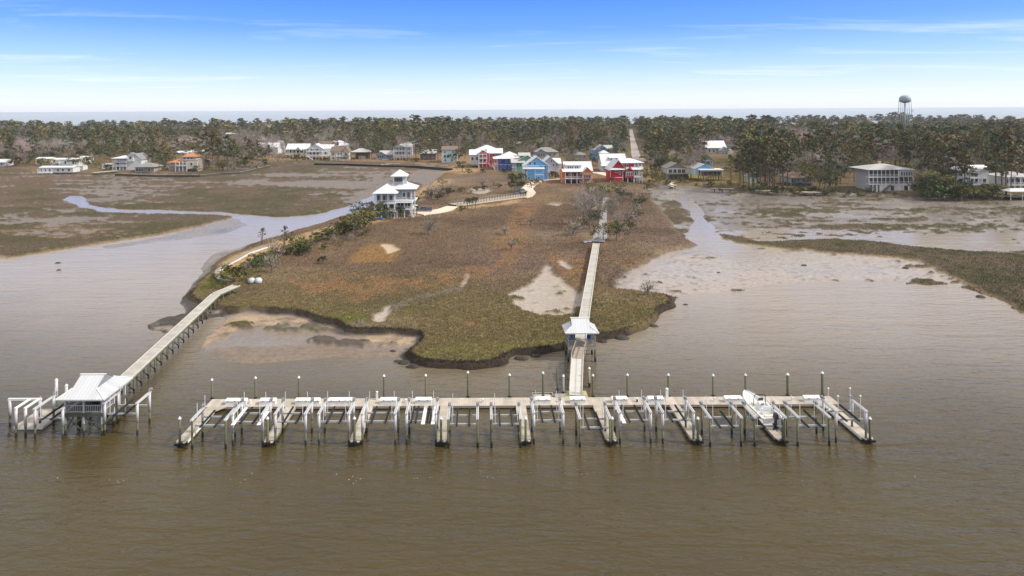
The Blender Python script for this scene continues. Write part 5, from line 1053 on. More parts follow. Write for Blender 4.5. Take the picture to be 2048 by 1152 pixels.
for (px, pt, w, lb, hh) in ((1345,239,15,'pale beachfront building, left of the pair by the sea',13),(1374,238.5,18,'pale beachfront building, right of the pair by the sea',13),(1616,237,34,'long low beachfront row right of the treetops',9),(1697,237,20,'dark beachfront block left of the water tower',9),(1322,241,14,'low pale roof on the skyline by the sea',8)):
    Y = 1500.0; x = (px-XC)/F*Y; zt = height_at(px, pt, Y)
    o = empty('beach_building', (x, Y, 0), 0, lb, 'building'); wd = w*Y/F/2
    FOOT.append([x, Y, wd])
    b_ = MB().box(-wd, wd, 0, 14, 1, zt-2).build('wall', w_lgrey if hh > 10 else w_cream, o)
    MB().box(-wd-.8, wd+.8, -.8, 15, zt-2, zt-.8).box(-wd*.3, wd*.3, 3, 9, zt-.79, zt+.6).build('roof', r_lgrey if 'dark' not in lb else r_grey, o)
    for q in range(4): MB().box(-wd*.9+q*wd*.46, -wd*.9+q*wd*.46+wd*.34, -.3, -.02, zt-8, zt-3.4).build('window', m_glass, o)

# --- water tower (about a kilometre off)
Y = 900.0; x = (1810-XC)/F*Y; zt = height_at(1810, 190.5, Y); zb = height_at(1810, 203, Y)
wt = empty('water_tower', (x, Y, 2.0), 0, 'pale green water tower with bulbous tank on six legs above the right-hand treetops', 'water tower')
mt = material('tower_paint', (.25,.32,.34), .5, var=.08); rr = 6.9; zt -= 2; zb -= 2
MB().lathe([(1.6, zb-2.0), (5.0, zb-1.0), (rr*.98, zb+.6), (rr, zb+2.2), (rr*.95, zt-3.2), (rr*.72, zt-1.4), (rr*.35, zt-.4), (.2, zt)], 24).build('tank', mt, wt, True)
MB().lathe([(rr+1.0, zb+.5), (rr+1.0, zb+.8), (rr, zb+.8), (rr, zb+.5)], 24).build('catwalk', mt, wt)
MB().cyl((0,0,-1), (0,0,zb-1.9), .9, n=12).build('riser', mt, wt, True)
for q in range(6):
    a = q*math.pi/3+.3; MB().cyl((9.0*math.cos(a), 9.0*math.sin(a), -1), (6.8*math.cos(a), 6.8*math.sin(a), zb+1), .38, .32, 8).build('leg', mt, wt, True)
for zz in (14, 27): 
    m = MB()
    for q in range(6):
        a, b = q*math.pi/3+.3, (q+1)*math.pi/3+.3; r_ = 9-2.2*zz/(zb+1)
        m.bar((r_*math.cos(a), r_*math.sin(a), zz), (r_*math.cos(b), r_*math.sin(b), zz), .3, .3)
    m.build('brace_ring', mt, wt)
for sx in (-1, 1): MB().box(sx*9.6-1.3, sx*9.6+1.3, -.8, .8, 29+sx, 31+sx).build('antenna', m_trim, wt)
for q in range(6):
    a = q*math.pi/3+.8; MB().cyl((4.5*math.cos(a), 4.5*math.sin(a), zt-1.2), (4.5*math.cos(a), 4.5*math.sin(a), zt+1.2), .12, n=5).build('antenna_rod', mt, wt)
# ================================================================== ROADS, BRIDGE, SEA WALLS, SMALL THINGS
PATHS = []
def ribbon(name, pts, widths, mat, dz=.06, z=None):
    P = [G(x, y) for x, y in pts]
    Q = []; ws = []
    for i in range(len(P)-1):
        n = max(1, int((P[i+1]-P[i]).length/4))
        for k in range(n): t_ = k/n; Q.append(P[i].lerp(P[i+1], t_)); ws.append(widths[i]*(1-t_)+widths[i+1]*t_)
    Q.append(P[-1]); ws.append(widths[-1]); V = []; Fc = []
    H_ = [max(hz(q.x+ox_, q.y+oy_) for ox_ in (-1.5, 0, 1.5) for oy_ in (-1.5, 0, 1.5)) for q in Q]; H_ = [sum(H_[max(0, i-3):i+4])/len(H_[max(0, i-3):i+4]) for i in range(len(Q))]
    for q, w__ in zip(Q, ws): PATHS.append((q.x, q.y, w__/2+.4))
    for i, q in enumerate(Q):
        a = Q[max(0, i-1)]; b = Q[min(len(Q)-1, i+1)]; d = (b-a); d.z = 0; d.normalize(); n = Vector((-d.y, d.x, 0))*ws[i]/2
        for s_ in (-1, 1):
            c = q+n*s_; zz = H_[i]+dz+.05; V.append((c.x, c.y, zz))
    Fc = [(2*i, 2*i+2, 2*i+3, 2*i+1) for i in range(len(Q)-1)]
    V2 = [(x, y, zz-.5) for x, y, zz in V]; n = len(V)
    Fc += [(2*i+n, 2*i+2+n, 2*i+2, 2*i) for i in range(len(Q)-1)]+[(2*i+1, 2*i+3, 2*i+3+n, 2*i+1+n) for i in range(len(Q)-1)]+[(0, 1, 1+n, n)]
    o = MB().add(V+V2, Fc).build(name, mat); tag(o, kind='structure'); return o
m_path = material('concrete_path', lin(205,190,172), .9, var=.12, scale=.3); m_road = material('old_asphalt', lin(165,152,146), .9, var=.12, scale=.2)
ribbon('road', [(1280,322),(1271,309),(1268,293),(1266,284),(1264.5,276),(1263,268),(1262,259)], [9,6.5,6,5.5,5.5,5.5,5.5], m_road, .15)
ribbon('path', [(1128,358),(1100,360),(1078,363),(1063,369),(1054,378),(1060,386),(1054,393),(1044,396)], [4,4,4,5,5,5,4.5,4.5], m_path, .12)
ribbon('driveway', [(905,414),(890,420),(868,424),(835,428)], [4.5,6,7,8], m_path, .10)
ribbon('sandy_drive', [(1130,350),(1160,346),(1200,346),(1222,352)], [5,6,7,6], m_path, .12)
ribbon('garden_path', [(1350,361),(1340,366),(1346,372),(1343,376)], [1.6,1.6,1.6,1.6], m_path, .12)
ribbon('shaded_path', [(1212,396),(1210,406),(1207,428),(1206,446),(1203,462),(1200,474),(1197,485)], [2.2,2.2,2.2,2.4,3,4,3], material('grey_gravel', lin(150,148,150), .95, var=.15), .12)
# wooden road bridge over the marsh
A = G(905, 413); B = G(1046, 394); A.z = B.z = 2.0
br = empty('road_bridge', (A.x, A.y, 0), 0, 'low wooden road bridge with railings crossing the brown marsh', 'bridge')
d = B-A; L = d.length; dn = d.normalized(); nn_ = Vector((-dn.y, dn.x, 0)); wd = 4.6
MB().bar((0,0,1.95), (d.x,d.y,1.95), wd, .2).build('deck', material('bridge_deck', lin(176,160,146), .85, var=.2, stripe=(0,.5,.2)), br)
for sg in (-1, 1):
    e_ = nn_*(wd/2-.1)*sg; m = MB()
    for zz in (2.5, 2.9): m.bar((e_.x,e_.y,zz), (d.x+e_.x,d.y+e_.y,zz), .07, .14)
    m.build('railing', m_pilegrey, br)
    MB().bar((e_.x*1.06,e_.y*1.06,1.6), (d.x+e_.x*1.06,d.y+e_.y*1.06,1.6), .1, .5).build('side_beam', material('bridge_beam', lin(196,184,166), .85), br)
    for q in range(26):
        p = d*(q+.5)/26+e_; MB().box(p.x-.1, p.x+.1, p.y-.1, p.y+.1, -.2, 3.0).build('bridge_post', m_darkpile, br)

def seawall(pts, top, label, mat, name='seawall', drop=1.6):
    o = empty(name, tuple(G(*pts[0])*1)[:2]+(0,), 0, label, 'seawall'); P = [G(*p) for p in pts]; a0 = P[0]
    m = MB(); c = MB()
    for i in range(len(P)-1):
        a, b = P[i]-a0, P[i+1]-a0; m.bar((a.x,a.y,top-drop/2), (b.x,b.y,top-drop/2), .3, drop); c.bar((a.x,a.y,top+.06), (b.x,b.y,top+.06), .6, .12)
    m.build('wall_face', mat, o); c.build('wall_cap', m_pilegrey, o)
    k = 0
    return o
m_wall = material('dark_bulkhead', (.035,.035,.032), .9, var=.3)
seawall([(628,330),(700,332),(760,334),(830,336),(905,340)], 1.9, 'dark timber sea wall below the creek village', m_wall)
seawall([(230,352),(310,355),(400,354),(440,350),(480,348),(512,341),(540,334)], 1.7, 'low wooden sea wall along the left shore below the terracotta-roofed house', material('brown_bulkhead', (.09,.07,.055), .9, var=.3), drop=1.1)
seawall([(432,556),(434,548),(450,536),(500,508),(540,494)], 2.1, 'curved white sea wall round the sandy point by the left pier', m_trim, drop=1.3)
seawall([(432,556),(450,562),(462,562)], 2.1, 'short white return of the sea wall at the left pier head', m_trim, drop=1.3)
seawall([(1168,486),(1185,482),(1199,476),(1201,470),(1192,464),(1194,456)], 1.9, 'pale low edging wall zigzagging beside the walkway head', m_trim, drop=.5)
for a_, b_, w_, lb in (((1421,384),(1468,384),2.6,'small dark dock on the right shore below the stilt house'),((1510,388),(1560,388),2.6,'small dock with dark piles under the right-hand pines'),((1604,391),(1645,391),3,'short wooden dock at the right shore below the brown-roofed house'),((1336,377),(1354,377),3,'tiny wooden dock at the head of the right creek'),((186,350),(234,345),3,'pale jetty at the head of the left marsh'),((770,331),(800,331),2,'small white float tied at the sea wall')):
    a, b = G(*a_), G(*b_); o = pier('shore_dock', [(a.x,a.y),(b.x,b.y)], w_, 1.9, lb, bay=4, curb=False, mat=m_pierdeck if 'pale' in lb or 'white' in lb else m_finger)
# footbridge and pavilion at the right edge
a, b, c = G(1998,386), G(2030,398), G(2075,401)
o = pier('footbridge', [(a.x,a.y),(b.x,b.y),(c.x,c.y)], 1.6, 2.0, 'wooden footbridge with yellow-brown rails at the right edge', bay=3)
for (p, q) in ((a, b), (b, c)):
    for sg in (-.7, .7): MB().bar((p.x-a.x,p.y-a.y+sg,3.0),(q.x-a.x,q.y-a.y+sg,3.0),.1,.1).bar((p.x-a.x,p.y-a.y+sg,2.6),(q.x-a.x,q.y-a.y+sg,2.6),.07,.07).build('handrail', material('new_timber', (.36,.27,.13), .8), o)
p = G(2046, 402); o = empty('shore_pavilion', (p.x, p.y, 0), 0, 'white flat-hipped pavilion roof on posts at the right edge', 'pavilion')
MB().box(-5,5,0,5,1.9,2.0).build('deck', m_pierdeck, o)
for xq in (-4.6,0,4.6):
    for yq in (.3,4.7): MB().box(xq-.1,xq+.1,yq-.1,yq+.1,-.5,4.2).build('post', m_trim, o)
MB().add([(-5.6,-.6,4.2),(5.6,-.6,4.2),(5.6,5.6,4.2),(-5.6,5.6,4.2),(-3,2.5,5.2),(3,2.5,5.2)], [(3,2,1,0),(0,1,5,4),(1,2,5),(2,3,4,5),(3,0,4)]).build('roof', r_white, o)

# vehicles
def vehicle(px, py, rz, c, label, pickup=False, cat='car'):
    p = G(px, py); o = empty('pickup_truck' if pickup else 'parked_car', (p.x, p.y, p.z+.1), R(rz), label, cat)
    L = 5.6 if pickup else 4.6; mm = material('car_paint_%d' % int(c[0]*999+c[2]*99), c, .3, var=.03)
    zt = 1.05
    b = MB().add([(-L/2,-.92,.38),(L/2,-.92,.38),(L/2,.92,.38),(-L/2,.92,.38),(-L/2,-.92,.95),(L/2,-.86,.85),(L/2,.86,.85),(-L/2,.92,.95),(L*.18,-.92,zt),(L*.18,.92,zt),(-L*.05,-.92,zt),(-L*.05,.92,zt)],
        [(0,3,2,1),(0,1,5,8,10,4),(3,7,11,9,6,2),(0,4,7,3),(1,2,6,5),(5,6,9,8),(8,9,11,10),(10,11,7,4)]).build('body', mm, o)
    x0, x1 = (-L*.12, L*.22) if pickup else (-L*.42, L*.2)
    MB().add([(x0,-.86,1.0),(x1+.35,-.86,1.0),(x1+.35,.86,1.0),(x0,.86,1.0),(x0+.2,-.7,1.72),(x1-.25,-.7,1.72),(x1-.25,.7,1.72),(x0+.2,.7,1.72)], [(0,1,5,4),(1,2,6,5),(2,3,7,6),(3,0,4,7)]).build('windows', m_glass, o)
    MB().box(x0+.16,x1-.2,-.72,.72,1.70,1.78).build('cab_roof', mm, o)
    if pickup:
        MB().box(-L/2+.12, x0-.05, -.8, .8, .951, 1.02).build('truck_bed', m_black, o); MB().box(-L/2,x0,-.92,-.82,.9,1.25).box(-L/2,x0,.82,.92,.9,1.25).box(-L/2,-L/2+.1,-.819,.819,.9,1.25).build('bed_side', mm, o)
    for sx in (-.32, .32):
        for sy in (-1, 1):
            w_ = MB().cyl((sx*L,sy*.78,.36),(sx*L,sy*.97,.36),.37,n=12).build('wheel', m_black, o); MB().cyl((sx*L,sy*.965,.36),(sx*L,sy*.985,.36),.2,n=8).build('rim', m_alu, w_)
    for sy in (-.62,.62): MB().box(L/2-.02,L/2+.03,sy-.18,sy+.18,.62,.8).build('headlight', m_pvc, o)
    return o
vehicle(849, 423, 178, (.10,.115,.14), 'dark grey pickup truck parked beside the white tower house', True, 'truck')
vehicle(1036, 391, 10, (.015,.017,.02), 'black car parked under the dark tree at the bridge end'); vehicle(1044, 386, 20, (.25,.27,.3), 'silver car parked behind the black one at the bridge end')
vehicle(1020, 368, 95, (.32,.015,.012), 'bright red vehicle standing at the marsh edge below the blue house'); vehicle(1122, 340, 0, (.5,.5,.5), 'pale car parked under the light grey house'); vehicle(1182, 300+18, 0, (.6,.6,.6), 'white car beside the brown porch house')
vehicle(1242, 361, 10, (.03,.04,.06), 'dark car in the open ground floor of the red house')
for px, lb in ((503, 'left one of two round white tanks at the sandy point'), (517, 'right one of two round white tanks at the sandy point')):
    p = G(px, 567); o = empty('white_tank', (p.x, p.y, p.z), 0, lb, 'tank', 'round white tanks at the left pier head')
    MB().lathe([(.5,0),(.72,.2),(.8,.55),(.74,.85),(.55,1.1),(.28,1.24),(.05,1.28)], 14).build('shell', material('tank_shell', (.50,.55,.53), .5), o, True); MB().lathe([(.16,1.24),(.16,1.34),(.05,1.36)], 8).build('lid', m_motor, o)
p = G(784, 331); 
o = motor_boat(p.x, p.y-3, .5); o['label'] = 'small white boat moored at the dark sea wall below the tall porch house'; o.name = 'moored_boat'; o.rotation_euler.z = R(90)
p = G(745, 437); tag(MB().lathe([(1.5,0),(1.9,.35),(1.4,.42)], 12).build('pool', material('pool_blue2', (.02,.10,.42), .3)), 'small blue covered pool at the foot of the white tower house', 'pool').location = (p.x+2, p.y-1, p.z)
# rocks and clumps off the marsh point
rk = material('oyster_rock', (.035,.03,.024), .8, var=.5, scale=2)
for i, (px, py, r_, lb) in enumerate([(785,705,.35,'smallest dark lump in the water off the sand'),(794,722,.4,'dark lump left of the two flat ones off the marsh point'),(808,725,.7,'flat dark lump off the marsh point, left of the pair'),(826,733,.7,'flat dark lump closest to the marsh point'),(1043,717,.8,'dark square clump at the water edge right of the point'),(1071,712,.6,'dark clump farther right of the point'),(1205,683,.6,'dark clump below the bank right of the pavilion'),(1243,676,.9,'long dark slab under the right bank'),(1308,652,.6,'dark clump under the right corner of the bank'),
    (1608,533,.5,'dark lump on the right mudflat near the green fringe'),(1811,538,.6,'dark lump on the pale mud before the right marsh'),(1961,594,.7,'dark lump at the foot of the right marsh bank'),(1371,609,.35,'small dark lump off the right corner'),(116,526,.5,'dark lump out in the left water, upper of two'),(118,540,.4,'dark lump out in the left water, lower of two'),(430,600,.8,'dark clump on the mud by the left pier'),(1437,547,.3,'small dark lump on the right mudflat'),(1320,567,.4,'dark lump on the right mud by the bank')]):
    p = W(px, py, .05); rs = np.random.RandomState(i); V = []; n = 10
    for ring, (rr_, zz) in enumerate(((1.1, -.35), (1.0, .06), (.7, .3), (.25, .4))):
        for j in range(n): a = 2*math.pi*j/n; q = rr_*r_*(1+.35*(rs.rand()-.5)); V.append((q*1.4*math.cos(a), q*math.sin(a), zz*r_*1.2*(1+.3*rs.rand())))
    Fc = [(k*n+j, k*n+(j+1) % n, (k+1)*n+(j+1) % n, (k+1)*n+j) for k in range(3) for j in range(n)]+[tuple(range(3*n, 4*n))]
    o = MB().add(V, Fc).build('rock', rk); o.location = (p.x, p.y, max(0, hz(p.x, p.y))); tag(o, lb, 'rock')

# ================================================================== TREES
def leaf_material(name, c, var=.45, trans=.0):
    m = bpy.data.materials.new(name); m.use_nodes = True; t = m.node_tree; b = t.nodes['Principled BSDF']
    b.inputs['Roughness'].default_value = .75; b.inputs['Specular IOR Level'].default_value = .15
    at = t.nodes.new('ShaderNodeAttribute'); at.attribute_name = 'cover'; oi = t.nodes.new('ShaderNodeObjectInfo')
    mr = t.nodes.new('ShaderNodeMapRange'); mr.inputs[3].default_value = 1-var*.5; mr.inputs[4].default_value = 1+var*.6; t.links.new(oi.outputs['Random'], mr.inputs[0])
    hs = t.nodes.new('ShaderNodeHueSaturation'); ma = t.nodes.new('ShaderNodeMath'); ma.operation = 'MULTIPLY'; ma.inputs[1].default_value = 7.31; t.links.new(oi.outputs['Random'], ma.inputs[0])
    fr = t.nodes.new('ShaderNodeMath'); fr.operation = 'FRACT'; t.links.new(ma.outputs[0], fr.inputs[0]); m2 = t.nodes.new('ShaderNodeMapRange'); m2.inputs[3].default_value = .475; m2.inputs[4].default_value = .515; t.links.new(fr.outputs[0], m2.inputs[0])
    t.links.new(m2.outputs[0], hs.inputs['Hue']); t.links.new(mr.outputs[0], hs.inputs['Value']); t.links.new(at.outputs['Color'], hs.inputs['Color']); t.links.new(hs.outputs[0], b.inputs['Base Color'])
    return m
m_leaf = leaf_material('foliage', None); m_bark = material('pine_bark', (.13,.095,.075), .95, var=.25, scale=1.5); m_twig = leaf_material('twigs', None, .3)
m_greybark = material('grey_bark', (.17,.15,.135), .95, var=.2)
class TreeMesh:
    def __init__(s, seed): s.r = np.random.RandomState(seed); s.V = []; s.F = []; s.C = []; s.n = 0; s.tr = MB()
    def cards(s, cen, rad, k, size, c, flat=1.0):
        """leaf clumps: small faces of every orientation through a flattened ball"""
        r = s.r; d = r.normal(size=(k, 3)); d /= np.linalg.norm(d, axis=1)[:, None]; d *= (r.rand(k)**.45)[:, None]*rad; d[:, 2] *= flat
        p = np.array(cen)+d; a = r.normal(size=(k, 3)); a /= np.linalg.norm(a, axis=1)[:, None]; b = np.cross(a, r.normal(size=(k, 3))); b /= np.linalg.norm(b, axis=1)[:, None]
        sz = size*(.6+.8*r.rand(k))[:, None]; V = np.stack([p-a*sz, p+b*sz*.7, p+a*sz, p-b*sz*.7], 1).reshape(-1, 3)
        cc = np.array(c)*(.72+.56*r.rand(k))[:, None]; s.V.append(V); s.C.append(np.repeat(cc, 4, 0)); s.F.append(np.arange(4*k).reshape(-1, 4)+s.n); s.n += 4*k
    def slivers(s, p, q, w, c):
        k = len(p); d = q-p; sd = np.cross(d, s.r.normal(size=(k, 3))); sd /= np.linalg.norm(sd, axis=1)[:, None]+1e-6; w = np.asarray(w).reshape(-1, 1)
        V = np.stack([p-sd*w, p+sd*w, q+sd*w*.35, q-sd*w*.35], 1).reshape(-1, 3); cc = np.array(c)*(.75+.5*s.r.rand(k))[:, None]
        s.V.append(V); s.C.append(np.repeat(cc, 4, 0)); s.F.append(np.arange(4*k).reshape(-1, 4)+s.n); s.n += 4*k
    def arrays(s): return np.concatenate(s.V), np.concatenate(s.F), np.concatenate(s.C)
def pine(seed, H=19, dens=1.0, col_=(.060,.066,.026), fat=1.0, size=.42, base=.38):
    t = TreeMesh(seed); r = t.r; lean = (r.rand(2)-.5)*1.2
    pts = [(lean[0]*q*q, lean[1]*q*q, H*q) for q in (0, .35, .7, .97)]; t.tr.tube([(0,0,-.6)]+pts[1:], [.27, .21, .14, .05], 6)
    nb = int(r.randint(9, 14)); z0 = base+.08*r.rand()
    for i in range(nb):
        q = z0+(1-z0)*((i+.3)/nb)**.9; zc = H*q; rr = (1-((q-z0)/(1-z0))**1.7*.8)*(2.0+1.6*r.rand())*fat; an = i*2.4+r.rand(); bx_, by_ = lean*q*q
        ex, ey, ez = bx_+rr*math.cos(an), by_+rr*math.sin(an), zc+.5*r.rand()
        t.tr.cyl((bx_, by_, zc-.5), (ex*.9+bx_*.1, ey*.9+by_*.1, ez-.1), .06, .025, 4)
        t.cards((ex, ey, ez), 1.25*fat*(.7+.6*r.rand()), int(24*dens), size, np.array(col_)*(.75+.55*r.rand()), .55)
        t.cards(((ex+bx_)/2, (ey+by_)/2, ez+.1), .95*fat, int(10*dens), size*.9, np.array(col_)*(.7+.4*r.rand()), .6)
    t.cards((lean[0], lean[1], H*.98), 1.3*fat, int(26*dens), size, np.array(col_)*1.1, .7)
    return t
def bare(seed, H=13, dens=1.0, col_=(.20,.165,.155), spread=1.0):
    t = TreeMesh(seed); r = t.r; t.tr.tube([(0,0,-.4), (.1,.1,H*.25), (.2,0,H*.45)], [.25,.2,.12], 6)
    ends = []
    for i in range(9):
        an = i*2.4+r.rand(); z0 = H*(.18+.25*r.rand()); l = H*(.3+.2*r.rand())*spread; e_ = Vector((math.cos(an)*l*.75, math.sin(an)*l*.75, z0+H*(.25+.25*r.rand())))
        m_ = Vector((e_.x*.5, e_.y*.5, z0+(e_.z-z0)*.65)); t.tr.tube([(.1,.1,z0), m_, e_], [.10,.07,.03], 4); ends += [m_, e_, (m_+e_)/2]
    ends = np.array([list(e_) for e_ in ends]); k = int(330*dens); b = ends[r.randint(len(ends), size=k)]+r.normal(size=(k, 3))*.55
    d = r.normal(size=(k, 3)); d[:, 2] = np.abs(d[:, 2])+.5; d /= np.linalg.norm(d, axis=1)[:, None]; t.slivers(b, b+d*(H*.10+H*.09*r.rand(k))[:, None], .035+.04*r.rand(k), col_)
    return t
def oak(seed, H=9, dens=1.0, col_=(.040,.055,.022), wide=.55, size=.30, green=True):
    t = TreeMesh(seed); r = t.r; t.tr.tube([(0,0,-.4), (.15,0,H*.25), (0,.1,H*.55)], [.22,.17,.07], 6)
    for i in range(16):
        an = i*2.4+r.rand(); q = r.rand()**.6; z = H*(.30+.62*r.rand()); rr = H*wide*q*math.sqrt(max(.05, 1-((z/H-.5)/.55)**2)); ex, ey = rr*math.cos(an), rr*math.sin(an)
        if i < 9: t.tr.cyl((0, 0, H*.3), (ex*.8, ey*.8, z-.2), .07, .02, 4)
        t.cards((ex, ey, z), H*.17*(.7+.6*r.rand()), int(34*dens), size, np.array(col_)*(.7+.65*r.rand()), .75)
    return t
def palm(seed, H=5):
    t = TreeMesh(seed); r = t.r; t.tr.tube([(0,0,-.3), (.05,0,H*.5), (.1,.05,H)], [.19,.16,.15], 7)
    for i in range(22):
        an = i*2.4; up = .9-1.6*(i/22); c_ = Vector((.1,.05,H)); L_ = 1.5; prev = c_
        P_ = [c_+Vector((math.cos(an)*L_*q, math.sin(an)*L_*q, L_*(up*q-.75*q*q))) for q in (0, .35, .7, 1)]
        for j in range(3):
            p, q = np.array([P_[j]]), np.array([P_[j+1]]); t.slivers(p, q, [.28-.05*j], (.055,.075,.03))
            t.slivers(p+.05, q+np.array([[.2,.1,-.15]]), [.12], (.07,.09,.04))
    return t
def make_tree(name, tm, label=None, cat='tree', group=None, bark=None, leaf=None, part='crown'):
    root = empty(name, (0, 0, 0), 0, label, cat, group)
    V, Fq, Cc = tm.arrays(); np_mesh(part, V, Fq, leaf or m_leaf, root, colors=Cc)
    if tm.tr.v: tm.tr.build('trunk', bark or m_bark, root)
    return root
PROTO = {}
def place(kind, variant, p, sc=1.0, rz=None, label=None, group=None, sz=None):
    """first use of a prototype moves it; later ones are copies sharing its meshes"""
    key = (kind, variant)
    if key not in PROTO:
        nm, fn, cat, bark, part = KIND[kind]; o = make_tree(nm, fn(variant), None, cat, None, bark, m_twig if kind in ('bare', 'brush') else None, part); PROTO[key] = o
    else: o = copy_tree(PROTO[key])
    o.location = (p[0], p[1], p[2]-.1); o.rotation_euler = (0, 0, random.random()*6.28 if rz is None else rz); o.scale = (sc, sc, sz or sc)
    o['label'] = label
    if group: o['group'] = group
    elif 'group' in o.keys(): del o['group']
    return o
PC = [(.098,.105,.044),(.130,.118,.044),(.080,.092,.045),(.150,.125,.050),(.086,.098,.052),(.110,.100,.048)]
BC = [(.27,.225,.20),(.23,.195,.17),(.30,.235,.225),(.22,.20,.15)]
KIND = {'pine': ('pine_tree', lambda v: pine(100+v, 19, 1.25, PC[v % 6], 1.15), 'tree', m_bark, 'crown'),
        'bare': ('bare_tree', lambda v: bare(200+v, 13, 1.3, BC[v % 4]), 'tree', m_greybark, 'crown'),
        'oak': ('oak_tree', lambda v: oak(300+v, 9, 1.2, [(.088,.100,.038),(.140,.135,.046),(.062,.078,.036)][v % 3]), 'tree', m_greybark, 'crown'),
        'young': ('young_pine', lambda v: pine(400+v, 7, .35, (.13,.12,.055), .42, .24, .42), 'tree', m_bark, 'crown'),
        'bush': ('bush', lambda v: oak(500+v, 3.2, .9, [(.095,.105,.036),(.135,.125,.040),(.055,.068,.030)][v % 3], .62, .2), 'bush', m_greybark, 'foliage'),
        'brush': ('bare_shrub', lambda v: bare(600+v, 3.6, .8, (.27,.225,.18), 1.3), 'bush', m_greybark, 'twigs'),
        'palm': ('palm_tree', lambda v: palm(700+v, 4.6), 'tree', m_greybark, 'fronds')}
# --- trees and bushes one can tell apart
n_ = 0
def one(kind, v, px, py, h_px, label, group=None, wide=1.0):
    p = G(px, py); base = {'pine':19,'bare':13,'oak':9,'young':7.2,'bush':3.1,'brush':3.6,'palm':5.2}[kind]; sc = h_px*p.y/F/base
    return place(kind, v, p, sc*wide, None, label, group, sc)
one('young',0,524,488,32,'young pine alone on the mud bank by the creek',None,1.3); one('young',1,568,512,60,'tall thin young pine on the sandy strip, right of the lone one'); one('young',2,583,492,30,'small slender pine behind the tall thin one')
for i,(k,v,x,y,h,lb) in enumerate([('oak',1,455,575,32,'small loose tree right beside the end of the left pier'),('bush',1,470,562,34,'thin yellow-green bush on the sandy point'),('oak',0,511,546,30,'dark small tree above the two white tanks'),('oak',1,498,562,24,'low dark bush-tree left of the white tanks'),('brush',0,545,545,36,'bare twiggy shrub right of the white tanks'),('oak',0,531,533,26,'green bush behind the twiggy shrub'),('brush',1,551,520,40,'bare thin tree by the young pine'),
    ('oak',1,592,500,30,'yellow-green bush midway along the sandy strip'),('bush',0,610,504,22,'round green bush on the strip, right of the midway one'),('bush',0,578,508,20,'low green bush at the foot of the tall thin pine'),('oak',0,656,480,24,'green bush left of the large pair on the strip'),('bush',2,645,526,14,'round green bush alone on the brown marsh'),('bush',1,690,465,26,'yellow-green bush left of the tower house'),('oak',1,712,470,44,'big yellow-green tree in front of the tower house, leftmost'),
    ('oak',0,745,442,38,'dark round tree against the left wall of the tower house'),('oak',2,722,436,30,'dark oak overlapping the creek bank by the tower house'),('oak',1,730,455,36,'yellow-green tree between the dark oaks and the strip'),('palm',0,772,440,26,'palm at the left front of the tower house'),('palm',0,782,442,22,'second palm at the left front of the tower house'),('oak',0,760,440,22,'dark shrub between the palms and the tower house'),('palm',0,803,440,30,'tall palm at the front step of the tower house'),('palm',0,797,438,26,'palm just left of the tall one at the front step'),
    ('palm',0,833,430,20,'small palm right of the tower house by the truck'),('bush',2,819,430,8,'low dark hedge bush below the tower house stairs'),('palm',0,935,420,26,'left one of three palms at the bridge'),('palm',0,944,419,24,'middle one of three palms at the bridge'),('palm',0,951,418,26,'right one of three palms at the bridge'),('bush',1,923,422,12,'round light bush at the left end of the bridge'),
    ('brush',0,865,398,30,'loose bare shrub behind the tower house, left'),('oak',1,855,395,18,'sparse green bush behind the tower house'),('brush',1,880,395,26,'loose bare shrub behind the tower house, right'),('brush',0,895,390,24,'tan brush on the slope right of the tower house'),('oak',1,885,372,16,'thin green bush on the dune behind the tower house'),('bush',2,832,402,10,'dark low bush behind the truck'),
    ('oak',0,925,344,24,'dark tree on the bank left of the coral red house'),('oak',0,938,350,14,'low loose tree below the coral red house'),('bush',2,965,346,8,'small round bush below the coral red house'),('oak',0,1041,388,46,'large dark evergreen oak at the bridge end'),('oak',2,1034,382,22,'lower dark tree under the large evergreen oak'),('palm',0,1050,396,14,'small palm at the bend of the pale path'),('oak',1,1078,372,16,'loose young tree inside the bend of the pale path'),
    ('bush',2,1060,358,10,'dark bush at the foot of the sky blue house'),('bare',1,1093,360,20,'small bare tree right of the sky blue house'),('bush',2,1106,352,10,'dark bush beneath the light grey house'),('oak',2,850,320,26,'dark evergreen beside the three-level white house'),('oak',2,828,325,10,'low dark bush before the three-level white house'),('oak',2,912,324,28,'dark spreading oak right of the teal house'),('oak',2,740,316,24,'dark oak between the carport house and the blue house')]):
    one(k, v, x, y, h*(1.12 if k == 'oak' and x < 770 else 1), lb, None, 1.35 if k in ('oak', 'bush') else 1.0)
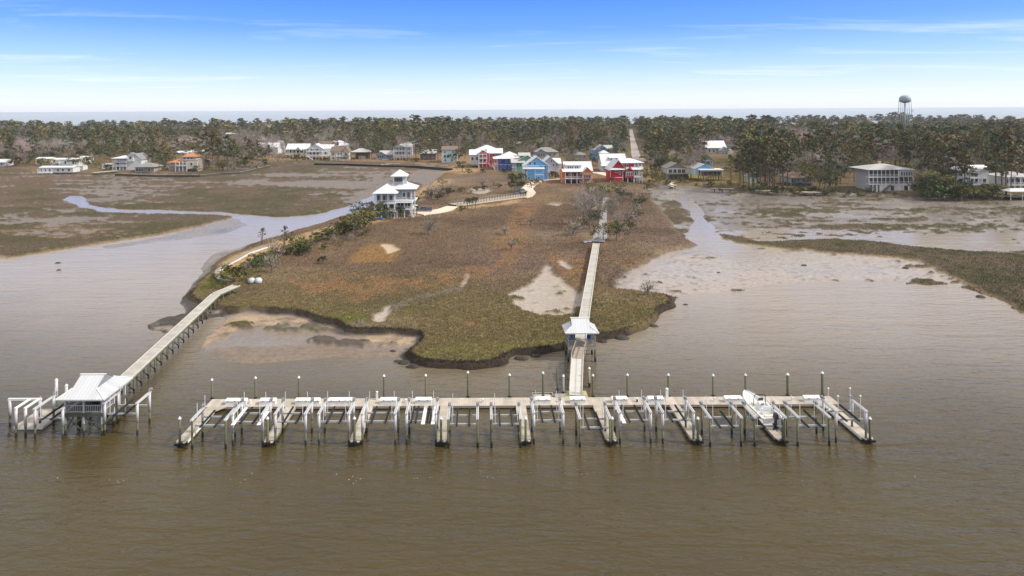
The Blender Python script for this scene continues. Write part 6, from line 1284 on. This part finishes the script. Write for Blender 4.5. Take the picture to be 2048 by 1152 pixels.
# thicket of bare oaks round the walkway head
for i,(k,v,x,y,h,lb) in enumerate([('bare',0,1180,458,88,'tallest bare oak of the thicket left of the walkway head'),('bare',1,1168,448,66,'bare oak at the left rim of the thicket'),('bare',3,1190,430,62,'bare oak close above the path in the thicket'),('oak',1,1190,400,40,'green-tinged oak at the back of the thicket'),('oak',1,1210,398,34,'green-tinged tree over the far end of the shaded path'),('bare',2,1176,418,54,'mauve bare tree in the middle of the thicket'),('bare',3,1155,462,30,'low bare shrub-tree on the left of the thicket'),
    ('oak',0,1233,482,44,'dark thin oak right of the walkway head'),('oak',1,1207,482,42,'slender green oak over the walkway head'),('bare',1,1222,440,40,'bare tree right of the shaded path'),('bare',0,1236,458,34,'grey bare tree right of the dark thin oak'),('brush',0,1258,452,30,'grey shrub at the right of the thicket'),('oak',1,1240,384,26,'loose green tree below the red house'),('palm',0,1224,375,22,'palm at the left front of the red house'),('bare',3,1245,420,34,'bare brushy tree below the palm'),('brush',1,1270,430,26,'grey brown brush on the right side of the peninsula'),('brush',0,1262,400,22,'grey brush below the red house'),('brush',1,1284,402,20,'grey brush near the right bank'),('brush',1,1295,590,28,'bare thin shrub on the right corner of the marsh'),('brush',0,858,470,36,'pale dead shrub on the brown marsh'),('brush',1,1062,450,20,'grey shrub on the orange marsh'),('brush',0,1010,470,20,'grey dead brush on the marsh left of the orange strip'),('oak',1,1030,490,16,'thin green bush at the middle of the marsh'),('brush',0,1022,500,24,'grey brush beside the thin green bush'),
    ('oak',0,1326,352,40,'evergreen mass left of the tan wide-windowed house'),('oak',1,1305,368,40,'brown-green thicket tree right of the red house'),('oak',1,1318,372,28,'yellow-green bush right of the red house'),('bush',2,1374,360,9,'round clipped bush on the lawn'),('bare',0,1382,358,62,'tall bare tree between the tan house and the stilt house'),('oak',2,1670,392,22,'dark round bush on the right shore, left one'),('oak',2,1700,393,18,'dark round bush on the right shore, middle one'),('oak',2,1738,392,20,'large dark bush left of the three-storey house'),('bush',2,1716,394,12,'low dark bush between the big ones on the right shore'),('bush',2,1790,392,8,'low hedge before the three-storey house'),('oak',2,1850,398,50,'dense dark tree right of the three-storey house'),('oak',2,1880,400,42,'dense dark tree next to the shore reeds'),('oak',0,1905,400,36,'green tree before the stacked-porch house'),('oak',1,1868,396,62,'taller olive tree right of the three-storey house'),
    ('palm',0,1590,378,22,'small palm left of the grey-shingled house'),('palm',0,1600,380,18,'low palm under the grey-shingled house'),('oak',0,1660,384,50,'green tree left of the dark shore bushes'),('oak',2,1440,385,10,'low bush on the lawn shore')]):
    one(k, v, x, y, h, lb)
# --- named pines along the shores
TL = []
SH = [(232,332,44),(250,330,54),(318,347,46),(330,330,54),(352,330,52),(412,340,78),(425,338,72),(438,340,64),(455,340,70),(468,338,58),(478,345,44),(500,335,56),(515,338,58),(395,325,62),(180,318,52),(190,322,44),(60,322,60),(20,328,56),(40,330,40),(5,322,60),(150,318,46),(368,322,40),
 (1311,345,76),(1318,340,72),(1328,330,60),(1352,322,62),(1360,326,58),(1308,330,60),
 (1498,378,96),(1508,380,102),(1521,384,108),(1536,386,112),(1550,384,98),(1566,380,104),(1575,378,84),(1487,374,78),(1480,370,64),(1462,360,50),(1545,372,116),(1530,368,92),
 (1672,378,96),(1650,372,80),(1725,340,74),(1735,336,70),(1765,332,66),(1790,334,76),(1800,332,84),(1812,332,70),(1842,380,104),(1858,382,112),(1832,340,90),(1880,385,106),(1898,388,96),(1912,390,100),(1872,360,90),(1930,388,86),(1992,392,128),(2012,394,136),(2004,386,110),(2022,390,98),(2035,380,90),(1960,360,100),(1975,340,80),(1610,345,70),(1625,350,66),(1645,345,72),(1590,345,70),(1700,350,60),(1690,345,74),(1715,352,64),
 (832,318,56),(842,320,60),(862,322,50),(868,318,58),(876,322,46),(930,318,44),(1010,300,36),(915,300,44),(800,296,36),(785,296,40),(590,288,30),(700,296,32)]
FT = np.array([(f[0], f[1], f[2]) for f in FOOT])
def blocked(x, y, m=2.0, front=True):
    q_ = XC+F*x/y; v_ = YC+F*(CZ-2)/y-(q_-XC)*SR_
    if 1406 < q_ < 1476 and 303 < v_ < 350: return True      # open lots in front of the long white house
    dx_ = np.abs(FT[:, 0]-x); dy_ = y-FT[:, 1]; near = (dx_ < FT[:, 2]+m) & (np.abs(dy_) < FT[:, 2]+m+1)
    if near.any(): return True
    if front:   # keep the view of each house mostly open: few trees stand on its lawn
        ang = np.abs(x/y-FT[:, 0]/FT[:, 1])*FT[:, 1]; f_ = (ang < FT[:, 2]*.9) & (dy_ < 0) & (dy_ > (-34 if y < 430 else -75))
        if f_.any() and random.random() < (.95 if 540 < XC+F*x/y < 1290 else .72): return True
    return False
ZN = [(0,560,'in the woods behind the left marsh'),(560,940,'in the woods above the creek village'),(940,1300,'in the woods behind the colourful houses'),(1300,1500,'in the woods right of the straight road'),(1500,1830,'on the right shore around the three-storey house'),(1830,2400,'in the woods at the right edge'),(-900,0,'in the woods behind the left marsh')]
def zone(px):
    for a, b, t_ in ZN:
        if a <= px < b: return t_
    return ZN[0][2]
for i, (px, py, hp) in enumerate(SH):
    p = G(px, py); sc = hp*p.y/F/19
    z_ = zone(px)
    TL.append((place('pine', i % 6, p, min(sc, 1.5)*(.85+.3*random.random()), None, '', 'pines '+z_, sc), 'tall bare-trunked pine', px, py))
# --- woods: individual trees nearest, the rest one mass
FR = [(-300,336),(0,330),(60,322),(75,318),(200,318),(300,318),(400,316),(470,324),(525,306),(560,303),(700,305),(940,310),(1000,310),(1160,314),(1245,320),(1290,338),(1322,332),(1330,322),(1480,330),(1490,374),(1560,376),(1600,350),(1660,372),(1720,350),(1740,334),(1830,334),(1838,382),(1910,386),(1950,345),(2048,360),(2500,370)]
def front_y(px): return float(np.interp(px, [a for a, _ in FR], [b for _, b in FR]))
road_pts = [G(x, y) for x, y in [(1280,322),(1271,309),(1268,293),(1266,284),(1264.5,276),(1263,268),(1262,259)]]
def near_road(x, y, m):
    if y > 390:
        q = XC+F*x/y; vq = YC+F*(CZ-2)/y-(q-XC)*SR_; rp = float(np.interp(vq, [259,268,276,284,293,309,322], [1262,1263,1264.5,1266,1268,1271,1280])); cw = (2.6+m*.25)*F/y
        if 1260.5-cw < q < rp+cw+2: return True
    for a, b in zip(road_pts[:-1], road_pts[1:]):
        ab = (b-a).xy; t_ = max(0, min(1, (Vector((x, y))-a.xy).dot(ab)/ab.dot(ab)))
        if (a.xy+ab*t_-Vector((x, y))).length < m: return True
    return False
rng = np.random.RandomState(5)
cand = []
tries = 0
while len(cand) < 760 and tries < 60000:
    tries += 1; px = rng.uniform(-60, 2110); py = rng.uniform(270, 392)
    fy = front_y(px)
    if 560 < px < 1290: fy += 4
    else: fy += 10*(1 if rng.rand() < .35 else .2)
    if py > fy or py < fy-(34 if 560 < px < 1480 else 46): continue
    # density even over the ground: accept by area of a pixel row
    if rng.rand() > (70/(py-214))**2*1.3: continue
    p = G(px, py)
    if blocked(p.x, p.y) or near_road(p.x, p.y, 7): continue
    if any((p.x-q[0])**2+(p.y-q[1])**2 < 16 for q in cand): continue
    cand.append((p.x, p.y, p.z, px, py))

k_ = 0
for (x0, y0, x1, y1, n, kinds, hh, lab) in ((450,556,600,500,16,('bush','oak','brush'),20,'shrub'),(590,500,745,450,16,('oak','bush','oak'),22,'shrub'),(600,512,740,466,10,('bush','brush','oak'),16,'shrub'),(1150,470,1250,395,16,('brush','bare','oak'),26,'scrub tree'),(1250,470,1300,380,12,('brush','bush'),16,'grey shrub'),(860,400,1000,372,12,('brush','bush'),16,'tan shrub'),
        (1485,384,1660,394,16,('oak','bush'),18,'shore bush'),(1660,394,1760,396,6,('oak',),16,'shore bush'),(1835,396,1995,398,20,('oak','oak','bush'),30,'shore bush'),(0,326,230,338,10,('oak','bush'),20,'shore bush'),(300,342,530,338,16,('oak','bush','brush'),20,'shore bush'),(560,318,930,322,18,('oak','bush'),12,'garden bush'),(1290,366,1480,372,12,('bush','brush'),10,'shore reed shrub'),(1000,345,1130,362,8,('bush','palm'),9,'garden bush')):
    for i in range(n):
        t_ = (i+.5)/n; px = x0+(x1-x0)*t_+random.uniform(-6, 6); py = y0+(y1-y0)*t_+random.uniform(-5, 5); kk = kinds[i % len(kinds)]
        p = G(px, py)
        if blocked(p.x, p.y, .5, False): continue
        base = {'bare':13,'oak':9,'bush':3.1,'brush':3.6,'palm':5.2}[kk]; sc = hh*random.uniform(.6, 1.25)*p.y/F/base
        o = place(kk, 0 if kk == 'palm' else random.randint(0, 2), p, sc*random.uniform(1, 1.35), None, '', lab+'s along the shore' if 'shore' in lab else lab+'s', sc); TL.append((o, {'bare':'leafless ','oak':'leafy ','bush':'low ','brush':'twiggy ','palm':'spiky '}[kk]+lab, px, py))

for (x0, x1, y0, y1, n, kinds) in ((-30,225,316,334,16,('pine','bare','oak')),(285,345,322,340,10,('pine','oak','bare')),(400,560,308,334,26,('oak','bare','pine','bare')),(560,940,302,316,26,('bare','oak','bare','pine')),(1000,1140,304,318,10,('bare','oak')),(1130,1215,322,344,9,('bare','bare','oak')),(1290,1480,326,352,20,('pine','bare','oak')),(1480,1660,346,380,22,('pine','oak','bare')),(1660,1740,340,376,12,('oak','pine','bare')),(1830,2070,350,388,24,('bare','pine','oak'))):
    for i in range(n):
        px = x0+(x1-x0)*(i+random.random())/n; py = random.uniform(y0, y1); kk = kinds[i % len(kinds)]; p = G(px, py)
        if blocked(p.x, p.y, 1.0, False): continue
        ang = [(abs(p.x/p.y-f[0]/f[1])*f[1] < f[2]*.8) and -30 < p.y-f[1] < 0 for f in FT]
        if any(ang) and random.random() < (.9 if 560 < px < 1290 else .5): continue
        o = place(kk, random.randint(0, 2), p, {'pine':.8,'bare':.85,'oak':1.15}[kk]*random.uniform(.75, 1.15), None, '', 'garden trees among the houses')
        TL.append((o, {'pine':'yard pine','bare':'bare garden tree','oak':'leafy garden oak'}[kk], px, py))
n_p = n_b = 0; clump = lambda x, y: float(fbm(np.array([x]), np.array([y]), 70, 3, 3)[0])
for (x, y, z, px, py) in cand:
    z_ = zone(px); cl = clump(x, y); isb = rng.rand() < (.12+.75*sstep(.48, .62, cl))
    uo = rng.rand()
    if uo < .26: TL.append((place('oak', int(rng.randint(3)), (x, y, z), .8+.6*rng.rand(), None, '', 'evergreen oaks '+z_), 'round evergreen', px, py))
    elif isb and n_b < 230: TL.append((place('bare', int(rng.randint(4)), (x, y, z), .8+.45*rng.rand(), None, '', 'bare trees '+z_), 'leafless tree', px, py)); n_b += 1
    elif n_p < 190: TL.append((place('pine', int(rng.randint(6)), (x, y, z), .72+.5*rng.rand(), None, '', 'woodland pines '+z_), 'green pine', px, py)); n_p += 1

# each tree is named by the landmark it stands nearest to
LM = [(478,560,'the sandy point'),(505,566,'the white tanks'),(524,487,'the lone bank pine'),(568,510,'the tall thin pine'),(645,525,'the round marsh bush'),(712,468,'the big yellow-green tree'),(745,440,'the tower house'),(1196,484,'the walkway head'),(1206,440,'the shaded path'),(1210,400,'the far end of the shaded path'),(1262,450,'the grey thicket shrub'),(1284,402,'the upper right bank'),(880,395,'the dune'),(965,380,'the small pond'),(905,412,'the bridge end'),(1040,390,'the black car'),(1345,378,'the tiny creek dock'),(1444,386,'the dock below the stilt house'),(1535,388,'the dock under the pines'),(1624,391,'the dock below the brown-roofed house'),(1700,393,'the round shore bushes'),(2010,392,'the footbridge'),(210,348,'the pale jetty'),(440,350,'the low shore wall'),(700,330,'the dark village sea wall'),(968,335,'the coral red house'),(1014,339,'the deep blue house'),(1047,335,'the sea green house'),(1080,355,'the sky blue house'),(1098,345,'the tall light grey house'),(1156,365,'the orange house'),(1254,362,'the bright red house'),(1229,335,'the broad white roof'),(1204,315,'the turquoise gabled house'),(1161,320,'the small grey porch house'),(1092,312,'the low grey hip-roofed house'),(1275,300,'the straight road'),(1264,275,'the far end of the road'),(1337,322,'the twin-gabled tan house'),(1355,356,'the tan wide-windowed house'),(1400,328,'the blue-grey gabled house'),(1420,360,'the dark stilt house'),(1440,305,'the long white house on the rise'),(1513,366,'the small dark green house'),(1560,350,'the pale low-roofed house'),(1607,370,'the grey-shingled house'),(1650,292,'the blue-grey house in the woods'),(1673,320,'the grey house in the right woods'),(1740,378,'the left corner of the screened house'),(1820,380,'the right corner of the screened house'),(1795,297,'the long grey roof in the woods'),(1880,375,'the dense dark shore trees'),(1950,378,'the stacked-porch white house'),(2036,380,'the right-edge grey house'),(2040,320,'the right-edge white house in the woods'),(1905,292,'the pale gable in the woods'),
 (594,315,'the green-sided stilt house'),(637,317,'the large double-porch white house'),(679,320,'the cream house with brown gable'),(721,318,'the carport house'),(769,318,'the low blue house'),(805,318,'the three-level white house'),(856,318,'the hidden grey-brown house'),(900,322,'the tall teal house'),(536,306,'the long white house of the creek village'),(672,293,'the flat-roofed white house'),(822,298,'the grey roof above the porch houses'),(516,285,'the white building in the left woods'),(858,285,'the white speck in the middle woods'),(1042,290,'the grey house above the blue ones'),
 (253,338,'the tall white house on the left shore'),(289,343,'the low grey-brown house'),(371,340,'the terracotta-roofed house'),(87,328,'the leftmost mobile home'),(131,330,'the longest mobile home'),(168,326,'the smallest mobile home'),(3,333,'the left-edge house'),(112,347,'the long low waterside house'),(452,306,'the white house among big pines'),(497,305,'the white house left of the creek village'),(362,310,'the two white roofs above the terracotta one'),(214,291,'the pale roof in the left woods'),(128,300,'the small pale house in the left woods')]
GR = {}
for (o, kind, px, py) in TL:
    lx, ly, ref = min(LM, key=lambda q: ((q[0]-px)/1.0)**2+((q[1]-py)*3.0)**2)
    rel = ('behind-left of' if px < lx-8 else 'behind-right of' if px > lx+8 else 'right behind') if py < ly-4 else ('left of' if px < lx-6 else 'right of' if px > lx+6 else 'before')
    GR.setdefault((kind, rel, ref), []).append((px, o))
OD = ['leftmost', 'second from left', 'third from left', 'fourth from left', 'fifth from left', 'sixth from left', 'seventh from left', 'eighth from left', 'ninth from left', 'tenth from left', 'eleventh from left', 'twelfth from left']
for (kind, rel, ref), L_ in GR.items():
    L_.sort(key=lambda q: q[0])
    for i, (px, o) in enumerate(L_):
        if len(L_) == 1: o['label'] = kind+' standing '+rel+' '+ref
        elif 12 <= i < len(L_)-1: o['label'] = 'one of the crowded last '+kind+'s '+rel+' '+ref
        else: o['label'] = (OD[i] if i < len(L_)-1 and i < 12 else 'rightmost' if i == len(L_)-1 else 'farther right')+' '+kind+' '+rel+' '+ref
# the mass of woods behind, one object
protoB = [pine(800+i, 18, .75, PC[i % 6], 1.25, .62).arrays() for i in range(6)]+[bare(830+i, 12.5, .55, BC[i % 4]).arrays() for i in range(4)]+[oak(850+i, 10, .5, (.075,.085,.038), .5, .55).arrays() for i in range(2)]
protoC = [pine(900+i, 17, .30, PC[i % 6], 1.5, 1.0).arrays() for i in range(6)]+[bare(930+i, 12.5, .25, BC[i % 4], 1.1).arrays() for i in range(4)]+[oak(950+i, 9, .25, (.075,.085,.038), .6, .9).arrays() for i in range(2)]
def mass(n, y0, y1, protos, nm, label, wide):
    zs = 1.0 if y0 < 500 else .92; Vs, Fs, Cs = [], [], []; off = 0; got = 0; tr_ = 0
    while got < n and tr_ < n*8:
        tr_ += 1; y = math.exp(rng.uniform(math.log(y0), math.log(y1))) if y1 < 1000 else rng.uniform(y0, y1); px = rng.uniform(-140, 2190)
        v = F*(CZ-2)/y; x = (px-XC)/F*y; py = YC+v-(px-XC)*SR_
        fy = front_y(px); lim = fy-(24 if 560 < px < 1480 else 38)
        if py > lim and not (py < fy and rng.rand() < .5 and y > 300): continue
        if blocked(x, y, 1.5, y < 700) or near_road(x, y, 8) or y > 1470-60*math.sin(px*.01): continue
        cl = clump(x, y); u_ = rng.rand()
        pb = (.20+.70*sstep(.46, .60, cl))*(1.0 if px < 700 or px > 1300 else .65)
        if y > 900: pb *= .75
        k = int(6+rng.randint(4)) if u_ < pb else (int(10+rng.randint(2)) if u_ > .86 else int(rng.randint(6)))
        V, Fq, Cc = protos[k]; sc = (.50+.62*rng.rand()**1.3)*((.62+.80*clump(x+500, y*.6)) if y < 700 else (.30+1.42*float(fbm(np.array([x+900.0]), np.array([y*.8]), 190, 2, 6)[0]))); a = rng.rand()*6.28; ca, sa = math.cos(a)*sc*wide, math.sin(a)*sc*wide
        P_ = np.stack([V[:, 0]*ca-V[:, 1]*sa+x, V[:, 0]*sa+V[:, 1]*ca+y, V[:, 2]*sc*zs+max(1.2, hz(x, y))-.2], 1)
        Vs.append(P_); Fs.append(Fq+off); Cs.append(Cc*(.75+.65*rng.rand())*np.array([1+.35*(rng.rand()-.4), 1, 1+.2*rng.rand()])); off += len(V); got += 1
    o = np_mesh(nm, np.concatenate(Vs), np.concatenate(Fs), m_leaf, colors=np.concatenate(Cs)); tag(o, label, 'woods', kind='stuff'); return o
mass(3600, 330, 760, protoB, 'woods', 'mixed pine and bare woods filling the land behind the houses', 1.05)
mass(5200, 740, 1480, protoC, 'far_woods', 'distant dark treetops stretching to the ocean shore', 1.55)

# ================================================================== MARSH GRASS
def grass(nm, n, region, hgt, blades, label, seed):
    r = np.random.RandomState(seed); gi = np.flatnonzero(region.ravel()); w_ = np.ones(len(gi))
    pick = gi[r.randint(len(gi), size=n)]
    base = Vg[pick].copy(); base[:, 0] += (r.rand(n)-.5)*2*base[:, 1]/F*1.3; base[:, 1] += (r.rand(n)-.5)*base[:, 1]**2/(F*CZ)*1.0
    base[:, 2] -= .08; colr = (Cg[pick]*.85+Cg[pick].mean(1)[:, None]*.15)*1.30*(.80+.42*r.rand(n))[:, None]
    keep = np.ones(n, bool)
    for (qx, qy, qw) in PATHS: keep &= (base[:, 0]-qx)**2+(base[:, 1]-qy)**2 > (max(qw, 2.2))**2
    base = base[keep]; colr = colr[keep]; n = len(base)
    k = blades; s_ = (hgt*(.6+.8*r.rand(n)))
    B_ = np.repeat(base, k, 0); S_ = np.repeat(s_, k); a = r.rand(n*k)*6.28; out = r.rand(n*k)*.35*S_; jx, jy = np.cos(a), np.sin(a)
    B_[:, 0] += jx*out*.6; B_[:, 1] += jy*out*.6
    wv = (.045+.05*r.rand(n*k))*S_*(1+B_[:, 1]/500); a2 = r.rand(n*k)*6.28
    p0 = B_-np.stack([np.cos(a2)*wv, np.sin(a2)*wv, 0*wv], 1); p1 = B_+np.stack([np.cos(a2)*wv, np.sin(a2)*wv, 0*wv], 1)
    p2 = B_+np.stack([jx*out, jy*out, S_*(.7+.5*r.rand(n*k))], 1)
    V = np.stack([p0, p1, p2], 1).reshape(-1, 3); Cc = np.repeat(colr, k*3, 0); Cc[2::3] *= 1.25
    return tag(np_mesh(nm, V, np.arange(len(V)).reshape(-1, 3), m_grass, colors=Cc), label, 'marsh grass', kind='stuff')
m_grass = cover_material('grass_blades', .9, .1, ((.8, .2),), 0, 1)
okp = (penm > .55) & (blur(pen, 4, 5) > .72) & (panm < .4) & (P0[0] > -10) & (P0[0] < 2060)
grass('marsh_grass', 95000, okp & (upm < .4) & (P0[1] > 372), .30, 5, 'brown and olive marsh grass covering the peninsula', 1)
grass('upland_grass', 9000, okp & (upm >= .4) & (P0[1] > 330) & ~M0(SANDY), .42, 5, 'tall dry grass along the shores and round the houses', 2)
grass('side_marsh_grass', 60000, (gm > .5) & (P0[0] > -10) & (P0[0] < 2060), .28, 5, 'olive cordgrass in patches over the side mudflats', 3)

# ================================================================== HAZE
hz_m = bpy.data.materials.new('haze'); hz_m.use_nodes = True; t = hz_m.node_tree; t.nodes.clear()
o_ = t.nodes.new('ShaderNodeOutputMaterial'); pv = t.nodes.new('ShaderNodeVolumePrincipled'); pv.inputs['Color'].default_value = (.86,.91,1.0,1); pv.inputs['Density'].default_value = .00007; pv.inputs['Anisotropy'].default_value = .2
t.links.new(pv.outputs[0], o_.inputs['Volume'])
tag(MB().box(-5000, 5000, -300, 9000, -3.0, 62.0).build('haze', hz_m), 'thin pale sea haze over the marsh and the woods', 'haze', kind='stuff')
